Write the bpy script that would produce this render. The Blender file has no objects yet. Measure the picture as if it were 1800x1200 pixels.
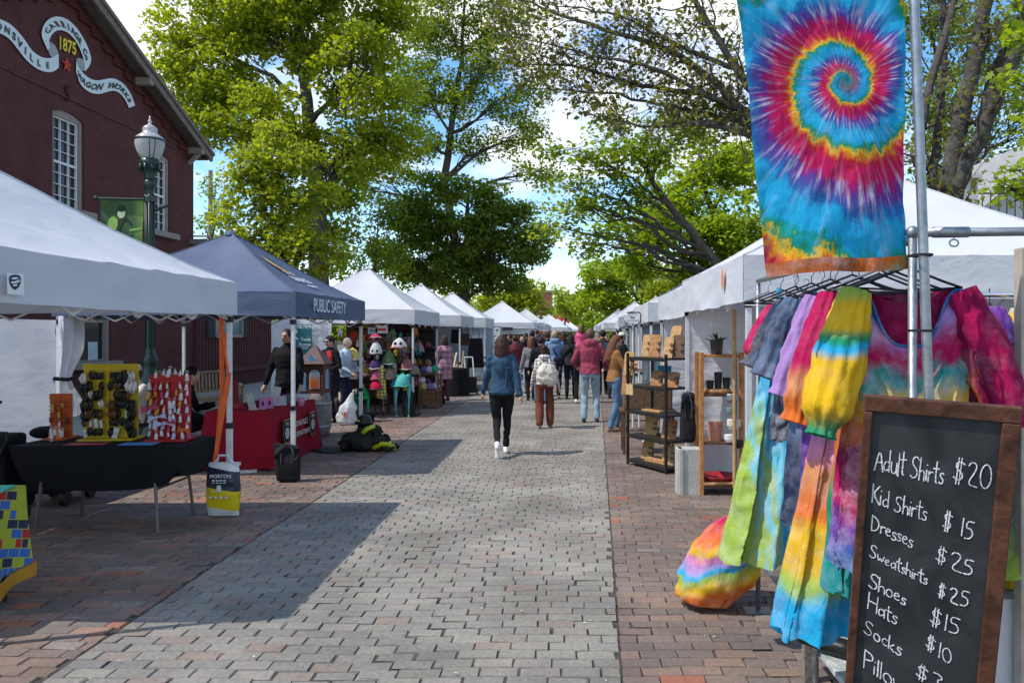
import bpy, bmesh, math, random
import numpy as np
from mathutils import Vector, Matrix, noise as mnoise
R = math.radians
rng = np.random.default_rng(7); random.seed(7)
scene = bpy.context.scene
COL = scene.collection
# ------------------------------------------------------------------ camera (eye 1.75 m, looking down the street, +Y)
F = 1350.0; HZ = 585.0; VPX = 1000.0; EYE = 1.75      # photo pixels: focal length, horizon row, street vanishing column
cam_d = bpy.data.cameras.new('camera'); cam = bpy.data.objects.new('camera', cam_d); COL.objects.link(cam)
cam_d.sensor_width = 36; cam_d.lens = 27.0; cam_d.clip_start = .05; cam_d.clip_end = 2000
cam_d.shift_x = -100/1800; cam_d.shift_y = -15/1800
cam.location = (0, 0, EYE); cam.rotation_euler = (R(90), 0, 0)
scene.camera = cam
# ------------------------------------------------------------------ world: sky with clouds
SUN_EL = R(55); SUN_AZ = math.atan2(-.951, -.309)      # compass angle of the sun from +Y towards +X
w = bpy.data.worlds.new('World'); scene.world = w; w.use_nodes = True
nt = w.node_tree; nt.nodes.clear()
def N(nt, t, **kw):
    n = nt.nodes.new(t)
    for k, v in kw.items():
        if k.startswith('i_'): n.inputs[k[2:].replace('_', ' ')].default_value = v
        else: setattr(n, k, v)
    return n
def L(nt, a, b): nt.links.new(a, b)
sky = N(nt, 'ShaderNodeTexSky', sky_type='NISHITA', sun_disc=False, sun_elevation=SUN_EL, sun_rotation=SUN_AZ, air_density=1.0, dust_density=.25, ozone_density=1.0)
tc = N(nt, 'ShaderNodeTexCoord'); sp = N(nt, 'ShaderNodeSeparateXYZ'); L(nt, tc.outputs['Generated'], sp.inputs[0])
zz = N(nt, 'ShaderNodeMath', operation='ADD'); L(nt, sp.outputs[2], zz.inputs[0]); zz.inputs[1].default_value = .22
dv = N(nt, 'ShaderNodeVectorMath', operation='DIVIDE'); L(nt, tc.outputs['Generated'], dv.inputs[0]); L(nt, zz.outputs[0], dv.inputs[1])
n1 = N(nt, 'ShaderNodeTexNoise', i_Scale=1.35, i_Detail=9.0, i_Roughness=.56); n1.inputs['Distortion'].default_value = .25
mp = N(nt, 'ShaderNodeMapping'); mp.inputs['Location'].default_value = (3.5, 1.3, .4); L(nt, dv.outputs[0], mp.inputs[0]); L(nt, mp.outputs[0], n1.inputs['Vector'])
cr = N(nt, 'ShaderNodeValToRGB'); cr.color_ramp.elements[0].position = .49; cr.color_ramp.elements[1].position = .6; L(nt, n1.outputs[0], cr.inputs[0])
n2 = N(nt, 'ShaderNodeTexNoise', i_Scale=2.6, i_Detail=6.0); L(nt, mp.outputs[0], n2.inputs['Vector'])
cc = N(nt, 'ShaderNodeValToRGB'); cc.color_ramp.elements[0].position = .35; cc.color_ramp.elements[0].color = (5.0, 5.3, 5.8, 1); cc.color_ramp.elements[1].position = .6; cc.color_ramp.elements[1].color = (7.2, 7.2, 7.2, 1)
L(nt, n2.outputs[0], cc.inputs[0])
mx = N(nt, 'ShaderNodeMix', data_type='RGBA'); L(nt, cr.outputs[0], mx.inputs[0]); hs = N(nt, 'ShaderNodeHueSaturation'); hs.inputs['Saturation'].default_value = 1.3; hs.inputs['Value'].default_value = 1.35; L(nt, sky.outputs[0], hs.inputs['Color']); L(nt, hs.outputs[0], mx.inputs[6]); L(nt, cc.outputs[0], mx.inputs[7])
bg = N(nt, 'ShaderNodeBackground'); bg.inputs[1].default_value = .15; L(nt, mx.outputs[2], bg.inputs[0])
wo = N(nt, 'ShaderNodeOutputWorld'); L(nt, bg.outputs[0], wo.inputs[0])
# ------------------------------------------------------------------ sun
sd = bpy.data.lights.new('sun', 'SUN'); sd.energy = 3.5; sd.angle = R(.5); sd.color = (1, .95, .87)
sun = bpy.data.objects.new('sun', sd); COL.objects.link(sun)
sdir = Vector((-.951*math.cos(SUN_EL), -.309*math.cos(SUN_EL), math.sin(SUN_EL)))
sun.rotation_euler = sdir.to_track_quat('Z', 'Y').to_euler(); sun.location = (-20, -8, 30)
scene.view_settings.view_transform = 'Standard'; scene.view_settings.look = 'None'
scene.view_settings.exposure = 0.34; scene.view_settings.gamma = 1
scene.render.engine = 'CYCLES'
scene.cycles.max_bounces = 8; scene.cycles.transparent_max_bounces = 8
try: scene.cycles.use_denoising = True
except Exception: pass
# ------------------------------------------------------------------ pixel -> world helpers (photo pixels, 1800 x 1200)
def P(px, py, Y): return Vector(((px-VPX)*Y/F, Y, EYE+(HZ-py)*Y/F))
def G(px, py, z=0.0):
    Y = F*(EYE-z)/(py-HZ); return Vector(((px-VPX)*Y/F, Y, z))
# ------------------------------------------------------------------ materials
MATS = {}
def mat(name, col, rough=.65, var=.12, vscale=6, bump=0., bscale=40, metal=0., trans=0., spec=.3, coord='Object', emit=None, detail=4):
    if name in MATS: return MATS[name]
    m = bpy.data.materials.new(name); m.use_nodes = True; t = m.node_tree; b = t.nodes['Principled BSDF']; o = t.nodes['Material Output']
    b.inputs['Roughness'].default_value = rough; b.inputs['Metallic'].default_value = metal; b.inputs['Specular IOR Level'].default_value = spec
    c4 = (*col, 1)
    co = N(t, 'ShaderNodeTexCoord')
    ns = N(t, 'ShaderNodeTexNoise', i_Scale=vscale, i_Detail=detail); L(t, co.outputs[coord], ns.inputs['Vector'])
    r = N(t, 'ShaderNodeValToRGB'); e = r.color_ramp.elements
    e[0].position = .3; e[1].position = .7
    e[0].color = (*[c*(1-var) for c in col], 1); e[1].color = (*[min(1, c*(1+var)) for c in col], 1)
    L(t, ns.outputs[0], r.inputs[0]); L(t, r.outputs[0], b.inputs['Base Color'])
    if bump:
        n2 = N(t, 'ShaderNodeTexNoise', i_Scale=bscale, i_Detail=5.0); L(t, co.outputs[coord], n2.inputs['Vector'])
        bp = N(t, 'ShaderNodeBump'); bp.inputs['Strength'].default_value = bump; bp.inputs['Distance'].default_value = .02
        L(t, n2.outputs[0], bp.inputs['Height']); L(t, bp.outputs[0], b.inputs['Normal'])
    if trans:
        tr = N(t, 'ShaderNodeBsdfTranslucent'); L(t, r.outputs[0], tr.inputs[0])
        ms = N(t, 'ShaderNodeMixShader'); ms.inputs[0].default_value = trans
        L(t, b.outputs[0], ms.inputs[1]); L(t, tr.outputs[0], ms.inputs[2]); L(t, ms.outputs[0], o.inputs[0])
    MATS[name] = m; return m
def fabric(name, col, **k):
    k.setdefault('rough', .85); k.setdefault('bump', .35); k.setdefault('bscale', 18); k.setdefault('spec', .12); k.setdefault('var', .1)
    return mat(name, col, **k)
def leafmat(name, c0, c1, trans=.5):
    m = bpy.data.materials.new(name); m.use_nodes = True; t = m.node_tree; b = t.nodes['Principled BSDF']; o = t.nodes['Material Output']
    b.inputs['Roughness'].default_value = .5; b.inputs['Specular IOR Level'].default_value = .25
    ge = N(t, 'ShaderNodeNewGeometry'); r = N(t, 'ShaderNodeValToRGB')
    r.color_ramp.elements[0].color = (*c0, 1); r.color_ramp.elements[1].color = (*c1, 1)
    co = N(t, 'ShaderNodeTexCoord'); ns = N(t, 'ShaderNodeTexNoise', i_Scale=.55, i_Detail=2.0); L(t, co.outputs['Object'], ns.inputs['Vector'])
    a = N(t, 'ShaderNodeMath', operation='MULTIPLY_ADD'); L(t, ge.outputs['Random Per Island'], a.inputs[0]); a.inputs[1].default_value = .55
    s = N(t, 'ShaderNodeMath', operation='MULTIPLY_ADD'); L(t, ns.outputs[0], s.inputs[0]); s.inputs[1].default_value = 1.4; s.inputs[2].default_value = -.48
    L(t, s.outputs[0], a.inputs[2]); L(t, a.outputs[0], r.inputs[0]); L(t, r.outputs[0], b.inputs['Base Color'])
    tr = N(t, 'ShaderNodeBsdfTranslucent'); mm = N(t, 'ShaderNodeMix', data_type='RGBA', blend_type='MULTIPLY'); mm.inputs[0].default_value = 1
    mm.inputs[7].default_value = (1.9, 1.8, .6, 1); L(t, r.outputs[0], mm.inputs[6]); L(t, mm.outputs[2], tr.inputs[0])
    ms = N(t, 'ShaderNodeMixShader'); ms.inputs[0].default_value = trans
    L(t, b.outputs[0], ms.inputs[1]); L(t, tr.outputs[0], ms.inputs[2]); L(t, ms.outputs[0], o.inputs[0])
    return m
# ------------------------------------------------------------------ object helpers
def tag(o, label, cat, group=None, kind=None):
    if label: o['label'] = label
    if cat: o['category'] = cat
    if group: o['group'] = group
    if kind: o['kind'] = kind
    return o
def thing(name, label, cat, loc=(0, 0, 0), rz=0, group=None, scale=1.0):
    o = bpy.data.objects.new(name, None); COL.objects.link(o); o.empty_display_size = .1
    o.location = loc; o.rotation_euler = (0, 0, rz); o.scale = (scale,)*3
    return tag(o, label, cat, group)
def base_of(o):
    v = Vector((0, 0, 0))
    while o is not None: v = v+o.location; o = o.parent
    return v
def dup(o, loc=None, label=None, rz=None, group=None, parent=None, cat=None):
    c = o.copy(); COL.objects.link(c)
    if loc is not None: c.location = loc
    if rz is not None: c.rotation_euler = (0, 0, rz)
    if label: c['label'] = label
    if group: c['group'] = group
    if parent: c.parent = parent
    for ch in o.children: dup(ch, parent=c)
    return c
class MB:
    """collects shapes; build() links them as one mesh object"""
    def __init__(s): s.v = []; s.f = []; s.m = []; s.mi = 0
    def add(s, vs, fs, M=None):
        b = len(s.v)
        if M is not None: vs = [M @ Vector(v) for v in vs]
        s.v += [tuple(v) for v in vs]; s.f += [tuple(b+i for i in f) for f in fs]; s.m += [s.mi]*len(fs); return s
    def box(s, c, d, M=None, rz=0, taper=1.0):
        x, y, z = d[0]/2, d[1]/2, d[2]/2; c = Vector(c); q = Matrix.Rotation(rz, 3, 'Z')
        vs = [c+q@Vector((sx*x*(taper if sz > 0 else 1), sy*y*(taper if sz > 0 else 1), sz*z)) for sz in (-1, 1) for sx, sy in ((-1, -1), (1, -1), (1, 1), (-1, 1))]
        return s.add(vs, [(3, 2, 1, 0), (4, 5, 6, 7), (0, 1, 5, 4), (1, 2, 6, 5), (2, 3, 7, 6), (3, 0, 4, 7)], M)
    def bar(s, a, b, wx, wy=None, up=(0, 0, 1)):
        """square bar from a to b"""
        a, b = Vector(a), Vector(b); wy = wy or wx; d = (b-a).normalized(); up = Vector(up)
        if abs(d.dot(up)) > .98: up = Vector((0, 1, 0))
        x = d.cross(up).normalized()*wx/2; y = x.cross(d).normalized()*wy/2
        vs = [a-x-y, a+x-y, a+x+y, a-x+y, b-x-y, b+x-y, b+x+y, b-x+y]
        return s.add(vs, [(3, 2, 1, 0), (4, 5, 6, 7), (0, 1, 5, 4), (1, 2, 6, 5), (2, 3, 7, 6), (3, 0, 4, 7)])
    def tube(s, pts, rad, n=8, sq=1.0, side=None, cap=True, M=None):
        """round tube along pts; rad scalar or list; sq: depth/width squash with the width along side"""
        pts = [Vector(p) for p in pts]; k = len(pts)
        rad = [rad]*k if not hasattr(rad, '__len__') else list(rad); sqs = [sq]*k if not hasattr(sq, '__len__') else list(sq)
        vs = []; sx = Vector(side) if side else None
        for i, p in enumerate(pts):
            d = (pts[min(i+1, k-1)]-pts[max(i-1, 0)])
            d = d.normalized() if d.length > 1e-9 else Vector((0, 0, 1))
            if sx is None:
                sx = Vector((1, 0, 0)) if abs(d.x) < .9 else Vector((0, 1, 0))
            x = (sx-d*sx.dot(d))
            x = x.normalized() if x.length > 1e-6 else d.orthogonal().normalized()
            if side is None: sx = x
            y = d.cross(x)
            for j in range(n):
                a = 2*math.pi*j/n
                vs.append(p+x*math.cos(a)*rad[i]+y*math.sin(a)*rad[i]*sqs[i])
        fs = [(i*n+j, i*n+(j+1) % n, (i+1)*n+(j+1) % n, (i+1)*n+j) for i in range(k-1) for j in range(n)]
        if cap: fs += [tuple(reversed(range(n))), tuple((k-1)*n+j for j in range(n))]
        return s.add(vs, fs, M)
    def lathe(s, prof, c=(0, 0, 0), n=16, M=None, sy=1.0):
        c = Vector(c); vs = []; k = len(prof)
        for r, z in prof:
            for j in range(n):
                a = 2*math.pi*j/n; vs.append(c+Vector((r*math.cos(a), r*sy*math.sin(a), z)))
        fs = [(i*n+j, i*n+(j+1) % n, (i+1)*n+(j+1) % n, (i+1)*n+j) for i in range(k-1) for j in range(n)]
        fs += [tuple(reversed(range(n))), tuple((k-1)*n+j for j in range(n))]
        return s.add(vs, fs, M)
    def ball(s, c, r, n=12, M=None):
        rr = r if hasattr(r, '__len__') else (r, r, r); k = max(6, n*2//3); c = Vector(c); vs = []
        for i in range(k+1):
            t = math.pi*i/k
            for j in range(n):
                a = 2*math.pi*j/n; sn = max(math.sin(t), .02)
                vs.append(c+Vector((rr[0]*sn*math.cos(a), rr[1]*sn*math.sin(a), -rr[2]*math.cos(t))))
        fs = [(i*n+j, i*n+(j+1) % n, (i+1)*n+(j+1) % n, (i+1)*n+j) for i in range(k) for j in range(n)]
        fs += [tuple(reversed(range(n))), tuple(k*n+j for j in range(n))]
        return s.add(vs, fs, M)
    def grid(s, fn, nu, nv, flip=False):
        vs = [fn(i/nu, j/nv) for j in range(nv+1) for i in range(nu+1)]
        q = nu+1
        fs = [(j*q+i, j*q+i+1, (j+1)*q+i+1, (j+1)*q+i) for j in range(nv) for i in range(nu)]
        if flip: fs = [tuple(reversed(f)) for f in fs]
        return s.add(vs, fs)
    def poly(s, pts, th, nrm):
        """flat outline given thickness th along nrm"""
        n = len(pts); nv = Vector(nrm).normalized()*th; pts = [Vector(p) for p in pts]
        return s.add(pts+[p+nv for p in pts], [tuple(reversed(range(n))), tuple(range(n, 2*n))]+[(i, (i+1) % n, n+(i+1) % n, n+i) for i in range(n)])
    def build(s, name, m, parent=None, smooth=False, local=False, bevel=0., label=None, auto=None):
        v = np.array(s.v, dtype=np.float64).reshape(-1, 3); loc = None
        if parent is not None:
            if not local: v = v-np.array(base_of(parent))
        elif not local:
            lo, hi = v.min(0), v.max(0); loc = np.array([(lo[0]+hi[0])/2, (lo[1]+hi[1])/2, lo[2]]); v = v-loc
        me = bpy.data.meshes.new(name); me.from_pydata(v.tolist(), [], s.f)
        for mm in (m if isinstance(m, (list, tuple)) else [m]): me.materials.append(mm)
        if isinstance(m, (list, tuple)): me.polygons.foreach_set('material_index', s.m)
        if smooth: me.polygons.foreach_set('use_smooth', [True]*len(me.polygons))
        me.validate(); me.update()
        o = bpy.data.objects.new(name, me); COL.objects.link(o)
        if loc is not None: o.location = loc
        if parent is not None: o.parent = parent
        if bevel:
            bv = o.modifiers.new('bevel', 'BEVEL'); bv.width = bevel; bv.segments = 2; bv.limit_method = 'ANGLE'
        if label: o['label'] = label
        return o
def fbm(x, y, z, s=1.0, o=3): return mnoise.fractal(Vector((x*s, y*s, z*s)), 1.0, 2.0, o)
def remeshed(mb, name, m, parent, voxel=.014, smooth=5, local=True):
    """unite everything in mb into one continuous surface"""
    o = mb.build('tmp', m, None, local=True)
    r = o.modifiers.new('r', 'REMESH'); r.mode = 'VOXEL'; r.voxel_size = voxel
    if smooth:
        q = o.modifiers.new('s', 'SMOOTH'); q.factor = .5; q.iterations = smooth
    dg = bpy.context.evaluated_depsgraph_get()
    me = bpy.data.meshes.new_from_object(o.evaluated_get(dg)); me.name = name
    me.polygons.foreach_set('use_smooth', [True]*len(me.polygons)); me.materials.clear(); me.materials.append(m)
    old = o.data; bpy.data.objects.remove(o); bpy.data.meshes.remove(old)
    o = bpy.data.objects.new(name, me); COL.objects.link(o)
    if parent is not None: o.parent = parent
    return o
TXT = {}
def text_geo(body, extrude=.0, bold=0.):
    k = (body, extrude, bold)
    if k in TXT: return TXT[k]
    cu = bpy.data.curves.new('txt', 'FONT'); cu.body = body; cu.size = 1; cu.extrude = extrude; cu.offset = bold; cu.resolution_u = 4
    cu.align_x = 'CENTER'
    o = bpy.data.objects.new('txt', cu); COL.objects.link(o)
    dg = bpy.context.evaluated_depsgraph_get(); me = bpy.data.meshes.new_from_object(o.evaluated_get(dg))
    r = ([tuple(v.co) for v in me.vertices], [tuple(p.vertices) for p in me.polygons])
    bpy.data.objects.remove(o); bpy.data.curves.remove(cu); bpy.data.meshes.remove(me)
    TXT[k] = r; return r
def put_text(mb, body, origin, ux, uy, size, sx=1.0, bold=0., mono=False):
    """text centred on origin, ux/uy: directions of writing and of letter height"""
    vs, fs = text_geo(body, 0, bold); o = Vector(origin); ux = Vector(ux); uy = Vector(uy)
    mb.add([o+ux*(v[0]*size*sx)+uy*(v[1]*size) for v in vs], fs)
# ================================================================== GROUND
def attr_mat(name, rough=.8, bump=.3, bscale=55, mottle=.3):
    m = bpy.data.materials.new(name); m.use_nodes = True; t = m.node_tree; b = t.nodes['Principled BSDF']
    b.inputs['Roughness'].default_value = rough; b.inputs['Specular IOR Level'].default_value = .25
    a = N(t, 'ShaderNodeAttribute', attribute_name='tint'); co = N(t, 'ShaderNodeTexCoord')
    n = N(t, 'ShaderNodeTexNoise', i_Scale=38.0, i_Detail=7.0, i_Roughness=.65); L(t, co.outputs['Object'], n.inputs['Vector'])
    n0 = N(t, 'ShaderNodeTexNoise', i_Scale=1.1, i_Detail=5.0); L(t, co.outputs['Object'], n0.inputs['Vector'])
    r = N(t, 'ShaderNodeMapRange'); r.inputs[1].default_value = .25; r.inputs[2].default_value = .75; r.inputs[3].default_value = 1-mottle; r.inputs[4].default_value = 1+mottle
    L(t, n.outputs[0], r.inputs[0])
    r0 = N(t, 'ShaderNodeMapRange'); r0.inputs[1].default_value = .32; r0.inputs[2].default_value = .62; r0.inputs[3].default_value = .72; r0.inputs[4].default_value = 1.14
    L(t, n0.outputs[0], r0.inputs[0])
    mu = N(t, 'ShaderNodeMath', operation='MULTIPLY'); L(t, r.outputs[0], mu.inputs[0]); L(t, r0.outputs[0], mu.inputs[1])
    mx = N(t, 'ShaderNodeVectorMath', operation='SCALE'); L(t, a.outputs['Color'], mx.inputs[0]); L(t, mu.outputs[0], mx.inputs['Scale'])
    L(t, mx.outputs[0], b.inputs['Base Color'])
    n2 = N(t, 'ShaderNodeTexNoise', i_Scale=float(bscale), i_Detail=6.0); L(t, co.outputs['Object'], n2.inputs['Vector'])
    bp = N(t, 'ShaderNodeBump'); bp.inputs['Strength'].default_value = bump; bp.inputs['Distance'].default_value = .006
    L(t, n2.outputs[0], bp.inputs['Height']); L(t, bp.outputs[0], b.inputs['Normal'])
    return m
BRICK = attr_mat('paving_brick')
def brick_field(name, xl, xr, y0, y1, palette, weights, seed, row=.1075, ln=.214, gap=.0055, wav=.02):
    r = np.random.default_rng(seed); rows = int((y1-y0)/row); X0 = []; X1 = []; Y0 = []; Y1 = []
    for i in range(rows):
        y = y0+i*row; a, b = xl(y), xr(y); x = a-ln*(.5 if i % 2 else .02)-r.uniform(0, .02)
        while x < b:
            e = x+ln*(1+r.normal(0, .03))
            p, q = max(x, a), min(e, b)
            if q-p > .045: X0.append(p+gap*(r.uniform(.35, .9)+(r.random() < .12)*r.uniform(0, 1.4))); X1.append(q-gap*(r.uniform(.35, .9)+(r.random() < .2)*r.uniform(0, 1.6))); Y0.append(y+gap*r.uniform(.3, .8)); Y1.append(y+row-gap*r.uniform(.3, .8))
            x = e
    X0, X1, Y0, Y1 = map(np.array, (X0, X1, Y0, Y1)); n = len(X0)
    h = r.normal(0, .0012, n)+.006*np.sin(X0*.9+Y0*.7)*np.sin(Y0*1.1-X0*.4); tx = r.normal(0, .004, n); ty = r.normal(0, .006, n); rot = r.normal(0, .011, n)
    bev = r.uniform(.002, .0055, n)
    cx, cy = (X0+X1)/2, (Y0+Y1)/2; hx, hy = (X1-X0)/2, (Y1-Y0)/2
    cyw = cy+wav*np.sin(cx*2.1+cy*.35)+wav*.8*np.sin(cx*4.7-cy*.9+1.3)
    V = np.zeros((n, 12, 3)); sg = np.array([(-1, -1), (1, -1), (1, 1), (-1, 1)], float)
    for k in range(4):
        for lay, (ins, dz) in enumerate(((0, -.04), (0, -.007), (1, 0.))):
            ox = sg[k, 0]*(hx-ins*bev); oy = sg[k, 1]*(hy-ins*bev)
            jx = r.normal(0, .0014, n); ch = np.where(r.random(n) < .05, r.uniform(.3, 1, n)*.022, 0)*(lay > 0)
            V[:, lay*4+k, 0] = cx+ox-oy*rot+jx-sg[k, 0]*ch; V[:, lay*4+k, 1] = cyw+oy+ox*rot-sg[k, 1]*ch*.6
            V[:, lay*4+k, 2] = h+dz+(ox*tx+oy*ty)*(1 if lay else 0)
    F0 = [(8, 9, 10, 11)]+[(a, (a+1) % 4, 4+(a+1) % 4, 4+a) for a in range(4)]+[(4+a, 4+(a+1) % 4, 8+(a+1) % 4, 8+a) for a in range(4)]
    Fa = (np.array(F0)[None]+(np.arange(n)*12)[:, None, None]).reshape(-1, 4)
    me = bpy.data.meshes.new(name); me.vertices.add(n*12); me.vertices.foreach_set('co', V.reshape(-1))
    me.loops.add(len(Fa)*4); me.loops.foreach_set('vertex_index', Fa.reshape(-1).astype(np.int32))
    me.polygons.add(len(Fa)); me.polygons.foreach_set('loop_start', np.arange(len(Fa), dtype=np.int32)*4)
    me.polygons.foreach_set('use_smooth', np.zeros(len(Fa), dtype=bool)); me.update(calc_edges=True)
    pal = np.array(palette); idx = r.choice(len(pal), n, p=np.array(weights)/sum(weights))
    # neighbouring bricks came off the same pallet: patchy mixes
    c = pal[idx]*r.uniform(.94, 1.06, (n, 1))*r.normal(1, .013, (n, 3)); col = np.ones((n, 12, 4)); col[:, :, :3] = c[:, None, :]
    at = me.attributes.new('tint', 'FLOAT_COLOR', 'POINT'); at.data.foreach_set('color', col.reshape(-1))
    me.materials.append(BRICK); o = bpy.data.objects.new(name, me); COL.objects.link(o); return tag(o, None, None, kind='structure')
SL = lambda y: -2.66+.012*math.sin(y*.8)
SR = lambda y: .27+(y-3.84)*.036
brick_field('brick_street', lambda y: SL(y)+.005, lambda y: SR(y)-.003, 2.3, 27, [(.235, .215, .185), (.222, .205, .178), (.255, .233, .2), (.243, .2, .166), (.205, .19, .17), (.255, .2, .166)], [8, 8, 4, 1.4, 3, .6], 3)
brick_field('brick_pavement_left', lambda y: -7.4, lambda y: SL(y)-.005, 2.3, 19, [(.21, .145, .115), (.18, .137, .115), (.25, .155, .12), (.29, .13, .085), (.16, .133, .117), (.225, .185, .155)], [7, 7, 4, .6, 4, 2], 4)
brick_field('brick_pavement_right', lambda y: SR(y)+.003, lambda y: 4.6, 2.3, 19, [(.185, .136, .11), (.165, .126, .105), (.215, .148, .115), (.3, .115, .07), (.145, .12, .105), (.2, .16, .135)], [8, 8, 4, .35, 3, 2], 5)
def texbrick(name, c1, c2, mortar):
    m = bpy.data.materials.new(name); m.use_nodes = True; t = m.node_tree; b = t.nodes['Principled BSDF']; b.inputs['Roughness'].default_value = .85
    co = N(t, 'ShaderNodeTexCoord'); br = N(t, 'ShaderNodeTexBrick'); br.inputs['Scale'].default_value = 1; br.inputs['Brick Width'].default_value = .208; br.inputs['Row Height'].default_value = .1075
    br.inputs['Mortar Size'].default_value = .006; br.inputs['Color1'].default_value = (*c1, 1); br.inputs['Color2'].default_value = (*c2, 1); br.inputs['Mortar'].default_value = (*mortar, 1)
    L(t, co.outputs['Object'], br.inputs['Vector']); L(t, br.outputs[0], b.inputs['Base Color']); return m
SAND = mat('joint_sand', (.07, .06, .05), rough=.95, vscale=20, var=.4, bump=.5)
def sheet(name, pts, z, m):
    mb = MB(); mb.add([(x, y, z) for x, y in pts], [tuple(range(len(pts)))]); o = mb.build(name, m, None, local=True); return tag(o, None, None, kind='structure')
sheet('ground', [(-700, -100), (700, -100), (700, 900), (-700, 900)], -.06, mat('ground_far', (.12, .115, .1), vscale=.2, var=.3))
sheet('joint_bed', [(-7.4, 2), (4.6, 2), (4.6, 27.2), (-7.4, 27.2)], -.012, SAND)
sheet('street_far', [(SL(27), 27.1), (SR(27), 27.1), (5, 140), (1.5, 140)], -.003, texbrick('street_far', (.24, .23, .21), (.19, .188, .18), (.08, .07, .06)))
PF = texbrick('pavement_far', (.19, .15, .13), (.15, .125, .112), (.07, .055, .05))
sheet('pavement_far_left', [(-7.4, 19.1), (SL(19)-.012, 19.1), (SL(27)-.012, 27.1), (1.4, 140), (-7.4, 140)], -.004, PF)
sheet('pavement_far_right', [(SR(19)+.012, 19.1), (9, 19.1), (14, 140), (5.1, 140), (SR(27)+.012, 27.1)], -.004, PF)
sheet('pavement_side_right', [(4.6, 1.5), (14, 1.5), (14, 30), (9.0, 19.1), (4.6, 19.1)], -.005, PF)
CONC = mat('concrete', (.3, .31, .28), rough=.9, vscale=3, var=.12, bump=.3, bscale=60)
mb = MB(); mb.box((-9.0, 24, .02), (3.18, 40, .16)); tag(mb.build('concrete_walk', CONC, None, local=True), None, None, kind='structure')
# iron grate set into the bricks
mb = MB(); g = G(590, 791); mb.tube([(g.x, g.y, .004), (g.x, g.y, .016)], .3, 24)
for k in range(-5, 6):
    hw = math.sqrt(max(.01, .27**2-(k*.05)**2)); mb.box((g.x+k*.05, g.y, .0185), (.022, 2*hw, .006))
tag(mb.build('manhole_cover', mat('cast_iron', (.03, .03, .032), rough=.5, metal=.6, bump=.3), None, local=True), 'round dark iron drain grate set in the bricks beside the red table', 'drain grate')
# ================================================================== CARRIAGE WORKS BUILDING
WX = -10.5
def WP(px, py, off=0.0):            # photo pixel -> point on the gable wall
    Y = (WX+off)*F/(px-VPX); return Vector((WX+off, Y, EYE+(HZ-py)*Y/F))
def brickwall(name, col, mort, scale=1.0, rough=.75, bump=.35):
    m = bpy.data.materials.new(name); m.use_nodes = True; t = m.node_tree; b = t.nodes['Principled BSDF']; b.inputs['Roughness'].default_value = rough; b.inputs['Specular IOR Level'].default_value = .2
    co = N(t, 'ShaderNodeTexCoord'); sx = N(t, 'ShaderNodeSeparateXYZ'); L(t, co.outputs['Object'], sx.inputs[0])
    ad = N(t, 'ShaderNodeMath', operation='ADD'); L(t, sx.outputs[0], ad.inputs[0]); L(t, sx.outputs[1], ad.inputs[1])
    a9 = N(t, 'ShaderNodeMath', operation='ADD'); L(t, ad.outputs[0], a9.inputs[0]); a9.inputs[1].default_value = 105.0; cb = N(t, 'ShaderNodeCombineXYZ'); L(t, a9.outputs[0], cb.inputs[0]); L(t, sx.outputs[2], cb.inputs[1])
    br = N(t, 'ShaderNodeTexBrick'); br.inputs['Scale'].default_value = scale; br.inputs['Brick Width'].default_value = .21; br.inputs['Row Height'].default_value = .07; br.inputs['Mortar Size'].default_value = .006
    br.inputs['Color1'].default_value = (*[c*1.1 for c in col], 1); br.inputs['Color2'].default_value = (*[c*.88 for c in col], 1); br.inputs['Mortar'].default_value = (*mort, 1)
    L(t, cb.outputs[0], br.inputs['Vector'])
    ns = N(t, 'ShaderNodeTexNoise', i_Scale=1.3, i_Detail=8.0, i_Roughness=.65); L(t, co.outputs['Object'], ns.inputs['Vector'])
    mr = N(t, 'ShaderNodeMapRange'); mr.inputs[1].default_value = .3; mr.inputs[2].default_value = .7; mr.inputs[3].default_value = .78; mr.inputs[4].default_value = 1.18; L(t, ns.outputs[0], mr.inputs[0])
    vm = N(t, 'ShaderNodeVectorMath', operation='SCALE'); L(t, br.outputs[0], vm.inputs[0]); L(t, mr.outputs[0], vm.inputs['Scale']); L(t, vm.outputs[0], b.inputs['Base Color'])
    iv = N(t, 'ShaderNodeMath', operation='MULTIPLY_ADD'); L(t, br.outputs['Fac'], iv.inputs[0]); iv.inputs[1].default_value = -1.0
    n3 = N(t, 'ShaderNodeTexNoise', i_Scale=16.0, i_Detail=6.0); L(t, co.outputs['Object'], n3.inputs['Vector']); L(t, n3.outputs[0], iv.inputs[2])
    bp = N(t, 'ShaderNodeBump'); bp.inputs['Strength'].default_value = bump; bp.inputs['Distance'].default_value = .012; L(t, iv.outputs[0], bp.inputs['Height']); L(t, bp.outputs[0], b.inputs['Normal'])
    return m
RED = brickwall('painted_red_brick', (.105, .034, .03), (.085, .028, .025))
REDP = mat('red_paint', (.095, .024, .022), vscale=5, var=.15, bump=.3)
TRIM = mat('grey_trim', (.3, .25, .215), rough=.7, vscale=9, var=.1); WHITE = mat('white_paint', (.78, .78, .76), rough=.5, var=.04)
SHING = mat('weathered_wood', (.2, .165, .145), rough=.85, vscale=12, var=.25, bump=.4)
def glassmat(name, col=(.015, .02, .022)):
    m = bpy.data.materials.new(name); m.use_nodes = True; b = m.node_tree.nodes['Principled BSDF']
    b.inputs['Base Color'].default_value = (*col, 1); b.inputs['Roughness'].default_value = .12; b.inputs['Specular IOR Level'].default_value = .3; return m
PANE = glassmat('window_glass')
bld = thing('carriage_works_building', 'dark red painted brick gable building with tall white sash windows and a ribbon sign', 'building', (WX, 16, 0))
zt = lambda y: 6.98+.41*(21.5-abs(y-16)-16)
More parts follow.
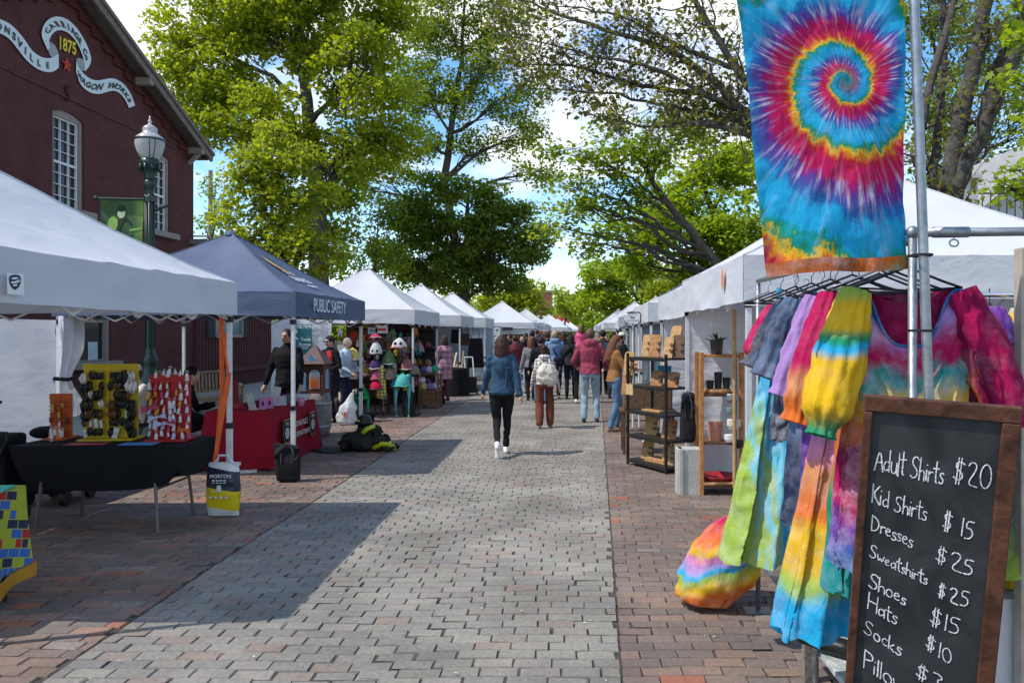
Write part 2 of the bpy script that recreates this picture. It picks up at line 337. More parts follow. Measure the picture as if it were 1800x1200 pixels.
wins = [(15.62, 16.62, 4.36, 6.28, True), (19.2, 20.2, 4.36, 6.28, True), (16.2, 17.6, 1.12, 2.95, False)]
mb = MB(); ys = sorted({10.5, 16.0, 21.48} | {v for w_ in wins for v in w_[:2]})
def arch(y0, y1, z, on):
    n = 10; r = .1 if on else 0
    return [(y0+(y1-y0)*i/n, z+r*math.sin(math.pi*i/n)) for i in range(n+1)]
for a, b in zip(ys[:-1], ys[1:]):
    zs = 0.0; inside = sorted([w_ for w_ in wins if w_[0] <= a+1e-6 and w_[1] >= b-1e-6], key=lambda w_: w_[2])
    lo = [(a, 0), (b, 0)]
    for w_ in inside:
        ar = arch(w_[0], w_[1], w_[3], w_[4]); zf = lambda y: w_[3]+(.1*math.sin(math.pi*(y-w_[0])/(w_[1]-w_[0])) if w_[4] else 0)
        pts = lo+[(b, w_[2]), (a, w_[2])]
        mb.add([(WX, y, z) for y, z in pts], [tuple(range(len(pts)))])
        lo = [(a, zf(a))]+[q for q in ar if a+1e-6 < q[0] < b-1e-6]+[(b, zf(b))]
    pts = lo+[(b, zt(b)-.2), (a, zt(a)-.2)]
    mb.add([(WX, y, z) for y, z in pts], [tuple(range(len(pts)))])
for y0, y1, z0, z1, on in wins:                            # reveals
    c = [(y0, z0)]+arch(y0, y1, z1, on)+[(y1, z0)]
    for p, q in zip(c, c[1:]+c[:1]): mb.add([(WX, p[0], p[1]), (WX, q[0], q[1]), (WX-.16, q[0], q[1]), (WX-.16, p[0], p[1])], [(0, 1, 2, 3)])
mb.add([(WX, 21.48, 0), (WX-14, 21.48, 0), (WX-14, 21.48, 6.6), (WX, 21.48, zt(21.48)-.2)], [(0, 1, 2, 3)])
mb.add([(WX, 10.5, 0), (WX, 10.5, zt(10.5)-.2), (WX-14, 10.5, 6.6), (WX-14, 10.5, 0)], [(0, 1, 2, 3)])
mb.add([(WX-14, 10.5, 0), (WX-14, 10.5, 6.6), (WX-14, 16, 8.8), (WX-14, 21.48, 6.6), (WX-14, 21.48, 0)], [(0, 1, 2, 3, 4)])
mb.build('wall', RED, bld)
mb = MB()                                                  # roof slabs
for s in (-1, 1):
    ye = 16+s*5.78; x0, x1 = WX+.42, WX-14.3
    p = [(x0, 16, zt(16)), (x0, ye, zt(ye)), (x1, ye, zt(ye)), (x1, 16, zt(16))]; q = [(x, y, z-.1) for x, y, z in p]
    mb.add(p+q, [(0, 1, 2, 3), (7, 6, 5, 4), (0, 4, 5, 1), (1, 5, 6, 2), (2, 6, 7, 3)])
mb.build('roof', SHING, bld)
mb = MB()
for s in (-1, 1):
    ye = 16+s*5.76
    mb.bar((WX+.39, 16, zt(16)-.2), (WX+.39, ye, zt(ye)-.2), .06, .2)
    mb.bar((WX+.45, 16, zt(16)-.09), (WX+.45, ye, zt(ye)-.09), .055, .085)
    mb.bar((WX+.3, ye-s*.03, zt(ye)-.17), (WX-14, ye-s*.03, zt(ye)-.17), .05, .15)
mb.build('barge_board', SHING, bld)
for y in (13.4, 18.6, 21.2):
    mb = MB(); z = zt(y)-.34; mb.box((WX+.2, y, z), (.42, .17, .17)); (mb.bar((WX, y, z-.34), (WX+.3, y, z-.08), .1) if y > 20 else 0); mb.build('roof_bracket', TRIM, bld, bevel=.01)
mb = MB(); y = 16.1                                        # stepped corbel under the rake
for s in (-1, 1):
    k = 0
    while k*.42 < 5.3:
        a, b = 16+s*(k*.42), 16+s*(k+1)*.42; z1 = min(zt(a), zt(b))-.22; z0 = zt(a)-.62
        mb.box((WX+.02, (a+b)/2, (z0+z1)/2), (.045, .418, max(.05, z1-z0))); mb.box((WX+.035, (a+b)/2, z0+.02), (.07, .36, .05)); k += 1
mb.build('corbel', REDP, bld)
mb = MB(); mb.box((WX+.012, 16, 6.66), (.03, 10.9, .035)); mb.build('belt_course', REDP, bld)
for y0, y1, z0, z1, on in wins:
    fr = MB(); c = [(y0, z0)]+arch(y0, y1, z1, on)+[(y1, z0)]; ci = [(y0+.09, z0)]+arch(y0+.09, y1-.09, z1-.06, False)+[(y1-.09, z0)]
    x = WX-.04
    for p, q, p2, q2 in zip(c[:-1], c[1:], ci[:-1], ci[1:]): fr.add([(x, p[0], p[1]), (x, q[0], q[1]), (x, q2[0], q2[1]), (x, p2[0], p2[1]), (x-.1, p2[0], p2[1]), (x-.1, q2[0], q2[1])], [(0, 1, 2, 3), (3, 2, 5, 4)])
    f = fr.build('window', TRIM, bld, label='tall sash window with many small panes' if on else None)
    b0 = base_of(f)
    s = MB(); s.box((WX+.06, (y0+y1)/2+.05, z0-.08), (.22, y1-y0+.34, .15)); s.build('sill', TRIM, f, bevel=.012)
    g = MB(); g.add([(x-.09, y0+.05, z0), (x-.09, y1-.05, z0), (x-.09, y1-.05, z1), (x-.09, y0+.05, z1)], [(0, 1, 2, 3)]); g.build('pane', PANE, f)
    m_ = MB(); nr = 8 if on else 2; nc = 3 if on else 1; yi0, yi1 = y0+.1, y1-.1; zi0, zi1 = z0+.01, z1-.07
    for k in range(nc+1): m_.box((x-.065, yi0+(yi1-yi0)*k/nc, (zi0+zi1)/2), (.045, .045 if k in (0, nc) else .014, zi1-zi0))
    for k in range(nr+1): m_.box((x-.06, (yi0+yi1)/2, zi0+(zi1-zi0)*k/nr), (.04, yi1-yi0-.002, .05 if k in (0, nr, nr//2) else .014))
    m_.build('sash', WHITE if on else TRIM, f)
# paper notice taped inside the ground window
mb = MB(); mb.box((WX-.115, 17.12, 1.34), (.004, .34, .42)); tag(mb.build('paper_notice', mat('notice_paper', (.5, .58, .58), rough=.8), None), 'pale paper notice taped in the ground floor window of the brick building', 'notice')
# cast iron tie plates
for px, py in ((118.5, 164),):
    q = WP(px, py, .03); mb = MB(); s = [(a*.42, -b*.42) for a, b in [(-.14, .3), (.0, .36), (.13, .24), (.06, .06), (-.06, -.06), (-.13, -.24), (0, -.36), (.14, -.3)]]
    mb.tube([(q.x, q.y+a, q.z+b) for a, b in s], .02, 8); mb.build('tie_plate', mat('rusty_iron', (.05, .016, .015), rough=.7), bld, smooth=True)
# ribbon sign --------------------------------------------------------
sg = thing('painted_ribbon_sign', 'white painted ribbon sign with carriage and wagon works lettering around a yellow 1875', 'sign', WP(118, 80, .02))
RIBW = mat('sign_white', (.7, .76, .74), rough=.6, var=.05); RIBG = mat('sign_grey', (.36, .36, .35), rough=.6, var=.05); INK = mat('sign_ink', (.03, .045, .045), rough=.6)
def zp(q, off): return WP(q[0]/6, q[1]/6, off)
def resample(pts, n):
    pts = [np.array(p, float) for p in pts]; d = [0]
    for a, b in zip(pts[:-1], pts[1:]): d.append(d[-1]+np.linalg.norm(b-a))
    t = np.linspace(0, d[-1], n); A = np.array(pts)
    # smooth (Catmull-Rom like) via two passes of corner averaging
    S = np.stack([np.interp(t, d, A[:, 0]), np.interp(t, d, A[:, 1])], 1)
    for _ in range(3): S[1:-1] = (S[:-2]+2*S[1:-1]+S[2:])/4
    return S
tA = [(-330, 230), (-230, 150), (-110, 150), (0, 205), (90, 240), (180, 320), (260, 420), (330, 530), (400, 590), (480, 622), (560, 615), (620, 565)]
bA = [(-330, 390), (-230, 300), (-110, 300), (0, 355), (80, 390), (150, 470), (230, 580), (310, 670), (400, 735), (480, 765), (570, 766), (620, 715)]
tB = [(505, 535), (430, 370), (450, 280), (495, 215), (550, 180), (610, 170), (700, 195), (780, 260), (850, 350), (920, 480), (960, 590), (968, 670), (900, 755)]
bB = [(525, 500), (515, 430), (540, 375), (565, 345), (595, 323), (640, 315), (710, 340), (780, 405), (830, 485), (868, 580), (885, 640), (893, 690), (896, 752)]
tC = [(805, 640), (820, 700), (870, 770), (940, 830), (1010, 855), (1080, 845), (1150, 825), (1210, 828), (1290, 870), (1350, 940), (1390, 1010), (1425, 1115)]
bC = [(803, 760), (840, 880), (900, 950), (980, 990), (1060, 995), (1130, 970), (1190, 955), (1240, 965), (1290, 1010), (1330, 1070), (1345, 1100), (1360, 1140)]
def ribbon(tp, bt, off, notch=None):
    n = 40; T, B = resample(tp, n), resample(bt, n); mb = MB(); vs = [zp(p, off) for p in T]+[zp(p, off) for p in B]
    mb.add(vs, [(i, i+1, n+i+1, n+i) for i in range(n-1)])
    if notch: mb.add([zp(T[-1], off), zp(notch, off), zp(B[-1], off), zp((T[-2]+B[-2])/2, off)], [])
    mb.build('ribbon', RIBW, sg); return (T+B)/2, T, B
cA = ribbon(tA, bA, .03); cB = ribbon(tB, bB, .034); cC = ribbon(tC, bC, .03)
for q in ([(525, 440), (580, 480), (612, 545), (604, 600), (565, 615), (530, 590), (505, 530)], [(805, 625), (840, 612), (885, 635), (895, 745), (860, 752), (818, 690)]):
    mb = MB(); mb.add([zp(p, .026) for p in q], [tuple(range(len(q)))]); mb.build('ribbon_fold', RIBG, sg)
mb = MB()
def along(word, curve, f0, f1, size, off):
    C, T, B = curve; n = len(word); d = np.r_[0, np.cumsum(np.linalg.norm(np.diff(C, axis=0), axis=1))]; d /= d[-1]
    for i, ch in enumerate(word):
        if ch == ' ': continue
        f = f0+(f1-f0)*(i+.5)/n; at = lambda A, f: np.array([np.interp(f, d, A[:, 0]), np.interp(f, d, A[:, 1])])
        c = at(C, f); e = .01; a = zp(at(C, f-e), off); b = zp(at(C, f+e), off); up = (zp(at(T, f), off)-zp(at(B, f), off)); ux = (b-a).normalized(); up = up.normalized(); h = (zp(at(T, f), off)-zp(at(B, f), off)).length*size
        put_text(mb, ch, zp(c, off)-up*h*.36, ux, up, h, sx=1.05, bold=.04)
along('ZIONSVILLE', cA, .1, .93, .62, .04); along('CARRIAGE Co', cB, .17, .88, .6, .044); along('WAGON WORKS', cC, .1, .95, .62, .04)
mb.build('lettering', INK, sg)
mb = MB(); a = zp((600, 440), .04); b = zp((820, 530), .04); c = (a+b)/2; u = (b-a).normalized(); put_text(mb, '1875', c-Vector((0, 0, .12)), u, (0, 0, 1), .36, sx=.82, bold=.03)
mb.build('date', mat('sign_yellow', (.75, .55, .03), rough=.6), sg)
mb = MB(); c = zp((708, 690), .05); st = [(math.sin(k*math.pi/5)*(.17 if k % 2 == 0 else .066), math.cos(k*math.pi/5)*(.17 if k % 2 == 0 else .066)) for k in range(10)]
vs = [(c.x, c.y+a, c.z+b) for a, b in st]+[(c.x+.05, c.y, c.z)]; mb.add(vs, [(i, (i+1) % 10, 10) for i in range(10)])
mb.build('star', mat('star_red', (.6, .08, .03), rough=.5), sg)
# ---- wood sided annex ------------------------------------------------
an = thing('wood_sided_annex', 'low dark red annex with vertical board siding joined to the brick building', 'building', (-10.4, 24, 0))
SID = mat('red_siding', (.095, .03, .03), rough=.75, vscale=5, var=.12)
mb = MB(); mb.box((-12.4, 24.2, 2.1), (4, 5.4, 4.2))
for k in range(27): mb.box((-10.388, 21.6+k*.2, 2.1), (.025, .03, 4.15))
mb.box((-10.37, 24.2, .62), (.06, 5.4, .12)); mb.build('wall', SID, an)
mb = MB(); mb.box((-12.3, 24.2, 4.28), (4.5, 5.9, .14)); mb.build('roof', SHING, an)
fr = MB(); y0, y1, z0, z1 = 22.5, 24.3, 1.66, 2.9
for p, q in (((y0, z0), (y1, z0)), ((y1, z0), (y1, z1)), ((y1, z1), (y0, z1)), ((y0, z1), (y0, z0))): fr.bar((-10.36, *p), (-10.36, *q), .09, .1)
f = fr.build('window', TRIM, an); g = MB(); g.box((-10.38, (y0+y1)/2, (z0+z1)/2), (.02, y1-y0, z1-z0)); g.build('pane', glassmat('bluish_glass', (.12, .17, .2)), f)
for y in (y0-.3, y1+.3):
    g = MB(); g.box((-10.36, y, (z0+z1)/2), (.05, .46, z1-z0+.1))
    for k in range(12): g.box((-10.33, y, z0+.05+k*.105), (.02, .38, .05))
    g.build('shutter', mat('shutter', (.025, .025, .03), rough=.6), an)
# ---- far buildings ---------------------------------------------------
fb = thing('brick_shopfront', 'narrow orange brick shop end with a red and white sign far down the street', 'building', P(966, 560, 95))
c = P(966, 585, 95); mb = MB(); mb.box((c.x-1, 97, 3.4), (2.6, 4, 6.8)); mb.build('wall', brickwall('orange_brick', (.36, .13, .07), (.25, .18, .14)), fb)
mb = MB(); mb.box((c.x-1, 97, 6.9), (3.0, 4.4, .3)); mb.build('cornice', TRIM, fb)
mb = MB(); mb.box((c.x-.7, 94.7, 3.2), (2.2, .3, 1.3)); mb.build('sign_board', WHITE, fb); mb = MB(); mb.box((c.x+1.6, 94.6, 3.2), (1.6, .3, 2.2)); mb.build('awning', mat('awning_red', (.5, .05, .04)), fb)
fb = thing('tan_shop_building', 'low tan building with dark shopfront glimpsed above the far left tents', 'building', P(952, 570, 100))
mb = MB(); mb.box((-9, 104, 2.3), (9, 8, 4.6)); mb.build('wall', mat('tan_wall', (.2, .19, .18)), fb); mb = MB(); mb.box((-9, 99.9, 1.6), (7, .2, 2.4)); mb.build('window', PANE, fb)
fb = thing('brick_chimney_house', 'orange brick house end with white corner trim behind the right hand tents', 'building', P(1183, 520, 45))
c = P(1183, 505, 45); mb = MB(); mb.box((c.x+2.2, 47, 2.5), (4.6, 4, 5)); mb.build('wall', brickwall('house_brick', (.33, .12, .075), (.3, .25, .2)), fb)
mb = MB(); mb.box((c.x+.02, 44.95, 2.5), (.3, .2, 4.9)); mb.build('trim', WHITE, fb); mb = MB(); mb.box((c.x+2.2, 47, 5.1), (5.2, 4.6, .25)); mb.build('roof', SHING, fb)
gh = thing('white_clapboard_house', 'white painted house gable with fence behind the tree at upper right', 'building', P(1790, 380, 18))
c = P(1800, 470, 18); GREYW = mat('grey_white_board', (.55, .56, .56), vscale=4, var=.07)
mb = MB(); mb.add([(9.7, 18, 0), (14.5, 18, 0), (14.5, 18, 4.6), (12.1, 18, 6.6), (9.7, 18, 4.6), (9.7, 23, 0), (14.5, 23, 0), (14.5, 23, 4.6), (12.1, 23, 6.6), (9.7, 23, 4.6)], [(0, 1, 2, 3, 4), (9, 8, 7, 6, 5), (0, 4, 9, 5), (1, 6, 7, 2)])
for k in range(26): mb.box((12.1, 17.985, .2+k*.17), (4.78, .03, .02))
mb.build('wall', GREYW, gh)
mb = MB()
for s in (-1, 1): mb.bar((12.1, 17.8, 6.7), (12.1+s*2.75, 17.8, 4.45), .5, .12); mb.bar((12.1+s*1.4, 20.5, 5.6), (12.1+s*1.4, 20.51, 5.6), .01)
for s in (-1, 1): mb.add([(12.1, 17.6, 6.75), (12.1+s*2.8, 17.6, 4.42), (12.1+s*2.8, 23.3, 4.42), (12.1, 23.3, 6.75)], [(0, 1, 2, 3)])
mb.build('roof', mat('roof_grey', (.3, .3, .3), vscale=8, var=.2), gh)
fe = thing('white_post_fence', 'white fence post with dark rails between the tree trunk and the white house', 'fence', P(1698, 350, 16.5))
c = P(1698, 340, 16.5); mb = MB(); mb.box((c.x, 16.5, (c.z+.28)/2), (.34, .34, c.z+.28)); mb.box((c.x, 16.5, c.z+.33), (.46, .46, .1)); mb.build('post', GREYW, fe, bevel=.01)
for dx in (-1.6, 2.2):
    mb = MB()
    for k in range(12): mb.tube([(c.x+dx*(k+1)/12.5, 16.5, .1), (c.x+dx*(k+1)/12.5, 16.5, c.z+.05)], .012, 5)
    for z in (.3, c.z): mb.bar((c.x, 16.5, z), (c.x+dx, 16.5, z), .03)
    mb.build('rail', mat('black_iron', (.02, .02, .022), rough=.5), fe)
# ================================================================== STREET LAMP + BANNER
LX, LY = -6.82, 12.5
lm = thing('street_lamp', 'dark green cast iron street lamp with a clear acorn globe before the brick wall', 'street lamp', (LX, LY, 0))
GRN = mat('lamp_green', (.008, .032, .025), rough=.35, var=.15, spec=.5)
mb = MB(); mb.lathe([(.24, 0), (.24, .12), (.2, .16), (.19, .5), (.17, .8), (.15, .95), (.165, 1.0), (.13, 1.08), (.105, 1.25), (.13, 1.3), (.1, 1.36), (.07, 1.5), (.058, 4.05), (.07, 4.1), (.095, 4.13), (.09, 4.2), (.07, 4.24)], (LX, LY, 0), 20)
for k in range(10):
    a = k*math.pi/5; mb.box((LX+(.064)*math.cos(a), LY+.064*math.sin(a), 2.75), (.02, .012, 2.5), rz=a)
mb.build('post', GRN, lm, smooth=True)
mb = MB(); mb.lathe([(.07, 4.22), (.085, 4.26), (.08, 4.3), (.11, 4.38), (.14, 4.47), (.15, 4.49), (.155, 4.54), (.14, 4.55), (.14, 4.57), (.11, 4.575)], (LX, LY, 0), 20)
for k in range(8):
    a = k*math.pi/4; mb.box((LX+.14*math.cos(a), LY+.14*math.sin(a), 4.43), (.03, .05, .1), rz=a)
mb.build('capital', GRN, lm, smooth=True)
gm = bpy.data.materials.new('lamp_globe'); gm.use_nodes = True; gt = gm.node_tree; gb = gt.nodes['Principled BSDF']; gb.inputs['Base Color'].default_value = (.78, .8, .78, 1); gb.inputs['Roughness'].default_value = .12
gb.inputs['Transmission Weight'].default_value = .55; gb.inputs['IOR'].default_value = 1.12
mb = MB(); mb.lathe([(.11, 4.57), (.15, 4.61), (.19, 4.69), (.218, 4.79), (.22, 4.85), (.21, 4.885)], (LX, LY, 0), 28); mb.build('globe', gm, lm, smooth=True)
mb = MB(); mb.lathe([(.215, 4.88), (.22, 4.89), (.2, 4.93), (.15, 4.97), (.118, 4.99), (.108, 5.03), (.115, 5.06), (.1, 5.09), (.06, 5.12), (.025, 5.14), (.02, 5.16), (.032, 5.18), (.028, 5.2), (.012, 5.22), (.016, 5.24), (.004, 5.28)], (LX, LY, 0), 28)
mb.build('cap', mat('lamp_cap', (.5, .47, .45), rough=.25, var=.1, metal=.3, spec=.6), lm, smooth=True)
mb = MB(); mb.lathe([(.222, 4.87), (.228, 4.875), (.228, 4.895), (.218, 4.9)], (LX, LY, 0), 28)
for a in (-1.1, -.75, 1.9, 3.2): mb.tube([(LX+r_*math.cos(a), LY+r_*math.sin(a), z_) for r_, z_ in ((.235, 4.885), (.236, 4.79), (.204, 4.68), (.13, 4.57))], .006, 5)
mb.build('cage', GRN, lm)
mb = MB()
for z in (3.92, 2.75):
    mb = MB(); mb.tube([(LX-.08, LY-.02, z), (LX-.78, LY-.12, z)], .02, 8); mb.ball((LX-.8, LY-.12, z), .04, 10); mb.lathe([(.09, -.05), (.095, -.04), (.095, .04), (.09, .05)], (LX, LY, z), 14); mb.build('banner_arm', GRN, lm)
mb = MB()
mb.tube([(LX+.07, LY+.03, 3.75), (LX+.24, LY+.1, 3.84)], .025, 8); mb.build('bracket', GRN, lm); mb = MB(); mb.tube([(LX+.05, LY, 2.9), (LX+.4, LY+.05, 2.58)], .012, 6); mb.ball((LX+.41, LY+.05, 2.57), .03, 8)
mb.build('stay', GRN, lm)
# banner with a baseball player, rebuilt as plain printed shapes
bn = thing('lamp_banner', 'green printed banner of a baseball pitcher hanging from the lamp post', 'banner', (LX-.42, LY-.07, 2.77))
def gradmat(name, stops, axis=2, scale=1.0, off=0.0, nz=.25, ns=3., rough=.7):
    m = bpy.data.materials.new(name); m.use_nodes = True; t = m.node_tree; b = t.nodes['Principled BSDF']; b.inputs['Roughness'].default_value = rough
    co = N(t, 'ShaderNodeTexCoord'); s = N(t, 'ShaderNodeSeparateXYZ'); L(t, co.outputs['Object'], s.inputs[0]); n = N(t, 'ShaderNodeTexNoise', i_Scale=ns, i_Detail=3.0); L(t, co.outputs['Object'], n.inputs['Vector'])
    a = N(t, 'ShaderNodeMath', operation='MULTIPLY_ADD'); L(t, s.outputs[axis], a.inputs[0]); a.inputs[1].default_value = scale; a.inputs[2].default_value = off-nz/2
    a2 = N(t, 'ShaderNodeMath', operation='MULTIPLY_ADD'); L(t, n.outputs[0], a2.inputs[0]); a2.inputs[1].default_value = nz; L(t, a.outputs[0], a2.inputs[2])
    r = N(t, 'ShaderNodeValToRGB'); e = r.color_ramp.elements
    while len(e) < len(stops): e.new(.5)
    for q, (p, c) in zip(e, stops): q.position = p; q.color = (*c, 1)
    L(t, a2.outputs[0], r.inputs[0]); L(t, r.outputs[0], b.inputs['Base Color']); return m
BZ0, BZ1 = 2.77, 3.9
def bz(u, v): return (LX-.74+.64*u, LY-.02-.1*(1-u)+.02*math.sin(v*9), BZ0+(BZ1-BZ0)*v)
mb = MB(); mb.grid(bz, 8, 16); mb.build('cloth', gradmat('banner_green', [(0, (.05, .12, .02)), (.35, (.02, .06, .015)), (.65, (.03, .09, .02)), (1, (.18, .3, .05))], axis=0, scale=1.1, off=.5, nz=1.1, ns=2.2), bn)
def bshape(pts, off): return [Vector(bz(u, v))-Vector((0, .004+off, 0)) for u, v in pts]
PALE = mat('print_pale', (.42, .5, .3), var=.15); DKG = mat('print_dark', (.012, .03, .012)); LTG = mat('print_mid', (.2, .36, .08))
def ell(cx, cy, rx, ry, n=16): return [(cx+rx*math.cos(2*math.pi*i/n), cy+ry*math.sin(2*math.pi*i/n)) for i in range(n)]
for nm, m_, shapes in (('print_fence', LTG, [[(.0, .5), (.35, .52), (.35, .49), (0, .47)], [(.05, .5), (.1, .5), (.1, .3), (.06, .3)], [(.7, .58), (1, .62), (1, .58), (.7, .55)], [(.9, .6), (.95, .6), (.95, .25), (.9, .25)], [(.7, .36), (1, .38), (1, .34), (.7, .33)]]),
                       ('print_trousers', PALE, [[(.36, .42), (.5, .45), (.78, .4), (.8, .28), (.7, .1), (.55, .1), (.4, .22), (.34, .34)]]),
                       ('print_jersey', DKG, [[(.44, .74), (.6, .76), (.74, .68), (.8, .45), (.6, .4), (.5, .42), (.48, .58)]]),
                       ('print_arm', PALE, [[(.38, .56), (.58, .5), (.6, .45), (.52, .44), (.36, .52)], ell(.49, .81, .09, .075)]),
                       ('print_glove', LTG, [ell(.31, .65, .12, .11)]), ('print_cap', DKG, [ell(.49, .88, .1, .05), [(.38, .87), (.58, .87), (.6, .845), (.37, .845)]])):
    mb = MB()
    for k, q in enumerate(shapes): mb.add(bshape(q, {'print_fence': 0, 'print_trousers': .002, 'print_jersey': .004, 'print_arm': .006, 'print_glove': .008, 'print_cap': .01}[nm]+k*.0004), [tuple(range(len(q)))])
    mb.build(nm, m_, bn)
# utility pole far behind
mb = MB(); c = P(370, 300, 48); mb.tube([(c.x, 48, 0), (c.x, 48, c.z)], .14, 8); mb.box((c.x, 48, P(370, 415, 48).z), (2.2, .12, .12)); tag(mb.build('utility_pole', mat('old_pole', (.28, .25, .22), vscale=10), None), 'thin grey utility pole just right of the brick building corner', 'utility pole')
# ================================================================== TREES
BARK = mat('bark', (.085, .07, .058), rough=.95, vscale=7, var=.35, bump=.9, bscale=14)
BARKG = mat('grey_bark', (.075, .066, .058), rough=.95, vscale=9, var=.35, bump=.9, bscale=16)
LM = {'maple': leafmat('leaf_maple', (.12, .18, .014), (.37, .42, .03)), 'yellow': leafmat('leaf_yellow', (.15, .21, .016), (.34, .38, .035)),
      'mid': leafmat('leaf_mid', (.085, .15, .016), (.27, .34, .036)), 'dark': leafmat('leaf_dark', (.055, .1, .014), (.2, .27, .03), trans=.45),
      'bright': leafmat('leaf_bright', (.13, .21, .016), (.34, .43, .035)), 'olive': leafmat('leaf_olive', (.085, .095, .025), (.17, .17, .05))}
def leaf_mesh(name, C, size, m, parent, r, flat=.6, shape=4):
    n = len(C)
    nr = r.normal(0, 1, (n, 3)); nr[:, 2] = np.abs(nr[:, 2])*flat*2+.25; nr /= np.linalg.norm(nr, axis=1)[:, None]
    t = np.cross(nr, r.normal(0, 1, (n, 3))); t /= np.linalg.norm(t, axis=1)[:, None]; b = np.cross(nr, t)
    s = (size*r.uniform(.6, 1.35, n))[:, None]
    if shape == 4: pat = [(-.5, 0, 0), (0, -.36, .1), (.55, 0, -.05), (0, .36, .1)]; fc = [(0, 1, 2, 3)]
    else: pat = [(-.5, 0, 0), (-.22, -.42, .08), (.0, -.25, 0), (.25, -.52, -.05), (.3, -.18, 0), (.62, 0, -.1), (.3, .18, 0), (.25, .52, -.05), (0, .25, 0), (-.22, .42, .08)]; fc = [tuple(range(10))]
    k = len(pat); V = np.zeros((n, k, 3))
    for j, (a, c, d) in enumerate(pat): V[:, j] = C+t*s*a+b*s*c+nr*s*d
    V -= np.array(base_of(parent)); me = bpy.data.meshes.new(name); me.vertices.add(n*k); me.vertices.foreach_set('co', V.reshape(-1))
    me.loops.add(n*k); me.loops.foreach_set('vertex_index', np.arange(n*k, dtype=np.int32)); me.polygons.add(n); me.polygons.foreach_set('loop_start', np.arange(n, dtype=np.int32)*k)
    me.update(calc_edges=True); me.materials.append(m); o = bpy.data.objects.new(name, me); COL.objects.link(o); o.parent = parent; return o
def curve_pts(a, b, sag, r, n=5, j=.06):
    a, b = Vector(a), Vector(b); d = (b-a).length; out = []
    for i in range(n+1):
        t = i/n; p = a.lerp(b, t); p.z += sag*d*math.sin(math.pi*t)
        if 0 < i < n: p += Vector(r.normal(0, j*d/n*1.6, 3))
        out.append(p)
    return out
def tree(name, label, base, lobes, leaf, size, dens, trunk_r, seed, cat='tree', bark=BARK, fork=.35, group=None, clump=.9, shape=4, flat=.6, twig=.5, topz=None, fill=1.0, trunkpts=None):
    """lobes: (px, py, Y, half width px, half height px) in the photo -> ellipsoids in space"""
    r = np.random.default_rng(seed); bx, by = base; root = thing(name, label, cat, (bx, by, 0), group=group)
    Ls = []
    for px, py, Y, wx, wz in lobes:
        c = P(px, py, Y); rx, rz = wx*Y/F, wz*Y/F; Ls.append((np.array(c), np.array([rx, (rx+rz)/2*.9, rz])))
    top = max(c[2]+q[2]*.3 for c, q in Ls) if topz is None else topz; low = min(c[2]-q[2] for c, q in Ls)
    br = MB(); mean = sum(c for c, q in Ls)/len(Ls)
    tp = [Vector(p) for p in trunkpts] if trunkpts else [Vector((bx, by, 0)), Vector((bx+.02*top*r.normal(), by, low*.5)), Vector((bx+(mean[0]-bx)*.3+.01*top*r.normal(), by+(mean[1]-by)*.3, max(low, top*.45))), Vector((bx+(mean[0]-bx)*.7, by+(mean[1]-by)*.7, top*.75)), Vector((mean[0], mean[1], top))]
    tr = [trunk_r*1.35, trunk_r, trunk_r*.75, trunk_r*.4, trunk_r*.12][:len(tp)] if not trunkpts else list(np.linspace(trunk_r*1.2, trunk_r*.2, len(tp)))
    # fine trunk
    tf = [tp[0]]; rf = [tr[0]]
    for i in range(len(tp)-1):
        for k in range(1, 6): tf.append(tp[i].lerp(tp[i+1], k/5)); rf.append(tr[i]+(tr[i+1]-tr[i])*k/5)
    for i in range(1, len(tf)-1): tf[i] = tf[i]+Vector((r.normal(0, .03*trunk_r*4), r.normal(0, .03*trunk_r*4), 0))
    br.tube(tf, rf, 9)
    C = []
    for c, q in Ls:
        start = min(range(len(tf)), key=lambda i: abs(tf[i].z-(c[2]-q[2]*.9-.25*abs(c[0]-bx)))+(5 if tf[i].z < low*.7 else 0))
        a = tf[start]; pts = curve_pts(a, c, .06, r, 7, .1); r0 = max(.03, rf[start]*.5); br.tube(pts, list(np.linspace(r0, r0*.25, len(pts))), 6)
        vol = q[0]*q[1]*q[2]; k = max(4, int(fill*7*(vol/clump**3)**.8))
        for _ in range(k):
            d = r.normal(0, 1, 3); d /= np.linalg.norm(d); u = r.uniform(.15, 1)**.5
            cc = c+d*q*u*.95; s = Vector(pts[r.integers(2, len(pts))])
            tw = curve_pts(s, cc, .05, r, 4, .12); br.tube(tw, list(np.linspace(max(.012, r0*.22), .008+.002*size, 5)), 4, cap=False)
            cr = clump*r.uniform(.55, 1.15); m = int(dens*1.4*cr**2)
            dd = r.normal(0, 1, (m, 3)); dd /= np.linalg.norm(dd, axis=1)[:, None]
            pp = cc+dd*(r.uniform(.2, 1, (m, 1))**.6)*cr*np.array([1, 1, .62]); C.append(pp)
    br.build('trunk', bark, root, smooth=True)
    C = np.concatenate(C); leaf_mesh('crown', C, size*.76, LM[leaf], root, r, flat, shape)
    return root
def xy(px, Y): return ((px-VPX)*Y/F, Y)
tree('maple_tree', 'huge green maple towering behind the brick building and the navy tent', xy(560, 37), [(370, 130, 36, 95, 90), (310, 60, 36, 45, 60), (520, 60, 37, 120, 80), (640, 130, 36, 95, 90), (460, 210, 35, 95, 70), (610, 270, 37, 80, 60), (360, 215, 36, 60, 55), (690, 40, 38, 60, 80), (500, -70, 37, 190, 90), (410, 30, 36, 90, 70), (690, 250, 38, 60, 50), (560, 380, 38, 60, 60), (600, 340, 38, 50, 40)], 'maple', .3, 95, .5, 11, clump=1.05)
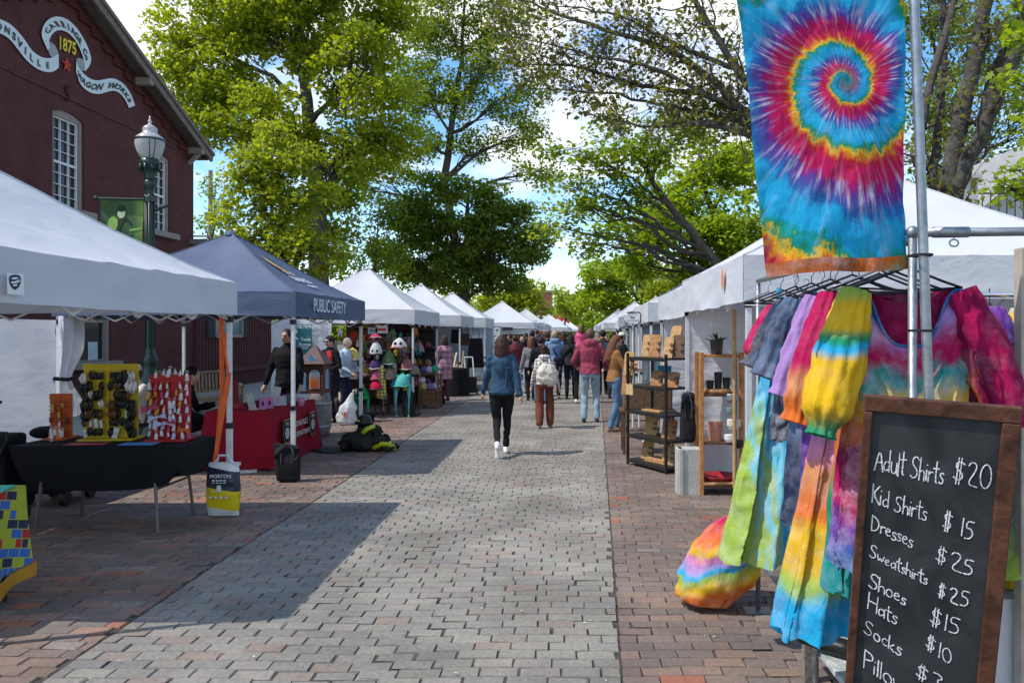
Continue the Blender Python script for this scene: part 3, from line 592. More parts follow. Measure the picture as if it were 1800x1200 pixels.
tree('young_maple_tree', 'younger yellow green maple directly behind the navy tent', xy(500, 29), [(490, 290, 29, 75, 45), (490, 235, 29, 38, 30), (440, 350, 29, 60, 45), (530, 350, 29, 65, 45), (460, 420, 29, 75, 45), (550, 430, 29, 60, 45), (400, 400, 29.5, 30, 40), (440, 300, 29, 45, 40), (500, 480, 29, 70, 30), (590, 460, 29.5, 30, 40)], 'yellow', .24, 120, .2, 12, clump=.62)
tree('slender_tree', 'tall airy tree with open branches above the middle of the street', xy(792, 47), [(780, 40, 47, 75, 65), (860, 110, 47, 60, 50), (730, 150, 47, 50, 60), (800, 170, 47, 60, 50), (890, 190, 47, 45, 40), (700, 290, 47, 55, 35), (880, 30, 47, 60, 50), (740, 250, 47, 50, 35), (850, 255, 47, 60, 32), (930, 240, 47, 45, 30), (780, -50, 47, 80, 60), (640, 330, 47, 35, 50), (950, 300, 47, 42, 28), (940, 150, 47, 40, 34)], 'mid', .27, 60, .32, 13, clump=.9, fill=1.1)
tree('dark_dense_tree', 'dark dense round crowned tree over the third and fourth left tents', xy(815, 42), [(800, 420, 42, 80, 60), (890, 450, 42, 60, 50), (730, 390, 42, 55, 55), (835, 345, 42, 50, 34), (770, 330, 42.5, 40, 30), (935, 420, 42, 32, 40), (690, 450, 42, 50, 40), (780, 480, 42, 90, 35), (870, 495, 42, 70, 26), (905, 370, 42, 36, 26), (860, 390, 42, 50, 40)], 'dark', .27, 150, .35, 14, clump=.9)
tree('spindly_tree', 'thin leaved tree filling the gap between navy and white tents', xy(655, 39), [(650, 420, 39, 35, 50), (690, 450, 39, 40, 35), (640, 470, 39, 45, 30), (680, 380, 39, 30, 35)], 'mid', .24, 60, .14, 15, clump=.7, fill=.9)
tree('spreading_maple_tree', 'bright green spreading maple behind the right hand tents', xy(1300, 29), [(1190, 360, 28, 100, 45), (1120, 410, 28, 80, 40), (1210, 420, 27, 110, 45), (1290, 390, 26.5, 80, 60), (1150, 470, 28, 70, 35), (1250, 475, 28, 80, 35), (1230, 290, 28, 110, 45), (1320, 460, 27, 50, 50), (1300, 300, 27, 60, 60)], 'bright', .26, 115, .3, 16, clump=.72, flat=1.0)
tree('drooping_maple_tree', 'darker maple reaching low boughs over the street from the right', xy(1330, 24), [(1060, 290, 24, 80, 30), (1010, 330, 24, 50, 40), (1050, 370, 24, 65, 32), (1030, 430, 24.5, 50, 28), (1120, 270, 24, 70, 36), (990, 270, 25, 45, 28), (1180, 240, 23, 80, 36), (1110, 340, 24, 55, 30), (1250, 210, 23, 70, 40), (1070, 220, 25, 50, 30), (985, 400, 25, 38, 24), (1000, 360, 25, 34, 20)], 'mid', .22, 85, .2, 17, clump=.62, flat=1.1, fill=1.1)
tree('roadside_tree', 'bright lime green tree at the far end above the right hand tents', xy(1090, 62), [(1060, 490, 62, 45, 35), (1110, 480, 62, 50, 32), (1150, 500, 62, 45, 30), (1050, 535, 62, 40, 28), (1100, 530, 62, 55, 30), (1020, 520, 64, 22, 30)], 'bright', .4, 75, .25, 18, clump=1.1)
tree('roadside_tree', 'yellow green tree just left of the orange brick house', xy(1185, 44), [(1175, 510, 44, 30, 28), (1200, 500, 44, 35, 30), (1150, 525, 44, 22, 20)], 'yellow', .3, 100, .16, 19, clump=.7)
tree('roadside_tree', 'yellowish tree beyond the sun dappled tent', xy(905, 66), [(900, 525, 66, 40, 24), (935, 520, 66, 32, 28), (865, 530, 66, 32, 20), (950, 545, 66, 22, 18)], 'yellow', .42, 75, .2, 20, clump=1.1)
tree('roadside_tree', 'slim sapling at the end of the street beside the orange brick shop', xy(990, 80), [(983, 520, 80, 12, 24), (996, 540, 80, 16, 20), (1012, 545, 80, 12, 16)], 'bright', .45, 60, .12, 21, clump=.9)
tree('sparse_tree', 'thin sparse tree with sky showing just beyond the brick building corner', xy(372, 44), [(370, 330, 44, 20, 38), (385, 380, 44, 28, 32), (360, 400, 44, 22, 26), (400, 330, 44, 18, 30)], 'mid', .24, 40, .1, 22, clump=.6, fill=.9)
tree('background_maple_tree', 'leafy tree behind the thick leaning trunks at upper right', xy(1700, 26), [(1650, 160, 26, 70, 80), (1740, 90, 26, 90, 90), (1800, 220, 26, 80, 90), (1640, 280, 26, 60, 60), (1720, 330, 26, 80, 40), (1560, 40, 26, 70, 70), (1640, 20, 26, 80, 70), (1500, 120, 27, 80, 80), (1440, 40, 27, 80, 60)], 'mid', .21, 62, .2, 23, clump=.75, fill=1.15)
tree('near_maple_tree', 'maple spray of broad leaves hanging at the right edge above the tent', xy(1990, 12.5), [(1790, 300, 12.5, 40, 30), (1760, 330, 12.5, 40, 18), (1810, 350, 12.5, 50, 25), (1810, 230, 12, 25, 40), (1780, 140, 12.5, 40, 30), (1830, 60, 12.5, 60, 50), (1790, 10, 12.5, 35, 25)], 'bright', .15, 130, .16, 24, clump=.32, shape=10, flat=.8)
# ---- the old multi-trunk tree with mostly bare limbs ----------------
ot = thing('old_bare_limbed_tree', 'old multi trunked tree whose long bare grey limbs arch over the street', 'tree', (*xy(1655, 14.5), 0))
r = np.random.default_rng(31); tb = MB(); tips = []
def limb(pts, r0, r1, twigs=0, tl=1.0):
    W = [P(*p) for p in pts]; fine = []
    for i in range(len(W)-1):
        for k in range(5): fine.append(W[i].lerp(W[i+1], k/5))
    fine.append(W[-1])
    for _ in range(2): fine = [fine[0]]+[(fine[i-1]+fine[i]*2+fine[i+1])/4 for i in range(1, len(fine)-1)]+[fine[-1]]
    fine = [p+Vector(r.normal(0, .018, 3)) for p in fine]; r0 *= .8; r1 *= .8; rr = list(np.linspace(r0, r1, len(fine))); tb.tube(fine, rr, 8)
    for _ in range(twigs):
        i = r.integers(len(fine)//5, len(fine)); d = (fine[min(i+1, len(fine)-1)]-fine[max(0, i-1)]).normalized()
        e = fine[i]+(d*.7+Vector(r.normal(0, .75, 3))+Vector((0, 0, .12))).normalized()*tl*r.uniform(.5, 1.6)
        q = curve_pts(fine[i], e, .05, r, 5, .16); tb.tube(q, list(np.linspace(max(.011, rr[i]*.4), .005, 6)), 4, cap=False); tips.append(e)
        for _ in range(4):
            j = r.integers(1, 6); e2 = q[j]+(Vector(r.normal(0, 1, 3))+d*.8).normalized()*tl*r.uniform(.25, .75)
            q2 = curve_pts(q[j], e2, .04, r, 4, .18); tb.tube(q2, [.009, .008, .006, .005, .004], 3, cap=False); tips.append(e2)
            for _ in range(2):
                j2 = r.integers(1, 5); e3 = q2[j2]+Vector(r.normal(0, 1, 3)).normalized()*tl*r.uniform(.15, .4); tb.tube([q2[j2], q2[j2].lerp(e3, .5)+Vector(r.normal(0, .03, 3)), e3], [.006, .005, .004], 3, cap=False); tips.append(e3)
base = (1648, 747, 14.5)
limb([base, (1650, 620, 14.5), (1655, 470, 14.5), (1662, 350, 14.5), (1690, 200, 14.5), (1718, 90, 14.5), (1745, -60, 14.5)], .32, .15, 10, .9)
limb([(1655, 420, 14.5), (1680, 330, 14.4), (1730, 220, 14.2), (1775, 120, 14), (1830, 20, 13.8)], .22, .14, 8, .9)
limb([(1655, 430, 14.6), (1638, 320, 14.9), (1652, 200, 15.3), (1660, 100, 15.6), (1655, -40, 16)], .15, .07, 10, .9)
limb([(1650, 440, 14.6), (1612, 300, 14.9), (1625, 190, 15), (1655, 80, 15.2), (1690, -30, 15.4)], .13, .09, 8, .9)
limb([(1725, 215, 14.4), (1755, 110, 14.6), (1800, 30, 14.8)], .14, .1, 6, .8)
limb([(1650, 400, 14.6), (1560, 320, 15), (1440, 275, 15.4), (1340, 235, 15.8), (1265, 150, 16.3), (1180, 88, 17), (1060, 50, 17.6), (960, 18, 18.2), (900, -8, 18.5)], .17, .022, 34, 1.1)
limb([(1500, 300, 15.2), (1350, 215, 16), (1240, 165, 16.6), (1130, 152, 17.2), (1000, 112, 17.8), (925, 114, 18.2)], .12, .018, 30, 1.0)
limb([(1450, 285, 15.4), (1320, 220, 16), (1200, 190, 16.8), (1090, 168, 17.4), (935, 154, 18)], .09, .014, 28, .95)
limb([(1400, 250, 15.6), (1300, 130, 16), (1235, 25, 16.2), (1190, -50, 16.3)], .12, .06, 16, 1.0)
limb([(1300, 125, 16), (1200, 85, 16.5), (1090, 25, 17), (980, 10, 17.4)], .08, .015, 16, .9)
limb([(1380, 260, 15.6), (1250, 215, 16), (1140, 225, 16.6), (1060, 205, 17)], .1, .012, 16, .8)
limb([(1330, 200, 16), (1270, 180, 16), (1150, 120, 16.4), (1050, 100, 17), (880, 60, 18)], .09, .012, 20, .9)
limb([(1480, 290, 15.3), (1400, 120, 16.5), (1380, 20, 17), (1370, -40, 17.2)], .1, .06, 12, .9)
tb.build('trunk', BARKG, ot, smooth=True)
tp = np.array([tuple(t) for t in tips]); pick = tp[r.random(len(tp)) < .6]; C = np.concatenate([p+r.normal(0, .13, (r.integers(2, 7), 3)) for p in pick])
leaf_mesh('crown', C, .12, LM['olive'], ot, r, .7, 4)
# ---- far wood closing the view --------------------------------------
def far_wood():
    r = np.random.default_rng(41); C = []
    for k in range(260):
        x = r.uniform(-95, 120); y = r.uniform(125, 165); h = r.uniform(3, 9)
        n = 150; d = r.normal(0, 1, (n, 3)); d /= np.linalg.norm(d, axis=1)[:, None]; C.append(np.array([x, y, h*.55])+d*np.array([4.2, 3, h*.5])*(r.uniform(.3, 1, (n, 1))**.5))
    root = bpy.data.objects.new('distant_wood', None); COL.objects.link(root); C = np.concatenate(C); o = leaf_mesh('distant_wood', C, 1.0, LM['mid'], root, r, .6, 4); o.parent = None; bpy.data.objects.remove(root); o.name = 'distant_wood'
    tag(o, 'far green treeline closing the view behind everything', 'woodland', kind='stuff')
far_wood()
# ================================================================== MARKET TENTS
def tentfab(name, col, trans=.25, bump=.2, dirt=.05):
    m = bpy.data.materials.new(name); m.use_nodes = True; t = m.node_tree; b = t.nodes['Principled BSDF']; o = t.nodes['Material Output']
    b.inputs['Roughness'].default_value = .62; b.inputs['Specular IOR Level'].default_value = .25
    co = N(t, 'ShaderNodeTexCoord'); ns = N(t, 'ShaderNodeTexNoise', i_Scale=1.7, i_Detail=6.0); L(t, co.outputs['Object'], ns.inputs['Vector'])
    r = N(t, 'ShaderNodeValToRGB'); r.color_ramp.elements[0].position = .3; r.color_ramp.elements[1].position = .65; r.color_ramp.elements[0].color = (*[c*(1-dirt*2) for c in col], 1); r.color_ramp.elements[1].color = (*col, 1)
    L(t, ns.outputs[0], r.inputs[0]); L(t, r.outputs[0], b.inputs['Base Color'])
    mp = N(t, 'ShaderNodeMapping'); mp.inputs['Scale'].default_value = (1, 1, 2.2); mp.inputs['Rotation'].default_value = (.3, .5, .2); L(t, co.outputs['Object'], mp.inputs[0])
    n2 = N(t, 'ShaderNodeTexNoise', i_Scale=2.0, i_Detail=4.0, i_Roughness=.5); n2.inputs['Distortion'].default_value = .5; L(t, mp.outputs[0], n2.inputs['Vector'])
    n3 = N(t, 'ShaderNodeTexNoise', i_Scale=26.0, i_Detail=3.0); L(t, co.outputs['Object'], n3.inputs['Vector'])
    a = N(t, 'ShaderNodeMath', operation='MULTIPLY_ADD'); L(t, n3.outputs[0], a.inputs[0]); a.inputs[1].default_value = .06; L(t, n2.outputs[0], a.inputs[2])
    bp = N(t, 'ShaderNodeBump'); bp.inputs['Strength'].default_value = bump; bp.inputs['Distance'].default_value = .09; L(t, a.outputs[0], bp.inputs['Height']); L(t, bp.outputs[0], b.inputs['Normal'])
    tr = N(t, 'ShaderNodeBsdfTranslucent'); L(t, r.outputs[0], tr.inputs[0]); L(t, bp.outputs[0], tr.inputs[1]); ms = N(t, 'ShaderNodeMixShader'); ms.inputs[0].default_value = trans
    L(t, b.outputs[0], ms.inputs[1]); L(t, tr.outputs[0], ms.inputs[2]); L(t, ms.outputs[0], o.inputs[0]); return m
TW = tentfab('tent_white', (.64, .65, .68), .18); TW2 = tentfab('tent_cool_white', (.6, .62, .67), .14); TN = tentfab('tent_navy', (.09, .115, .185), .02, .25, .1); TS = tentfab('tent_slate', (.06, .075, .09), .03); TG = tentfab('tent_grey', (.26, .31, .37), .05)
WALLF = tentfab('side_wall_cloth', (.68, .69, .73), .25, .5)
STEEL = mat('white_steel', (.62, .62, .61), rough=.4, var=.08, spec=.5, vscale=20); GALV = mat('galvanised_steel', (.3, .32, .34), rough=.42, var=.22, vscale=24, metal=.75, bump=.1)
BLACKP = mat('black_plastic', (.012, .012, .014), rough=.45, spec=.4)
def tent(label, x0, x1, y0, y1, zv=1.94, ze=2.25, zp=3.15, m=None, group='market tents along the street', legs='1111', truss='1111', vent=False, seed=0, legm=None, name='canopy_tent', cat='tent', wob=.018):
    """x0<x1, y0<y1 eaves; legs and truss flags in order left-near, right-near, right-far, left-far / near, right, far, left"""
    m = m or TW; legm = legm or STEEL; root = thing(name, label, cat, ((x0+x1)/2, (y0+y1)/2, 0), group=group)
    cx, cy = (x0+x1)/2, (y0+y1)/2; pk = Vector((cx, cy, zp)); cs = [Vector((x0, y0, ze)), Vector((x1, y0, ze)), Vector((x1, y1, ze)), Vector((x0, y1, ze))]
    def roof(a, b):
        def fn(u, v):                        # u along eave, v from peak to eave
            e = a.lerp(b, u); p = pk.lerp(e, v); s = math.sin(math.pi*u)
            p.z = ze+(zp-ze)*((1-v)**1.16)-.055*s*math.sin(math.pi*min(1, v*1.05))
            p.z += wob*fbm(p.x+seed, p.y, seed*.3, 1.6)*min(1, (1-v)*4+.2)*min(1, v*4)
            n = math.sin(math.pi*u)**.5*v; p.z += .012*math.sin(u*38+fbm(u*3, v*3, seed)*5)*(1-abs(2*u-1))**2*(v**3)
            return p
        return fn
    mb = MB()
    for i in range(4): mb.grid(roof(cs[i], cs[(i+1) % 4]), 22, 16, flip=True)
    mb.lathe([(.1, -.07), (.06, -.01), (.02, .02)], pk, 10)
    for i in range(4): mb.tube([roof(cs[i], cs[(i+1) % 4])(0, v)+Vector((0, 0, .003)) for v in np.linspace(.02, 1, 18)], .007, 5)
    mb.build('canopy', m, root, smooth=True)
    nrm = [Vector((0, -1, 0)), Vector((1, 0, 0)), Vector((0, 1, 0)), Vector((-1, 0, 0))]
    for i in range(4):
        a, b, n = cs[i], cs[(i+1) % 4], nrm[i]
        def vf(u, v, a=a, b=b, n=n, i=i):
            p = a.lerp(b, u); p.z = ze-.004-(ze-zv)*v+.022*math.sin(math.pi*u)*v*(-1 if i % 2 else 1)*.8
            k = min(1, 4*u, 4*(1-u)); p += n*(.004+.022*v*fbm(u*5+seed, v*1.5+i, seed, 1.4)*k+.02*v*v*k)
            p.z += .012*fbm(u*7+i, seed, 0, 1)*v*k; return p
        mb = MB(); mb.grid(vf, 26, 8, flip=True); mb.build('valance', m, root, smooth=True)
    inn = .05
    for k, (sx, sy) in enumerate(((1, 1), (-1, 1), (-1, -1), (1, -1))):
        if legs[k] == '0': continue
        c = cs[k]; x, y = c.x+sx*inn, c.y+sy*inn; mb = MB(); mb.box((x, y, ze/2), (.04, .04, ze-.02)); mb.box((x, y, .42), (.047, .047, .82)); lg = mb.build('leg', legm, root)
        mb = MB(); mb.box((x, y, .012), (.11, .11, .012)); mb.build('foot', legm, lg)
        for zc_ in (ze-.36, .86): mb = MB(); mb.box((x, y, zc_), (.06, .06, .055)); mb.build('clamp', BLACKP, lg)
    for k in range(4):
        if truss[k] == '0': continue
        a, b = cs[k].copy(), cs[(k+1) % 4].copy(); n = nrm[k]; a -= n*inn; b -= n*inn; mb = MB(); zt_, zb_ = ze-.05, zv-.06
        q = [a.lerp(b, t) for t in (0.015, .25, .5, .75, .985)]
        for i in range(4):
            hi, lo = (zt_, zb_) if i % 2 == 0 else (zb_, zt_)
            mb.bar((q[i].x, q[i].y, hi), (q[i+1].x, q[i+1].y, lo), .022, .014); mb.bar((q[i].x-n.x*.016, q[i].y-n.y*.016, lo), (q[i+1].x-n.x*.016, q[i+1].y-n.y*.016, hi), .022, .014)
        mb.build('truss', legm, root)
    mb = MB(); mb.tube([(cx, cy, ze-.15), (cx, cy, zp-.05)], .018, 8)
    for c in cs: mb.bar((cx, cy, ze-.1), (c.x*.96+cx*.04, c.y*.96+cy*.04, ze-.25), .02, .014)
    mb.build('center_pole', legm, root); return root
def side_wall(root, a, b, z0, z1, m=None, amp=.05, seed=0, name='side_wall'):
    a, b = Vector(a), Vector(b); n = (b-a).cross(Vector((0, 0, 1))).normalized()
    def fn(u, v):
        p = a.lerp(b, u); p.z = z0+(z1-z0)*v; w = (1-v)*.6+.4
        return p+n*(amp*w*(fbm(u*4+seed, v*.9, seed, 1.2)+.5*fbm(u*9+v*3, v*4+seed, 3, 1.3)))
    mb = MB(); mb.grid(fn, 48, 40); return mb.build(name, m or WALLF, root, smooth=True)
XL = -3.22
t1 = tent('nearest white tent at the left edge with an orange strap on its corner leg', -6.1, XL, 4.25, 7.45, zv=1.93, ze=2.24, zp=3.14, seed=1, legs='0111', wob=.03)
side_wall(t1, (-6.0, 4.6, 0), (-6.02, 9.02, 0), .02, 1.9, seed=2, amp=.09)
def curtain(u, v):                           # gathered end of the wall, tied back
    pin = 1-.62*math.exp(-((v-.38)/.2)**2); x = -5.98+.06*math.sin(u*16+v*2)*pin+.05*u; y = 9.0+.42*u*pin; return Vector((x+.1*(1-v)*0, y, .75+1.2*v if v > 0 else .75))
mb = MB(); mb.grid(curtain, 24, 20); mb.build('wall_curtain', WALLF, t1, smooth=True)
mb = MB(); mb.tube([(-6.05, 8.97, 1.22), (-5.9, 9.05, 1.2), (-5.9, 9.2, 1.22), (-6.05, 9.2, 1.21)], .025, 6); mb.build('tie_strap', BLACKP, t1)
# maker's patch on the valance: dark rounded badge with white stripes
mb = MB(); zc = lambda px, py: P(px, py, 0)
def patch(px, py, off): Y = (XL+off)*F/(px-VPX); return Vector((XL+off, Y, EYE+(HZ-py)*Y/F))
mb = MB(); mb.add([patch(*q, .05) for q in ((12, 480), (41, 481), (43, 519), (13, 517))], [(3, 2, 1, 0)]); pt = mb.build('patch', WHITE, t1)
mb = MB(); sh = [(16, 488), (19, 484), (27, 482.5), (34, 484), (37, 488), (36.5, 497), (33, 505), (27, 509.5), (21, 505), (17, 497)]; mb.add([patch(*q, .053) for q in sh], [tuple(reversed(range(10)))]); mb.build('badge', mat('badge_navy', (.02, .035, .08)), pt)
mb = MB()
for a in ([(19, 489), (26, 487), (34, 488), (28, 491), (22, 491)], [(19, 495), (27, 494), (35, 491), (34, 496), (26, 498), (20, 498)], [(22, 500), (31, 499), (29, 503), (24, 503)]): mb.add([patch(*q, .056) for q in a], [tuple(reversed(range(len(a))))])
mb.build('badge_stripe', WHITE, pt)
t2 = tent('navy blue tent lettered for public safety', -6.1, XL, 9.06, 12.12, zv=1.95, ze=2.24, zp=3.14, m=TN, seed=5)
LET = mat('white_lettering', (.72, .75, .78), rough=.6, var=.05)
mb = MB(); put_text(mb, 'PUBLIC SAFETY', (XL+.06, 10.2, 2.02), (0, 1, 0), (0, 0, 1), .235, sx=.86, bold=.008); mb.build('lettering', LET, t2)
# crest and town lettering on the street side roof panel
def roofpt(u, v, off=.02):                   # u along street 0..1 (near to far), v 0 eave .. 1 peak
    e = Vector((XL, 9.06+3.06*u, 2.24)); pk = Vector((-4.66, 10.59, 3.14)); p = e.lerp(pk, v); p.z = 2.24+.9*(v**1.16)-.055*math.sin(math.pi*u)*math.sin(math.pi*v); return p+Vector((.55, 0, .83))*off
def roof_patch(name, quads, m, off):
    mb = MB()
    for q in quads:
        mb.grid(lambda a, b, q=q: roofpt(*[((1-a)*((1-b)*q[0][k]+b*q[3][k])+a*((1-b)*q[1][k]+b*q[2][k])) for k in (0, 1)], off), 6, 4)
    return mb.build(name, m, t2)
cr_ = roof_patch('crest', [[(.34, .62), (.52, .46), (.55, .5), (.38, .7)]], mat('crest_gold', (.7, .45, .02)), .028)
roof_patch('crest_band', [[(.38, .53), (.54, .42), (.55, .45), (.4, .56)]], mat('crest_red', (.6, .2, .05)), .034)
mb = MB()
for body, vv, sz in (('TOWN OF', .43, .13), ('ZIONSVILLE', .31, .19), ('INDIANA', .21, .11)):
    vs, fs = text_geo(body, 0, .02); mb.add([roofpt(.5+x*sz/3.06, vv+y*sz/1.7, .03) for x, y, z in vs], fs)
mb.build('roof_lettering', LET, t2)
t3 = tent('white tent full of knitted hats, third on the left', -6.0, XL, 16.05, 19.1, ze=2.24, zp=3.25, seed=9)
side_wall(t3, (-6.2, 16.0, 0), (-4.95, 16.02, 0), .05, 2.0, seed=4); side_wall(t3, (-6.0, 16.1, 0), (-6.0, 19, 0), .05, 2.0, seed=5)
t4 = tent('white tent with black bags hung inside, fourth on the left', -6.1, XL+.05, 22.6, 25.6, ze=2.27, zp=3.29, seed=12)
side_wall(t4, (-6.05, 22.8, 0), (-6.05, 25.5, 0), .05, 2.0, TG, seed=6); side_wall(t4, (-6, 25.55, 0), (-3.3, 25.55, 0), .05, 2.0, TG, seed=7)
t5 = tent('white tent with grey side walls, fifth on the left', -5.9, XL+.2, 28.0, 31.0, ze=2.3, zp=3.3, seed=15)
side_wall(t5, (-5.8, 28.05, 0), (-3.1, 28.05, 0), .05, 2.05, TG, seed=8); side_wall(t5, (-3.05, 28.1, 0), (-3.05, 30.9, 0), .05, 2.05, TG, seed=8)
mb = MB(); q = P(874, 592, 27.9); mb.add([(q.x-.17, 27.9, 1.28), (q.x+.17, 27.9, 1.28), (q.x+.17, 27.9, 2.0), (q.x-.17, 27.9, 2.0)], [(0, 1, 2, 3)]); vs_ = tag(mb.build('vertical_sign', TG, None), 'grey vertical sign with white letters on the fifth left tent', 'sign')
mb = MB(); put_text(mb, 'HND', (q.x+.1, 27.88, 1.62), (0, 0, 1), (-1, 0, 0), .3, sx=1.0, bold=.03); mb.build('lettering', WHITE, vs_)
t6 = tent('grey looking tent dappled by leaf shadow, sixth on the left', -4.6, -1.5, 33.6, 36.7, ze=2.2, zp=3.2, m=TW2, seed=18)
side_wall(t6, (-4.5, 33.65, 0), (-1.6, 33.65, 0), 1.7, 2.0, TW2, seed=9)
mb = MB(); mb.box((-3.0, 33.5, 1.93), (1.1, .03, .13)); tag(mb.build('dark_sign_board', mat('board_navy', (.02, .03, .05)), None), 'long dark name board on the front of the dappled tent', 'sign')
tent('bright white tent just beyond the dappled one', -4.1, -1.1, 45, 48, ze=2.2, zp=3.22, seed=21)
tent('white tent beside the far bright one, low against the crowd', -2.9, .0, 54, 57, ze=2.15, zp=3.1, m=TW2, seed=22)
for k, (cx, cy) in enumerate(((-1.7, 72), (-1.2, 82), (-.6, 94), (.2, 108))): tent(['small far white tent nearest the orange brick shop', 'second small far tent peak right of the orange shop', 'third small far tent peak in the row of four', 'last small tent peak left of the child in pink'][k], cx-1.55, cx+1.55, cy-1.5, cy+1.5, ze=2.2, zp=3.3, seed=30+k, legs='1111', truss='0000')
XR = 1.3
r1 = tent('white plant seller tent with an orange leaf badge on its valance', XR, 4.4, 5.72, 8.8, zv=1.99, ze=2.33, zp=3.3, seed=41)
side_wall(r1, (4.3, 8.72, 0), (XR+.05, 8.74, 0), .12, 2.0, seed=11, amp=.08)
mb = MB(); c = Vector((XR-.03, 6.35, 2.2)); lf = [(0, .1), (.045, .03), (.05, -.04), (.02, -.1), (-.015, -.1), (-.045, -.04), (-.04, .03)]; mb.add([(c.x, c.y+a, c.z+b) for a, b in lf], [tuple(range(7))]); mb.build('leaf_badge', mat('badge_orange', (.7, .22, .06)), r1)
r2 = tent('second white tent on the right, arched opening', 1.42, 4.4, 9.2, 12.2, zv=1.96, ze=2.31, zp=3.1, seed=44)
side_wall(r2, (4.3, 12.1, 0), (1.5, 12.12, 0), .1, 2.0, seed=13)
tent('third white tent on the right with a boxy cloth wall', 1.4, 4.4, 13.5, 16.5, zv=1.95, ze=2.28, zp=3.05, seed=47)
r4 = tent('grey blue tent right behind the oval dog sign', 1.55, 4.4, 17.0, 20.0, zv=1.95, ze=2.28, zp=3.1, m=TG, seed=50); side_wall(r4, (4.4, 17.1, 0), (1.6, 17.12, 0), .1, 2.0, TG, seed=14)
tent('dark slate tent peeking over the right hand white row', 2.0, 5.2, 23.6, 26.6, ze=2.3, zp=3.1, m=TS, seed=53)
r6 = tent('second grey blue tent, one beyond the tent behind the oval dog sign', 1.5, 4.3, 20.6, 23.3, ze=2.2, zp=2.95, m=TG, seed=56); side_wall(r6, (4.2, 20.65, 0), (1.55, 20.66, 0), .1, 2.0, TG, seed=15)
for k, (cy, x) in enumerate(((30, 1.9), (35.6, 1.55), (41, 1.7), (48, 1.6), (57, 1.9), (69, 2.4), (86, 3.2))):
    tent(['white tent peak just left of the oval sign bracket', 'bright white tent peak left of the oval sign', 'white tent roof with lilac wall far on the right', 'far white tent on the right above the bearded crowd', 'small far right tent, third from the end', 'small far right tent, second from the end', 'smallest far right tent at the very end of the row'][k], x, x+3, cy-1.5, cy+1.5, ze=2.2, zp=3.05+.004*cy, seed=60+k, truss='0000')
# ================================================================== PEOPLE
SKIN = mat('skin', (.55, .33, .24), rough=.55, var=.06, spec=.35); SKINT = mat('skin_tan', (.42, .24, .16), rough=.55, var=.06)
def hairmat(n, c): return mat('hair_'+n, c, rough=.55, var=.35, vscale=45, spec=.3, bump=.5, bscale=90)
HAIR = {'brown': hairmat('brown', (.045, .02, .013)), 'black': hairmat('black', (.012, .009, .008)), 'blond': hairmat('blond', (.45, .33, .17)), 'auburn': hairmat('auburn', (.14, .05, .02)), 'grey': hairmat('grey', (.32, .3, .28)), 'light': hairmat('light', (.12, .075, .045))}
def ellring(c, rx, ry, n=20): return [(c[0]+rx*math.cos(2*math.pi*i/n), c[1]+ry*math.sin(2*math.pi*i/n), c[2]) for i in range(n)]
def loft(mb, rings):
    n = len(rings[0]); vs = [p for r_ in rings for p in r_]; k = len(rings)
    fs = [(i*n+j, i*n+(j+1) % n, (i+1)*n+(j+1) % n, (i+1)*n+j) for i in range(k-1) for j in range(n)]+[tuple(reversed(range(n))), tuple((k-1)*n+j for j in range(n))]
    mb.add(vs, fs)
def capsule(mb, pts, rad, n=12):
    mb.tube(pts, rad, n); mb.ball(pts[0], rad[0]*.99, n); mb.ball(pts[-1], rad[-1]*.99, n)
    for p, r_ in zip(pts[1:-1], rad[1:-1]): mb.ball(p, r_, n)
def bent(a, b, l1, l2, pole):
    """middle joint of a two-bone limb from a to b bending towards pole"""
    a, b, pole = Vector(a), Vector(b), Vector(pole); d = b-a; L_ = min(d.length, (l1+l2)*.999); dn = d.normalized(); b = a+dn*L_
    x = (l1*l1-l2*l2+L_*L_)/(2*L_); h = math.sqrt(max(0, l1*l1-x*x)); pn = (pole-dn*pole.dot(dn)).normalized(); return a+dn*x+pn*h, b
def hand(mb, wrist, d, pn, s, side, curl=.5):
    """palm and five fingers; d: pointing direction, pn: palm normal (fingers curl towards it)"""
    d = Vector(d).normalized(); pn = Vector(pn); pn = (pn-d*pn.dot(d)).normalized(); w_ = d.cross(pn)*side
    wrist = Vector(wrist); capsule(mb, [wrist, wrist+d*.045*s, wrist+d*.085*s], [.024*s, .03*s, .031*s], 8)
    for i, (o, ln) in enumerate(((.03, .072), (.011, .08), (-.009, .076), (-.027, .06))):
        p = wrist+d*.085*s+w_*o*s; a1 = curl*.6; a2 = curl*1.3
        q = p+(d*math.cos(a1)+pn*math.sin(a1))*ln*.5*s; e = q+(d*math.cos(a1+a2)+pn*math.sin(a1+a2))*ln*.5*s
        capsule(mb, [p, q, e], [.0105*s, .0095*s, .0075*s], 6)
    p = wrist+d*.03*s+w_*.026*s; q = p+(d*.6+w_*.75+pn*.25).normalized()*.038*s; capsule(mb, [p, q, q+(d*.85+pn*.5).normalized()*.034*s], [.0125*s, .011*s, .009*s], 6)
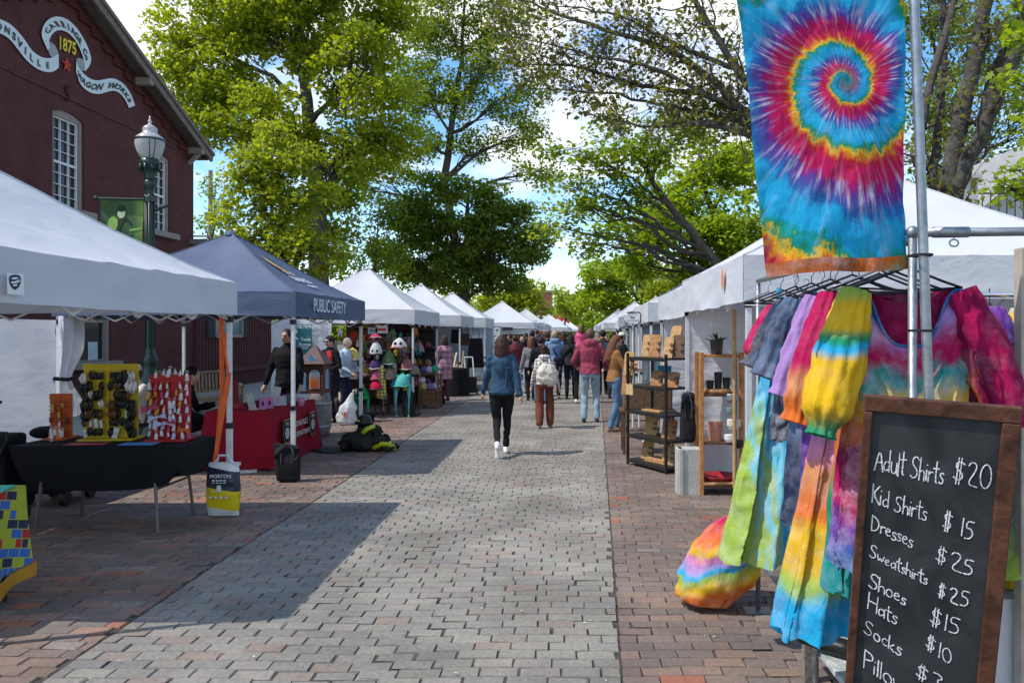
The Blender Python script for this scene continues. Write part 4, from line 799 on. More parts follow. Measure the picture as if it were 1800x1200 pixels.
def wrinkle(o, amp, seed, fz=26., kind='cloth'):
    n = len(o.data.vertices); co = np.empty(n*3); o.data.vertices.foreach_get('co', co); co = co.reshape(-1, 3); nr = np.empty(n*3); o.data.vertices.foreach_get('normal', nr); nr = nr.reshape(-1, 3); r = np.random.default_rng(seed); w_ = np.zeros(n)
    if kind == 'hair':
        a = np.arctan2(co[:, 0]-co[:, 0].mean(), -(co[:, 1]-co[:, 1].mean())); w_ = np.sin(a*23+co[:, 2]*14+1.5*np.sin(co[:, 2]*30))+.6*np.sin(a*41-co[:, 2]*22)
    else:
        for k in range(5):
            q = r.normal(0, 1, 3)*np.array([11, 11, fz]); ph = r.uniform(0, 6.3); wv = np.sin(co @ (r.normal(0, 1, 3)*8)+ph)*1.6; w_ += (np.abs(np.sin((co @ q)*.5+ph+wv))-.6)*r.uniform(.5, 1)
    o.data.vertices.foreach_set('co', (co+nr*(w_*amp)[:, None]).reshape(-1)); o.data.update()
def person(label, loc, rz=0, H=1.7, build=1.0, female=False, feet=None, hands=None, top=None, bottom=None, shoe=None, hair='brown', hs='short', skin=None, face=False, head_yaw=0, head_tilt=0, lean=0, group=None, vox=.013, coat=0.0, hood=False, skirt=0, sit=None, wide=1.0, hat=None, hatm=None, legw=1.0, glasses=False, sleeve=1.0, knees=None, smooth=6, curl=.5, toes=None, cap_peak=False, elbow=None, name='person'):
    """local frame: faces +Y, x to its right, z up. feet/hands: ((lx,ly,lz),(rx,ry,rz)) for left and right, metres at H=1.7"""
    s = H/1.7; root = thing(name, label, 'person', loc, rz, group); skin = skin or SKIN; b = build
    hipz = sit if sit else .93
    feet = feet or ((-.1, 0, 0), (.1, 0, 0)); hands = hands or ((-.26, .05, .82), (.26, .05, .82))
    V_ = lambda x, y, z: Vector((x, y, z))*s
    tilt = lambda p: Vector((p.x, p.y+lean*(p.z-hipz*s), p.z))
    hw = .093*(1.04 if female else 1); sw = (.142 if female else .168)*b
    hips = [V_(-hw, 0, hipz), V_(hw, 0, hipz)]; sh = [tilt(V_(-sw, 0, hipz+.465)), tilt(V_(sw, 0, hipz+.465))]
    neck = tilt(V_(0, .0, hipz+.53)); hc = tilt(V_(0, .022, hipz+.682))
    legs = []; arms = []
    for k in (0, 1):
        f = V_(*feet[k]); an = f+V_(0, -.02 if not toes else 0, .085); pole = (knees[k] if knees else (.0, 1, .1)); kn, an = bent(hips[k], an, .43*s, .435*s, pole); legs.append((hips[k], kn, an))
        h_ = V_(*hands[k]); sg_ = (-1, 1)[k]; el, wr = bent(sh[k], h_, .29*s, .26*s, elbow[k] if elbow else (sg_*.5, -1, -.2)); arms.append((sh[k], el, wr))
    tors = lambda g: [ellring(tilt(V_(0, oy, z)), rx*s*b*wide+g, ry*s*b*wide+g) for z, rx, ry, oy in
        [(hipz-.1, .12, .09, -.012), (hipz-.02, .165 if female else .158, .118, -.014), (hipz+.07, .155 if female else .15, .108, -.008), (hipz+.18, .125 if female else .14, .092, 0), (hipz+.3, .142 if female else .16, .112, .006), (hipz+.4, .15 if female else .175, .112, 0), (hipz+.46, .135 if female else .155, .088, -.004), (hipz+.505, .1, .07, -.006), (hipz+.545, .058, .055, -.004)]]
    body = MB(); loft(body, tors(-.008)); capsule(body, [neck-V_(0, 0, .04), hc-V_(0, .02, .06)], [.054*s, .05*s], 12)
    for k in (0, 1):
        a, e, w_ = arms[k]; capsule(body, [a, a.lerp(e, .5), e, e.lerp(w_, .45), w_], [.046*s*b, .043*s*b, .036*s, .034*s, .024*s])
        d = (w_-e).normalized(); hand(body, w_, d+Vector((0, .25, 0)), Vector(((1, -1)[k], .2, 0)), s*1.0, (1, -1)[k], curl)
        a, e, w_ = legs[k]; capsule(body, [a, a.lerp(e, .5), e, e.lerp(w_, .35), w_], [.082*s, .068*s, .05*s, .05*s, .034*s])
        f = V_(*feet[k]); body.ball(f+V_(0, .06, .045), (.04*s, .11*s, .04*s), 10)
    # head: skull, jaw, nose, ears
    Mh = Matrix.Translation(hc) @ Matrix.Rotation(head_yaw, 4, 'Z') @ Matrix.Rotation(head_tilt, 4, 'X')
    hs_ = s if H > 1.3 else s*1.25
    body.ball((0, 0, 0), 1, 16, M=Mh @ Matrix.Diagonal((.074*hs_, .094*hs_, .108*hs_, 1)))
    body.ball((0, .022*hs_, -.058*hs_), 1, 14, M=Mh @ Matrix.Diagonal((.056*hs_, .066*hs_, .058*hs_, 1)))
    if face:
        body.tube([(0, .088*hs_, .012*hs_), (0, .108*hs_, -.022*hs_), (0, .094*hs_, -.03*hs_)], [.008*hs_, .014*hs_, .01*hs_], 8, M=Mh)
        body.tube([(-.045*hs_, .078*hs_, .03*hs_), (0, .094*hs_, .028*hs_), (.045*hs_, .078*hs_, .03*hs_)], [.009*hs_]*3, 6, M=Mh)
    for q in (-1, 1): body.ball((0, 0, 0), 1, 8, M=Mh @ Matrix.Translation((q*.076*hs_, -.004*hs_, -.012*hs_)) @ Matrix.Diagonal((.009*hs_, .018*hs_, .03*hs_, 1)))
    remeshed(body, 'body', skin, root, vox*.75 if face else vox, 3)
    if face:
        for q in (-1, 1):
            m_ = MB(); m_.ball((0, 0, 0), 1, 8, M=Mh @ Matrix.Translation((q*.03*hs_, .083*hs_, .008*hs_)) @ Matrix.Diagonal((.012*hs_, .008*hs_, .007*hs_, 1))); m_.build('eye', mat('eye_dark', (.02, .014, .012), rough=.2), root, smooth=True, local=True)
        m_ = MB(); m_.tube([(-.02*hs_, .083*hs_, -.06*hs_), (0, .089*hs_, -.058*hs_), (.02*hs_, .083*hs_, -.06*hs_)], [.003, .007*hs_, .003], 6, M=Mh); m_.build('mouth', mat('lips', (.3, .1, .08)), root, smooth=True, local=True)
    if glasses:
        m_ = MB()
        for q in (-1, 1): m_.box((q*.033*hs_, .098*hs_, .01*hs_), (.05*hs_, .006, .03*hs_), M=Mh); m_.box((q*.076*hs_, .04*hs_, .014*hs_), (.005, .12*hs_, .006), M=Mh)
        m_.box((0, .1*hs_, .014*hs_), (.02*hs_, .005, .006), M=Mh); m_.build('glasses', BLACKP, root, local=True)
    # upper garment
    if top:
        m_ = MB(); rr = tors(.02); zc = hipz-.05-coat
        rr = [r_ for r_ in rr[1:]]; base = rr[0]
        if coat > .2:
            low = [ellring(tilt(V_(0, -.01, hipz-coat)), (.2*b)*s, .15*s)]; rr = low+[ellring(tilt(V_(0, -.012, hipz-coat*.45)), .19*b*s, .14*s)]+rr
        else:
            low = [ellring(tilt(V_(0, -.012, zc+.02)), (.178 if female else .176)*b*wide*s+.026, .135*b*wide*s+.028)]; rr = low+rr
        loft(m_, rr); m_.ball(sh[0], .06*s*b, 10); m_.ball(sh[1], .06*s*b, 10)
        for k in (0, 1):
            a, e, w_ = arms[k]; f_ = 1.0*b
            if sleeve > .7: capsule(m_, [a, a.lerp(e, .5), e, e.lerp(w_, .5), e.lerp(w_, .94)], [.06*s*f_, .057*s*f_, .05*s*f_, .046*s*f_, .04*s])
            else: capsule(m_, [a, a.lerp(e, sleeve)], [.064*s*f_, .062*s*f_])
        capsule(m_, [neck-V_(0, .01, .03), neck+V_(0, .0, .02)], [.075*s, .066*s], 12)
        if hood:
            m_.ball(neck+V_(0, -.07, .0), (.12*s, .075*s, .075*s), 12); m_.tube([neck+V_(-.1, .03, 0), neck+V_(-.09, -.05, .035), neck+V_(0, -.1, .03), neck+V_(.09, -.05, .035), neck+V_(.1, .03, 0)], [.03*s, .04*s, .045*s, .04*s, .03*s], 8)
        wrinkle(remeshed(m_, 'coat' if coat > .2 else 'jacket', top, root, vox, smooth), .0065, len(label)*7)
    if bottom:
        m_ = MB(); g = .016
        loft(m_, [ellring(V_(0, -.012, z), rx*s*b*wide+g*.7, ry*s*b*wide+g*.7) for z, rx, ry in ((hipz-.1, .125, .098), (hipz-.02, .167 if female else .16, .122), (hipz+.05, .146, .1), (hipz+.07, .12, .08))])
        for k in (0, 1):
            a, e, w_ = legs[k]; capsule(m_, [a, a.lerp(e, .5), e, e.lerp(w_, .4), e.lerp(w_, .97)], [.096*s, .083*s, .064*s*max(1, legw*.95), .06*s*legw, .052*s*legw])
        wrinkle(remeshed(m_, 'trousers', bottom, root, vox, smooth), .0055, len(label)*3, 20.)
    for k in (0, 1):
        f = V_(*feet[k]); an = legs[k][2]; m_ = MB(); dz = 0
        ty = toes[k] if toes else 0
        toe = f+V_(0, .15*math.cos(ty), .03-.15*math.sin(ty)); heel = f+V_(0, -.05, .035)
        capsule(m_, [heel, f+V_(0, .04, .045), toe], [.036*s, .04*s, .034*s], 10); capsule(m_, [an+V_(0, 0, .0), heel+V_(0, .015, .02)], [.042*s, .038*s], 10)
        o = remeshed(m_, 'shoe', shoe or BLACKP, root, vox*.8, 2)
    # hair
    if hs != 'none':
        m_ = MB(); k = hs_
        m_.ball((0, 0, 0), 1, 16, M=Mh @ Matrix.Translation((0, -.014*k, .018*k)) @ Matrix.Diagonal((.083*k, .096*k, .106*k, 1)))
        if hs in ('long', 'bob', 'pony'):
            ln = {'long': .36, 'bob': .17, 'pony': .06}[hs]*k
            for q in range(-3, 4):
                a = q*.42; x, y = .07*k*math.sin(a), -.075*k*math.cos(a)-.012*k
                m_.tube([(x*.8, y*.8, .05*k), (x*1.05, y*1.05, -.03*k), (x*1.2, y*1.22, -.1*k-ln*.35), (x*1.2, y*1.3-.005, -.1*k-ln*(.85+.1*math.cos(q*5)))], [.034*k, .034*k, .032*k, .014*k], 8, M=Mh)
        if hs == 'pony': m_.tube([(0, -.09*k, .03*k), (0, -.14*k, .0), (0, -.135*k, -.12*k), (0, -.12*k, -.22*k)], [.02*k, .032*k, .03*k, .01*k], 8, M=Mh)
        if hs == 'bun': m_.ball((0, -.09*k, .07*k), .045*k, 10, M=Mh); m_.ball((0, -.06*k, -.03*k), (.06*k, .05*k, .06*k), 10, M=Mh)
        wrinkle(remeshed(m_, 'hair', HAIR[hair], root, vox*.8, 3), .003*hs_, 1, kind='hair')
    if hat == 'beanie':
        m_ = MB(); m_.ball((0, 0, 0), 1, 16, M=Mh @ Matrix.Translation((0, -.02*hs_, .04*hs_)) @ Matrix.Diagonal((.09*hs_, .103*hs_, .095*hs_, 1))); m_.ball((0, -.09*hs_, .02*hs_), .055*hs_, 10, M=Mh); remeshed(m_, 'beanie', hatm, root, vox*.8, 3)
    if hat == 'cap':
        m_ = MB(); m_.ball((0, 0, 0), 1, 16, M=Mh @ Matrix.Translation((0, -.008*hs_, .045*hs_)) @ Matrix.Diagonal((.084*hs_, .1*hs_, .08*hs_, 1))); m_.box((0, .12*hs_, .045*hs_), (.13*hs_, .1*hs_, .014), M=Mh); remeshed(m_, 'cap', hatm, root, vox*.8, 2)
    return root
DENIM = fabric('denim_jacket', (.035, .075, .13), var=.25, vscale=14, bscale=60); JEANB = fabric('jeans_blue', (.1, .17, .27), var=.35, vscale=6); JEANL = fabric('jeans_light', (.27, .36, .43), var=.25, vscale=6); BLK = fabric('black_cloth', (.014, .014, .017)); BLK2 = fabric('charcoal_cloth', (.03, .03, .034)); NAVYC = fabric('navy_cloth', (.02, .026, .05))
PINKH = fabric('faded_red_hoodie', (.27, .05, .085), var=.15); RUST = fabric('rust_trousers', (.15, .05, .03), var=.2); BLUEH = fabric('blue_hoodie', (.16, .25, .42), var=.15); TANS = fabric('tan_sweater', (.27, .13, .05), var=.12); PINK = fabric('pink_jacket', (.62, .09, .22), var=.15); TEAL = fabric('dark_teal', (.02, .06, .07)); LBLUE = fabric('pale_blue', (.38, .5, .58)); CREAM = fabric('cream_cloth', (.62, .58, .5)); GREYC = fabric('grey_cloth', (.2, .2, .21)); MAROON = fabric('maroon_cloth', (.14, .03, .045))
def checker(name, c0, c1, sc, ax=(0, 2)):
    m = bpy.data.materials.new(name); m.use_nodes = True; t = m.node_tree; b = t.nodes['Principled BSDF']; b.inputs['Roughness'].default_value = .85
    co = N(t, 'ShaderNodeTexCoord'); s = N(t, 'ShaderNodeSeparateXYZ'); L(t, co.outputs['Object'], s.inputs[0]); ms = []
    for a in ax:
        q = N(t, 'ShaderNodeMath', operation='MULTIPLY'); L(t, s.outputs[a], q.inputs[0]); q.inputs[1].default_value = sc
        f = N(t, 'ShaderNodeMath', operation='FRACT'); L(t, q.outputs[0], f.inputs[0]); g = N(t, 'ShaderNodeMath', operation='GREATER_THAN'); L(t, f.outputs[0], g.inputs[0]); g.inputs[1].default_value = .62; ms.append(g)
    ad = N(t, 'ShaderNodeMath', operation='ADD'); L(t, ms[0].outputs[0], ad.inputs[0]); L(t, ms[1].outputs[0], ad.inputs[1]); h = N(t, 'ShaderNodeMath', operation='MULTIPLY'); L(t, ad.outputs[0], h.inputs[0]); h.inputs[1].default_value = .5
    mx = N(t, 'ShaderNodeMix', data_type='RGBA'); mx.inputs[6].default_value = (*c0, 1); mx.inputs[7].default_value = (*c1, 1); L(t, h.outputs[0], mx.inputs[0]); L(t, mx.outputs[2], b.inputs['Base Color']); return m
PLAID = checker('plaid_shirt', (.62, .57, .56), (.1, .07, .11), 16); PPLAID = checker('pink_plaid', (.5, .27, .33), (.24, .1, .15), 7)
WSHOE = mat('white_shoe', (.72, .72, .72), rough=.5); BSHOE = mat('brown_shoe', (.3, .17, .1), rough=.6)
def at(px, py): g = G(px, py); return (g.x, g.y, 0)
# main walkers (backs to us)
person('woman walking away in a blue denim jacket and black trousers, white soled shoes', at(882, 800), .06, H=1.69, female=True, build=1.02, feet=((-.055, -.3, .13), (.055, .2, 0)), toes=(1.35, 0), hands=((-.28, .17, .86), (.27, -.12, .86)), top=DENIM, bottom=BLK, shoe=WSHOE, hair='brown', hs='bob', legw=.85, vox=.011, knees=((0, 1, 0), (0, 1, 0)))
g_ = [o for o in COL.objects if o.get('label', '').startswith('woman walking away in a blue')][0]
mb = MB(); rr_ = [(math.cos(a)*.176, math.sin(a)*.137-.012) for a in np.linspace(0, 2*math.pi, 33)]
for z0, z1 in ((.875, .915),): mb.add([(x, y, z) for z in (z0, z1) for x, y in rr_[:-1]], [(i, (i+1) % 32, 32+(i+1) % 32, 32+i) for i in range(32)])
mb.build('waistband', DENIM, g_, local=True, smooth=True)
mb = MB()
for pts in ([(-.13, -.118, 1.26), (0, -.125, 1.25), (.13, -.118, 1.26)], [(-.07, -.122, 1.25), (-.055, -.122, 1.05), (-.05, -.142, .92)], [(.07, -.122, 1.25), (.055, -.122, 1.05), (.05, -.142, .92)]): mb.tube(pts, .0035, 5)
mb.build('seam', mat('denim_seam', (.1, .15, .2)), g_, local=True)
pb = person('woman in plaid shirt and rust wide trousers with a cream backpack', at(957, 752), 0, H=1.5, female=True, feet=((-.1, -.1, .02), (.12, .08, 0)), hands=((-.29, .1, .8), (.3, 0, .85)), top=PLAID, bottom=RUST, shoe=BSHOE, hair='brown', hs='bun', legw=1.5, hood=True, vox=.012)
bp_ = thing('backpack', 'cream drawstring backpack worn by the woman in plaid', 'backpack', (pb.location.x+.05, pb.location.y-.2, .85))
def bpk(u, v):
    a = 2*math.pi*u; r_ = np.interp(v, [0, .05, .25, .6, .85, .95, 1], [.02, .13, .2, .185, .13, .085, .1]); n = 1+.16*fbm(math.cos(a)*1.4, math.sin(a)*1.4, v*3, 1.4)+.05*math.sin(a*10)*(1 if v > .75 else .25)
    return Vector((pb.location.x+.06+r_*n*math.cos(a), pb.location.y-.2+r_*n*.55*math.sin(a), .8+.42*v-.03*(1-v)*math.cos(a)))
mb = MB(); mb.grid(bpk, 44, 30); mb.build('bag', CREAM, bp_, smooth=True)
for q in (-1, 1): mb = MB(); mb.tube([bpk(.75+q*.03, .88)+Vector((0, -.01, 0)), bpk(.75+q*.06, .6)+Vector((q*.02, -.02, 0)), bpk(.75+q*.05, .35)+Vector((q*.03, -.02, 0))], .006, 5); mb.build('drawstring', CREAM, bp_)
for q in (-1, 1): mb = MB(); mb.tube([(pb.location.x+.06+q*.05, pb.location.y-.18, 1.18), (pb.location.x+q*.09, pb.location.y-.1, 1.26), (pb.location.x+q*.1, pb.location.y+.02, 1.3)], .016, 6); mb.build('strap', CREAM, bp_)
person('blond person in a blue hoodie walking down the middle of the street', at(975, 700), .05, H=1.78, feet=((-.1, -.18, .03), (.1, .15, 0)), hands=((-.3, .08, .9), (.3, .05, .88)), top=BLUEH, bottom=BLK2, shoe=BSHOE, hair='blond', hs='short', hood=True, build=1.08)
mb = MB(); q = at(975, 700); mb.tube([(q[0]-.12, q[1]-.1, 1.48), (q[0], q[1]-.16, 1.25), (q[0]+.14, q[1]-.14, 1.02)], .02, 6, sq=.4); mb.ball((q[0]+.1, q[1]-.17, 1.05), (.13, .06, .1), 12); tag(mb.build('sling_bag', NAVYC, None, smooth=True), 'dark sling bag across the back of the blue hoodie', 'bag')
person('man in a faded red hoodie and light jeans seen from behind', at(1037, 742), -.05, H=1.8, build=1.1, feet=((-.11, -.03, 0), (.13, .05, 0)), hands=((-.26, .24, 1.02), (.27, .22, 1.0)), top=PINKH, bottom=JEANL, shoe=BLK2, hair='light', hs='short', hood=True, legw=1.15, vox=.012)
person('man in a black jacket carrying a child on his shoulders', at(1020, 708), 0, H=1.72, build=1.05, feet=((-.1, -.12, .02), (.1, .12, 0)), hands=((-.16, .14, 1.38), (.16, .14, 1.38)), top=BLK, bottom=BLK, shoe=WSHOE, hair='black', hs='short')
q = at(1020, 708); person('small child in a pink jacket riding on shoulders above the crowd', (q[0]+.02, q[1]-.06, 1.1), 0, H=1.05, female=True, sit=.53, build=1.1, wide=1.1, feet=((-.13, .18, .06), (.13, .18, .06)), hands=((-.12, .26, .74), (.12, .26, .74)), knees=((0, 1, .4), (0, 1, .4)), top=PINK, bottom=GREYC, shoe=PINK, hair='auburn', hs='pony', hood=True)
person('woman in a tan sweater and ripped jeans looking at a wooden board', at(1081, 757), -1.35, H=1.68, female=True, feet=((-.1, .08, 0), (.1, -.1, 0)), hands=((-.16, .34, 1.2), (.12, .36, 1.12)), top=TANS, bottom=JEANB, shoe=BSHOE, hair='auburn', hs='long', face=True, head_tilt=-.3, legw=1.1, vox=.011)
person('man in dark teal jacket among the crowd behind the red hoodie', at(1078, 700), -.2, H=1.74, build=1.1, top=TEAL, bottom=BLK2, hair='black', hs='short')
# crowd down the street
rc = np.random.default_rng(77)
crowd = [('woman facing us in a black jacket and pale jeans', 918, 22.5, math.pi, BLK, JEANL, 'black', 'bob', 1.66), ('person in a maroon jacket left of the crowd', 905, 21, .4, MAROON, JEANB, 'brown', 'short', 1.66), ('tall dark figure in black coat at the crowd left edge', 936, 24, .1, BLK, BLK, 'black', 'short', 1.8), ('person in a white top half hidden behind black coat', 946, 27, .2, CREAM, BLK2, 'brown', 'long', 1.68),
  ('woman with long brown hair in a navy jacket mid crowd', 955, 26, 0, NAVYC, BLK, 'brown', 'long', 1.7), ('dark haired person right of the blond hoodie', 990, 24, 0, NAVYC, BLK2, 'brown', 'bob', 1.75), ('person in charcoal behind the blond hoodie', 998, 29, .1, BLK2, JEANB, 'black', 'short', 1.74), ('tall person in grey jacket deep in the crowd', 945, 34, .3, GREYC, BLK, 'auburn', 'short', 1.85), ('brown haired person in black near the shoulder rider', 1010, 32, -.1, BLK, BLK, 'brown', 'long', 1.7),
  ('person in cream top beyond the carrying man', 1030, 34, .2, CREAM, JEANB, 'light', 'short', 1.72), ('person in brown jacket right of the shoulder rider', 1058, 27, 0, TANS, JEANB, 'light', 'short', 1.82), ('distant person in blue at the street end', 975, 42, 0, BLUEH, BLK2, 'brown', 'short', 1.72), ('distant pair member in black at the street end', 985, 46, 0, BLK, BLK, 'black', 'short', 1.74), ('distant person in maroon near the far tents', 1015, 48, 0, MAROON, BLK2, 'brown', 'short', 1.7), ('distant person in pale blue near the far tents', 1040, 44, 0, LBLUE, JEANB, 'grey', 'short', 1.7), ('person in black turned to the dappled tent', 925, 31, 1.4, BLK, BLK2, 'black', 'short', 1.72), ('person in charcoal by the dappled tent leg', 962, 30, .6, BLK2, BLK2, 'auburn', 'bob', 1.65), ('person in pale top near the right hand far tents', 1066, 36, 0, CREAM, GREYC, 'blond', 'long', 1.66), ('shopper in black jacket ahead of the plaid shirt', 950, 19, .15, BLK, JEANB, 'black', 'short', 1.62),
  ('person in dark coat by the vertical lettered sign', 897, 26, 1.2, BLK, BLK, 'brown', 'short', 1.7), ('person in navy facing the fifth left tent', 912, 28.5, .9, NAVYC, JEANB, 'black', 'bob', 1.64), ('broad person in black close behind the blond hoodie', 962, 21.5, .1, BLK, BLK2, 'brown', 'short', 1.76), ('person in grey top left of the plaid shirt shoulder', 933, 20, .3, GREYC, BLK, 'auburn', 'long', 1.6), ('dark figure between blond hoodie and carrying man', 1003, 20.5, 0, BLK2, BLK, 'black', 'bob', 1.68), ('dark haired man beyond the red hoodie shoulder', 1060, 22, .1, BLK2, BLK, 'black', 'short', 1.8), ('far person in white by the last left tents', 992, 56, 0, CREAM, BLK, 'brown', 'short', 1.7), ('far person in navy in mid street', 1005, 60, 0, NAVYC, BLK, 'black', 'short', 1.75), ('far person in pink near the carrying man', 1048, 52, 0, PINK, BLK2, 'blond', 'short', 1.66), ('person in teal far behind the dappled tent', 952, 40, .3, TEAL, BLK, 'brown', 'short', 1.72)]
for lb, px, Y, rz, tp_, bt_, hr, hs, H in crowd:
    x = (px-VPX)*Y/F; st = rc.uniform(-.15, .15); fa = abs(rz) > 2
    person(lb, (x, Y, 0), rz, H=H, build=rc.uniform(1, 1.12), female=hs in ('long', 'bob'), feet=((-.1, st, 0), (.1, -st, 0)), hands=((-.29, .05+st*.5, .85), (.29, .05-st*.5, .85)), top=tp_, bottom=bt_, hair=hr, hs=hs, face=fa, vox=.02, smooth=3, group='people strolling down the street')
# sellers and shoppers on the left
person('young man in a black uniform jacket standing behind the red table', (-4.6, 12.55, 0), math.pi-.2, H=1.78, build=1.1, hands=((-.33, .16, .86), (.32, .1, .86)), top=BLK, bottom=BLK, hair='black', hs='short', face=True, vox=.012, wide=1.05, coat=.08)
person('woman in a black coat, red scarf and dark beanie beside the hat stall', at(580, 742), math.pi-.5, H=1.66, female=True, build=1.12, hands=((-.2, .24, 1.05), (.24, .16, .95)), top=BLK, bottom=BLK, hair='auburn', hs='short', face=True, glasses=True, hat='beanie', hatm=BLK2, coat=.32, wide=1.1, vox=.012)
g = at(580, 742); mb = MB(); mb.tube([(g[0]+.02, g[1]-.14, 1.4), (g[0]+.06, g[1]-.17, 1.25), (g[0]+.05, g[1]-.175, 1.12)], [.05, .045, .03], 8, sq=.4); tag(mb.build('scarf', fabric('red_scarf', (.4, .03, .03)), None, smooth=True), 'red scarf at the neck of the woman in the black coat', 'scarf')
person('grey haired person in a pale blue jacket leaning at the hat stall counter', (-4.62, 15.75, 0), -1.9, H=1.62, build=1.1, lean=.12, hands=((-.2, .32, .98), (.2, .32, .98)), top=LBLUE, bottom=NAVYC, hair='grey', hs='short', face=True, vox=.013)
person('fair haired seller in a cream sweater at the back of the hat tent', (-5.75, 18.3, 0), math.pi+.3, H=1.8, female=True, top=CREAM, bottom=JEANB, hair='blond', hs='long', face=True)
person('shopper with long dark hair in a pink plaid shawl at the hat stall', (-3.2, 19.75, 0), .9, H=1.66, female=True, build=1.15, top=PPLAID, bottom=MAROON, hair='brown', hs='long', coat=.35, hands=((-.15, .3, 1.1), (.2, .25, 1.0)), wide=1.12)
person('figure in dark navy standing behind the hanging hats', (-4.6, 18.6, 0), -.8, H=1.75, build=1.15, top=NAVYC, bottom=BLK, hair='black', hs='short')
person('seated vendor in sunglasses, pale cap and white shirt between the two racks', (-6.2, 11.0, 0), math.pi-.6, H=1.7, sit=.5, build=1.1, feet=((-.12, .42, 0), (.12, .42, 0)), knees=((0, .4, 1), (0, .4, 1)), hands=((-.16, .4, .62), (.16, .4, .62)), top=CREAM, bottom=JEANB, hair='light', hs='short', face=True, glasses=True, hat='cap', hatm=CREAM)
person('seated person in black reaching for the red table', (-5.25, 10.2, 0), -1.15, H=1.7, sit=.5, build=1.15, lean=.3, feet=((-.12, .42, 0), (.12, .42, 0)), knees=((0, .4, 1), (0, .4, 1)), hands=((-.14, .5, .78), (.2, .42, .6)), top=BLK, bottom=BLK, hair='black', hs='short')
# seller behind the metal shelf on the right
person('seated seller with folded arms, grey top and black trousers behind the metal shelf', (1.6, 12.6, 0), 2.6, H=1.66, sit=.55, female=True, feet=((-.1, .34, 0), (.14, .42, 0)), knees=((0, .6, 1), (0, .6, 1)), hands=((.08, .2, .82), (-.1, .22, .84)), elbow=((-1, .3, -.3), (1, .3, -.3)), top=fabric('rose_grey', (.35, .26, .26)), bottom=BLK, shoe=WSHOE, hair='brown', hs='long', face=True)
person('person in a dark cap and black jacket behind the oval sign', (1.3, 19, 0), -1.2, H=1.74, top=BLK, bottom=JEANB, hair='black', hs='short', hat='cap', hatm=CREAM)
# ================================================================== LEFT SIDE STALLS
WOODT = mat('teak', (.3, .215, .13), rough=.7, vscale=18, var=.25, bump=.3); BLKC = fabric('black_table_cloth', (.011, .011, .013), rough=.75, bump=.2); REDC = fabric('red_table_cloth', (.27, .01, .026), rough=.8, var=.08)
PLW = mat('white_plastic', (.7, .7, .68), rough=.4); LEGM = mat('grey_folding_leg', (.16, .15, .15), rough=.4, metal=.6)
def pick(*c): return c
# ---- black stretch table
tb_ = thing('display_table', 'folding table under a black stretch cover in the nearest left tent', 'table', (-4.15, 7.3, 0))
TX0, TX1, TY0, TY1, TZ = -4.92, -3.4, 6.75, 7.42, .75
mb = MB(); mb.box(((TX0+TX1)/2, (TY0+TY1)/2, TZ-.02), (TX1-TX0, TY1-TY0, .04)); mb.build('tabletop', BLKC, tb_, bevel=.01)
def cover(u, v):            # u round the table, v down
    P4 = [(TX0, TY0), (TX1, TY0), (TX1, TY1), (TX0, TY1), (TX0, TY0)]; k = min(3, int(u*4)); t = u*4-k; x = P4[k][0]+(P4[k+1][0]-P4[k][0])*t; y = P4[k][1]+(P4[k+1][1]-P4[k][1])*t
    c = 4*t*(1-t); drop = .4 if k % 2 == 0 else .3; z = TZ+.006-v*drop*(.72+.28*c**.4); cx, cy = (TX0+TX1)/2, (TY0+TY1)/2
    pull = .0+(.1 if k % 2 == 0 else .05)*v**1.5; return Vector((cx+(x-cx)*(1-pull*(.9 if k % 2 else 1.1)), cy+(y-cy)*(1-pull*.8)+.01*math.sin(u*40)*v*v, z))
mb = MB(); mb.grid(cover, 96, 14, flip=True); mb.add([(TX0, TY0, TZ+.004), (TX1, TY0, TZ+.004), (TX1, TY1, TZ+.004), (TX0, TY1, TZ+.004)], [(0, 1, 2, 3)]); mb.build('cover', BLKC, tb_, smooth=False)
for x, d in ((TX0+.28, .1), (TX1-.28, -.1)):
    for y in (TY0+.06, TY1-.06):
        mb = MB(); mb.tube([(x, y, TZ-.05), (x-d*.6, y+(.05 if y > 7 else -.05), 0)], .014, 8); mb.build('leg', LEGM, tb_)
    mb = MB(); mb.tube([(x-d*.3, TY0+.05, .37), (x-d*.3, TY1-.05, .37)], .011, 6); mb.build('leg_brace', LEGM, tb_)
# ---- racks hung with small goods
def rack(name, label, x, y, w, h, m, rz, hung, seed, lip=.05, group=None, top_goods=False, zbase=TZ+.012):
    r = np.random.default_rng(seed); root = thing(name, label, 'display rack', (x, y, zbase), rz)
    mb = MB(); mb.box((0, 0, h/2), (w, .02, h)); mb.box((0, -.0, .008), (w*1.02, .26, .016)); mb.box((0, -.012, h-.03), (w*1.02, .012, .06)); mb.box((-w*.05, -.014, h/2), (.03, .02, h))
    for z in np.linspace(.12, h-.08, 7):
        for xx in np.linspace(-w*.42, w*.42, 7): mb.tube([(xx, -.01, z), (xx, -.07, z+.006)], .0025, 4)
    mb.build('back_panel', m, root, local=True); return root
YEL = mat('rack_yellow', (.52, .37, .012), rough=.5); REDR = mat('rack_red', (.42, .014, .012), rough=.5); ORN = mat('rack_orange', (.45, .085, .015), rough=.5)
gx = lambda px, Y: (px-VPX)*Y/F
rk1 = rack('goods_rack', 'yellow pegboard rack hung with dark and white trinkets on the black table', gx(196, 7.15), 7.15, .47, .7, YEL, .12, None, 1)
rk2 = rack('goods_rack', 'red pegboard rack hung with small white charms on the black table', gx(300, 7.1), 7.1, .36, .6, REDR, .05, None, 2)
rk3 = rack('goods_rack', 'small orange rack with a pile of white trinkets at its foot', gx(108, 7.2), 7.2, .19, .42, ORN, .1, None, 3)
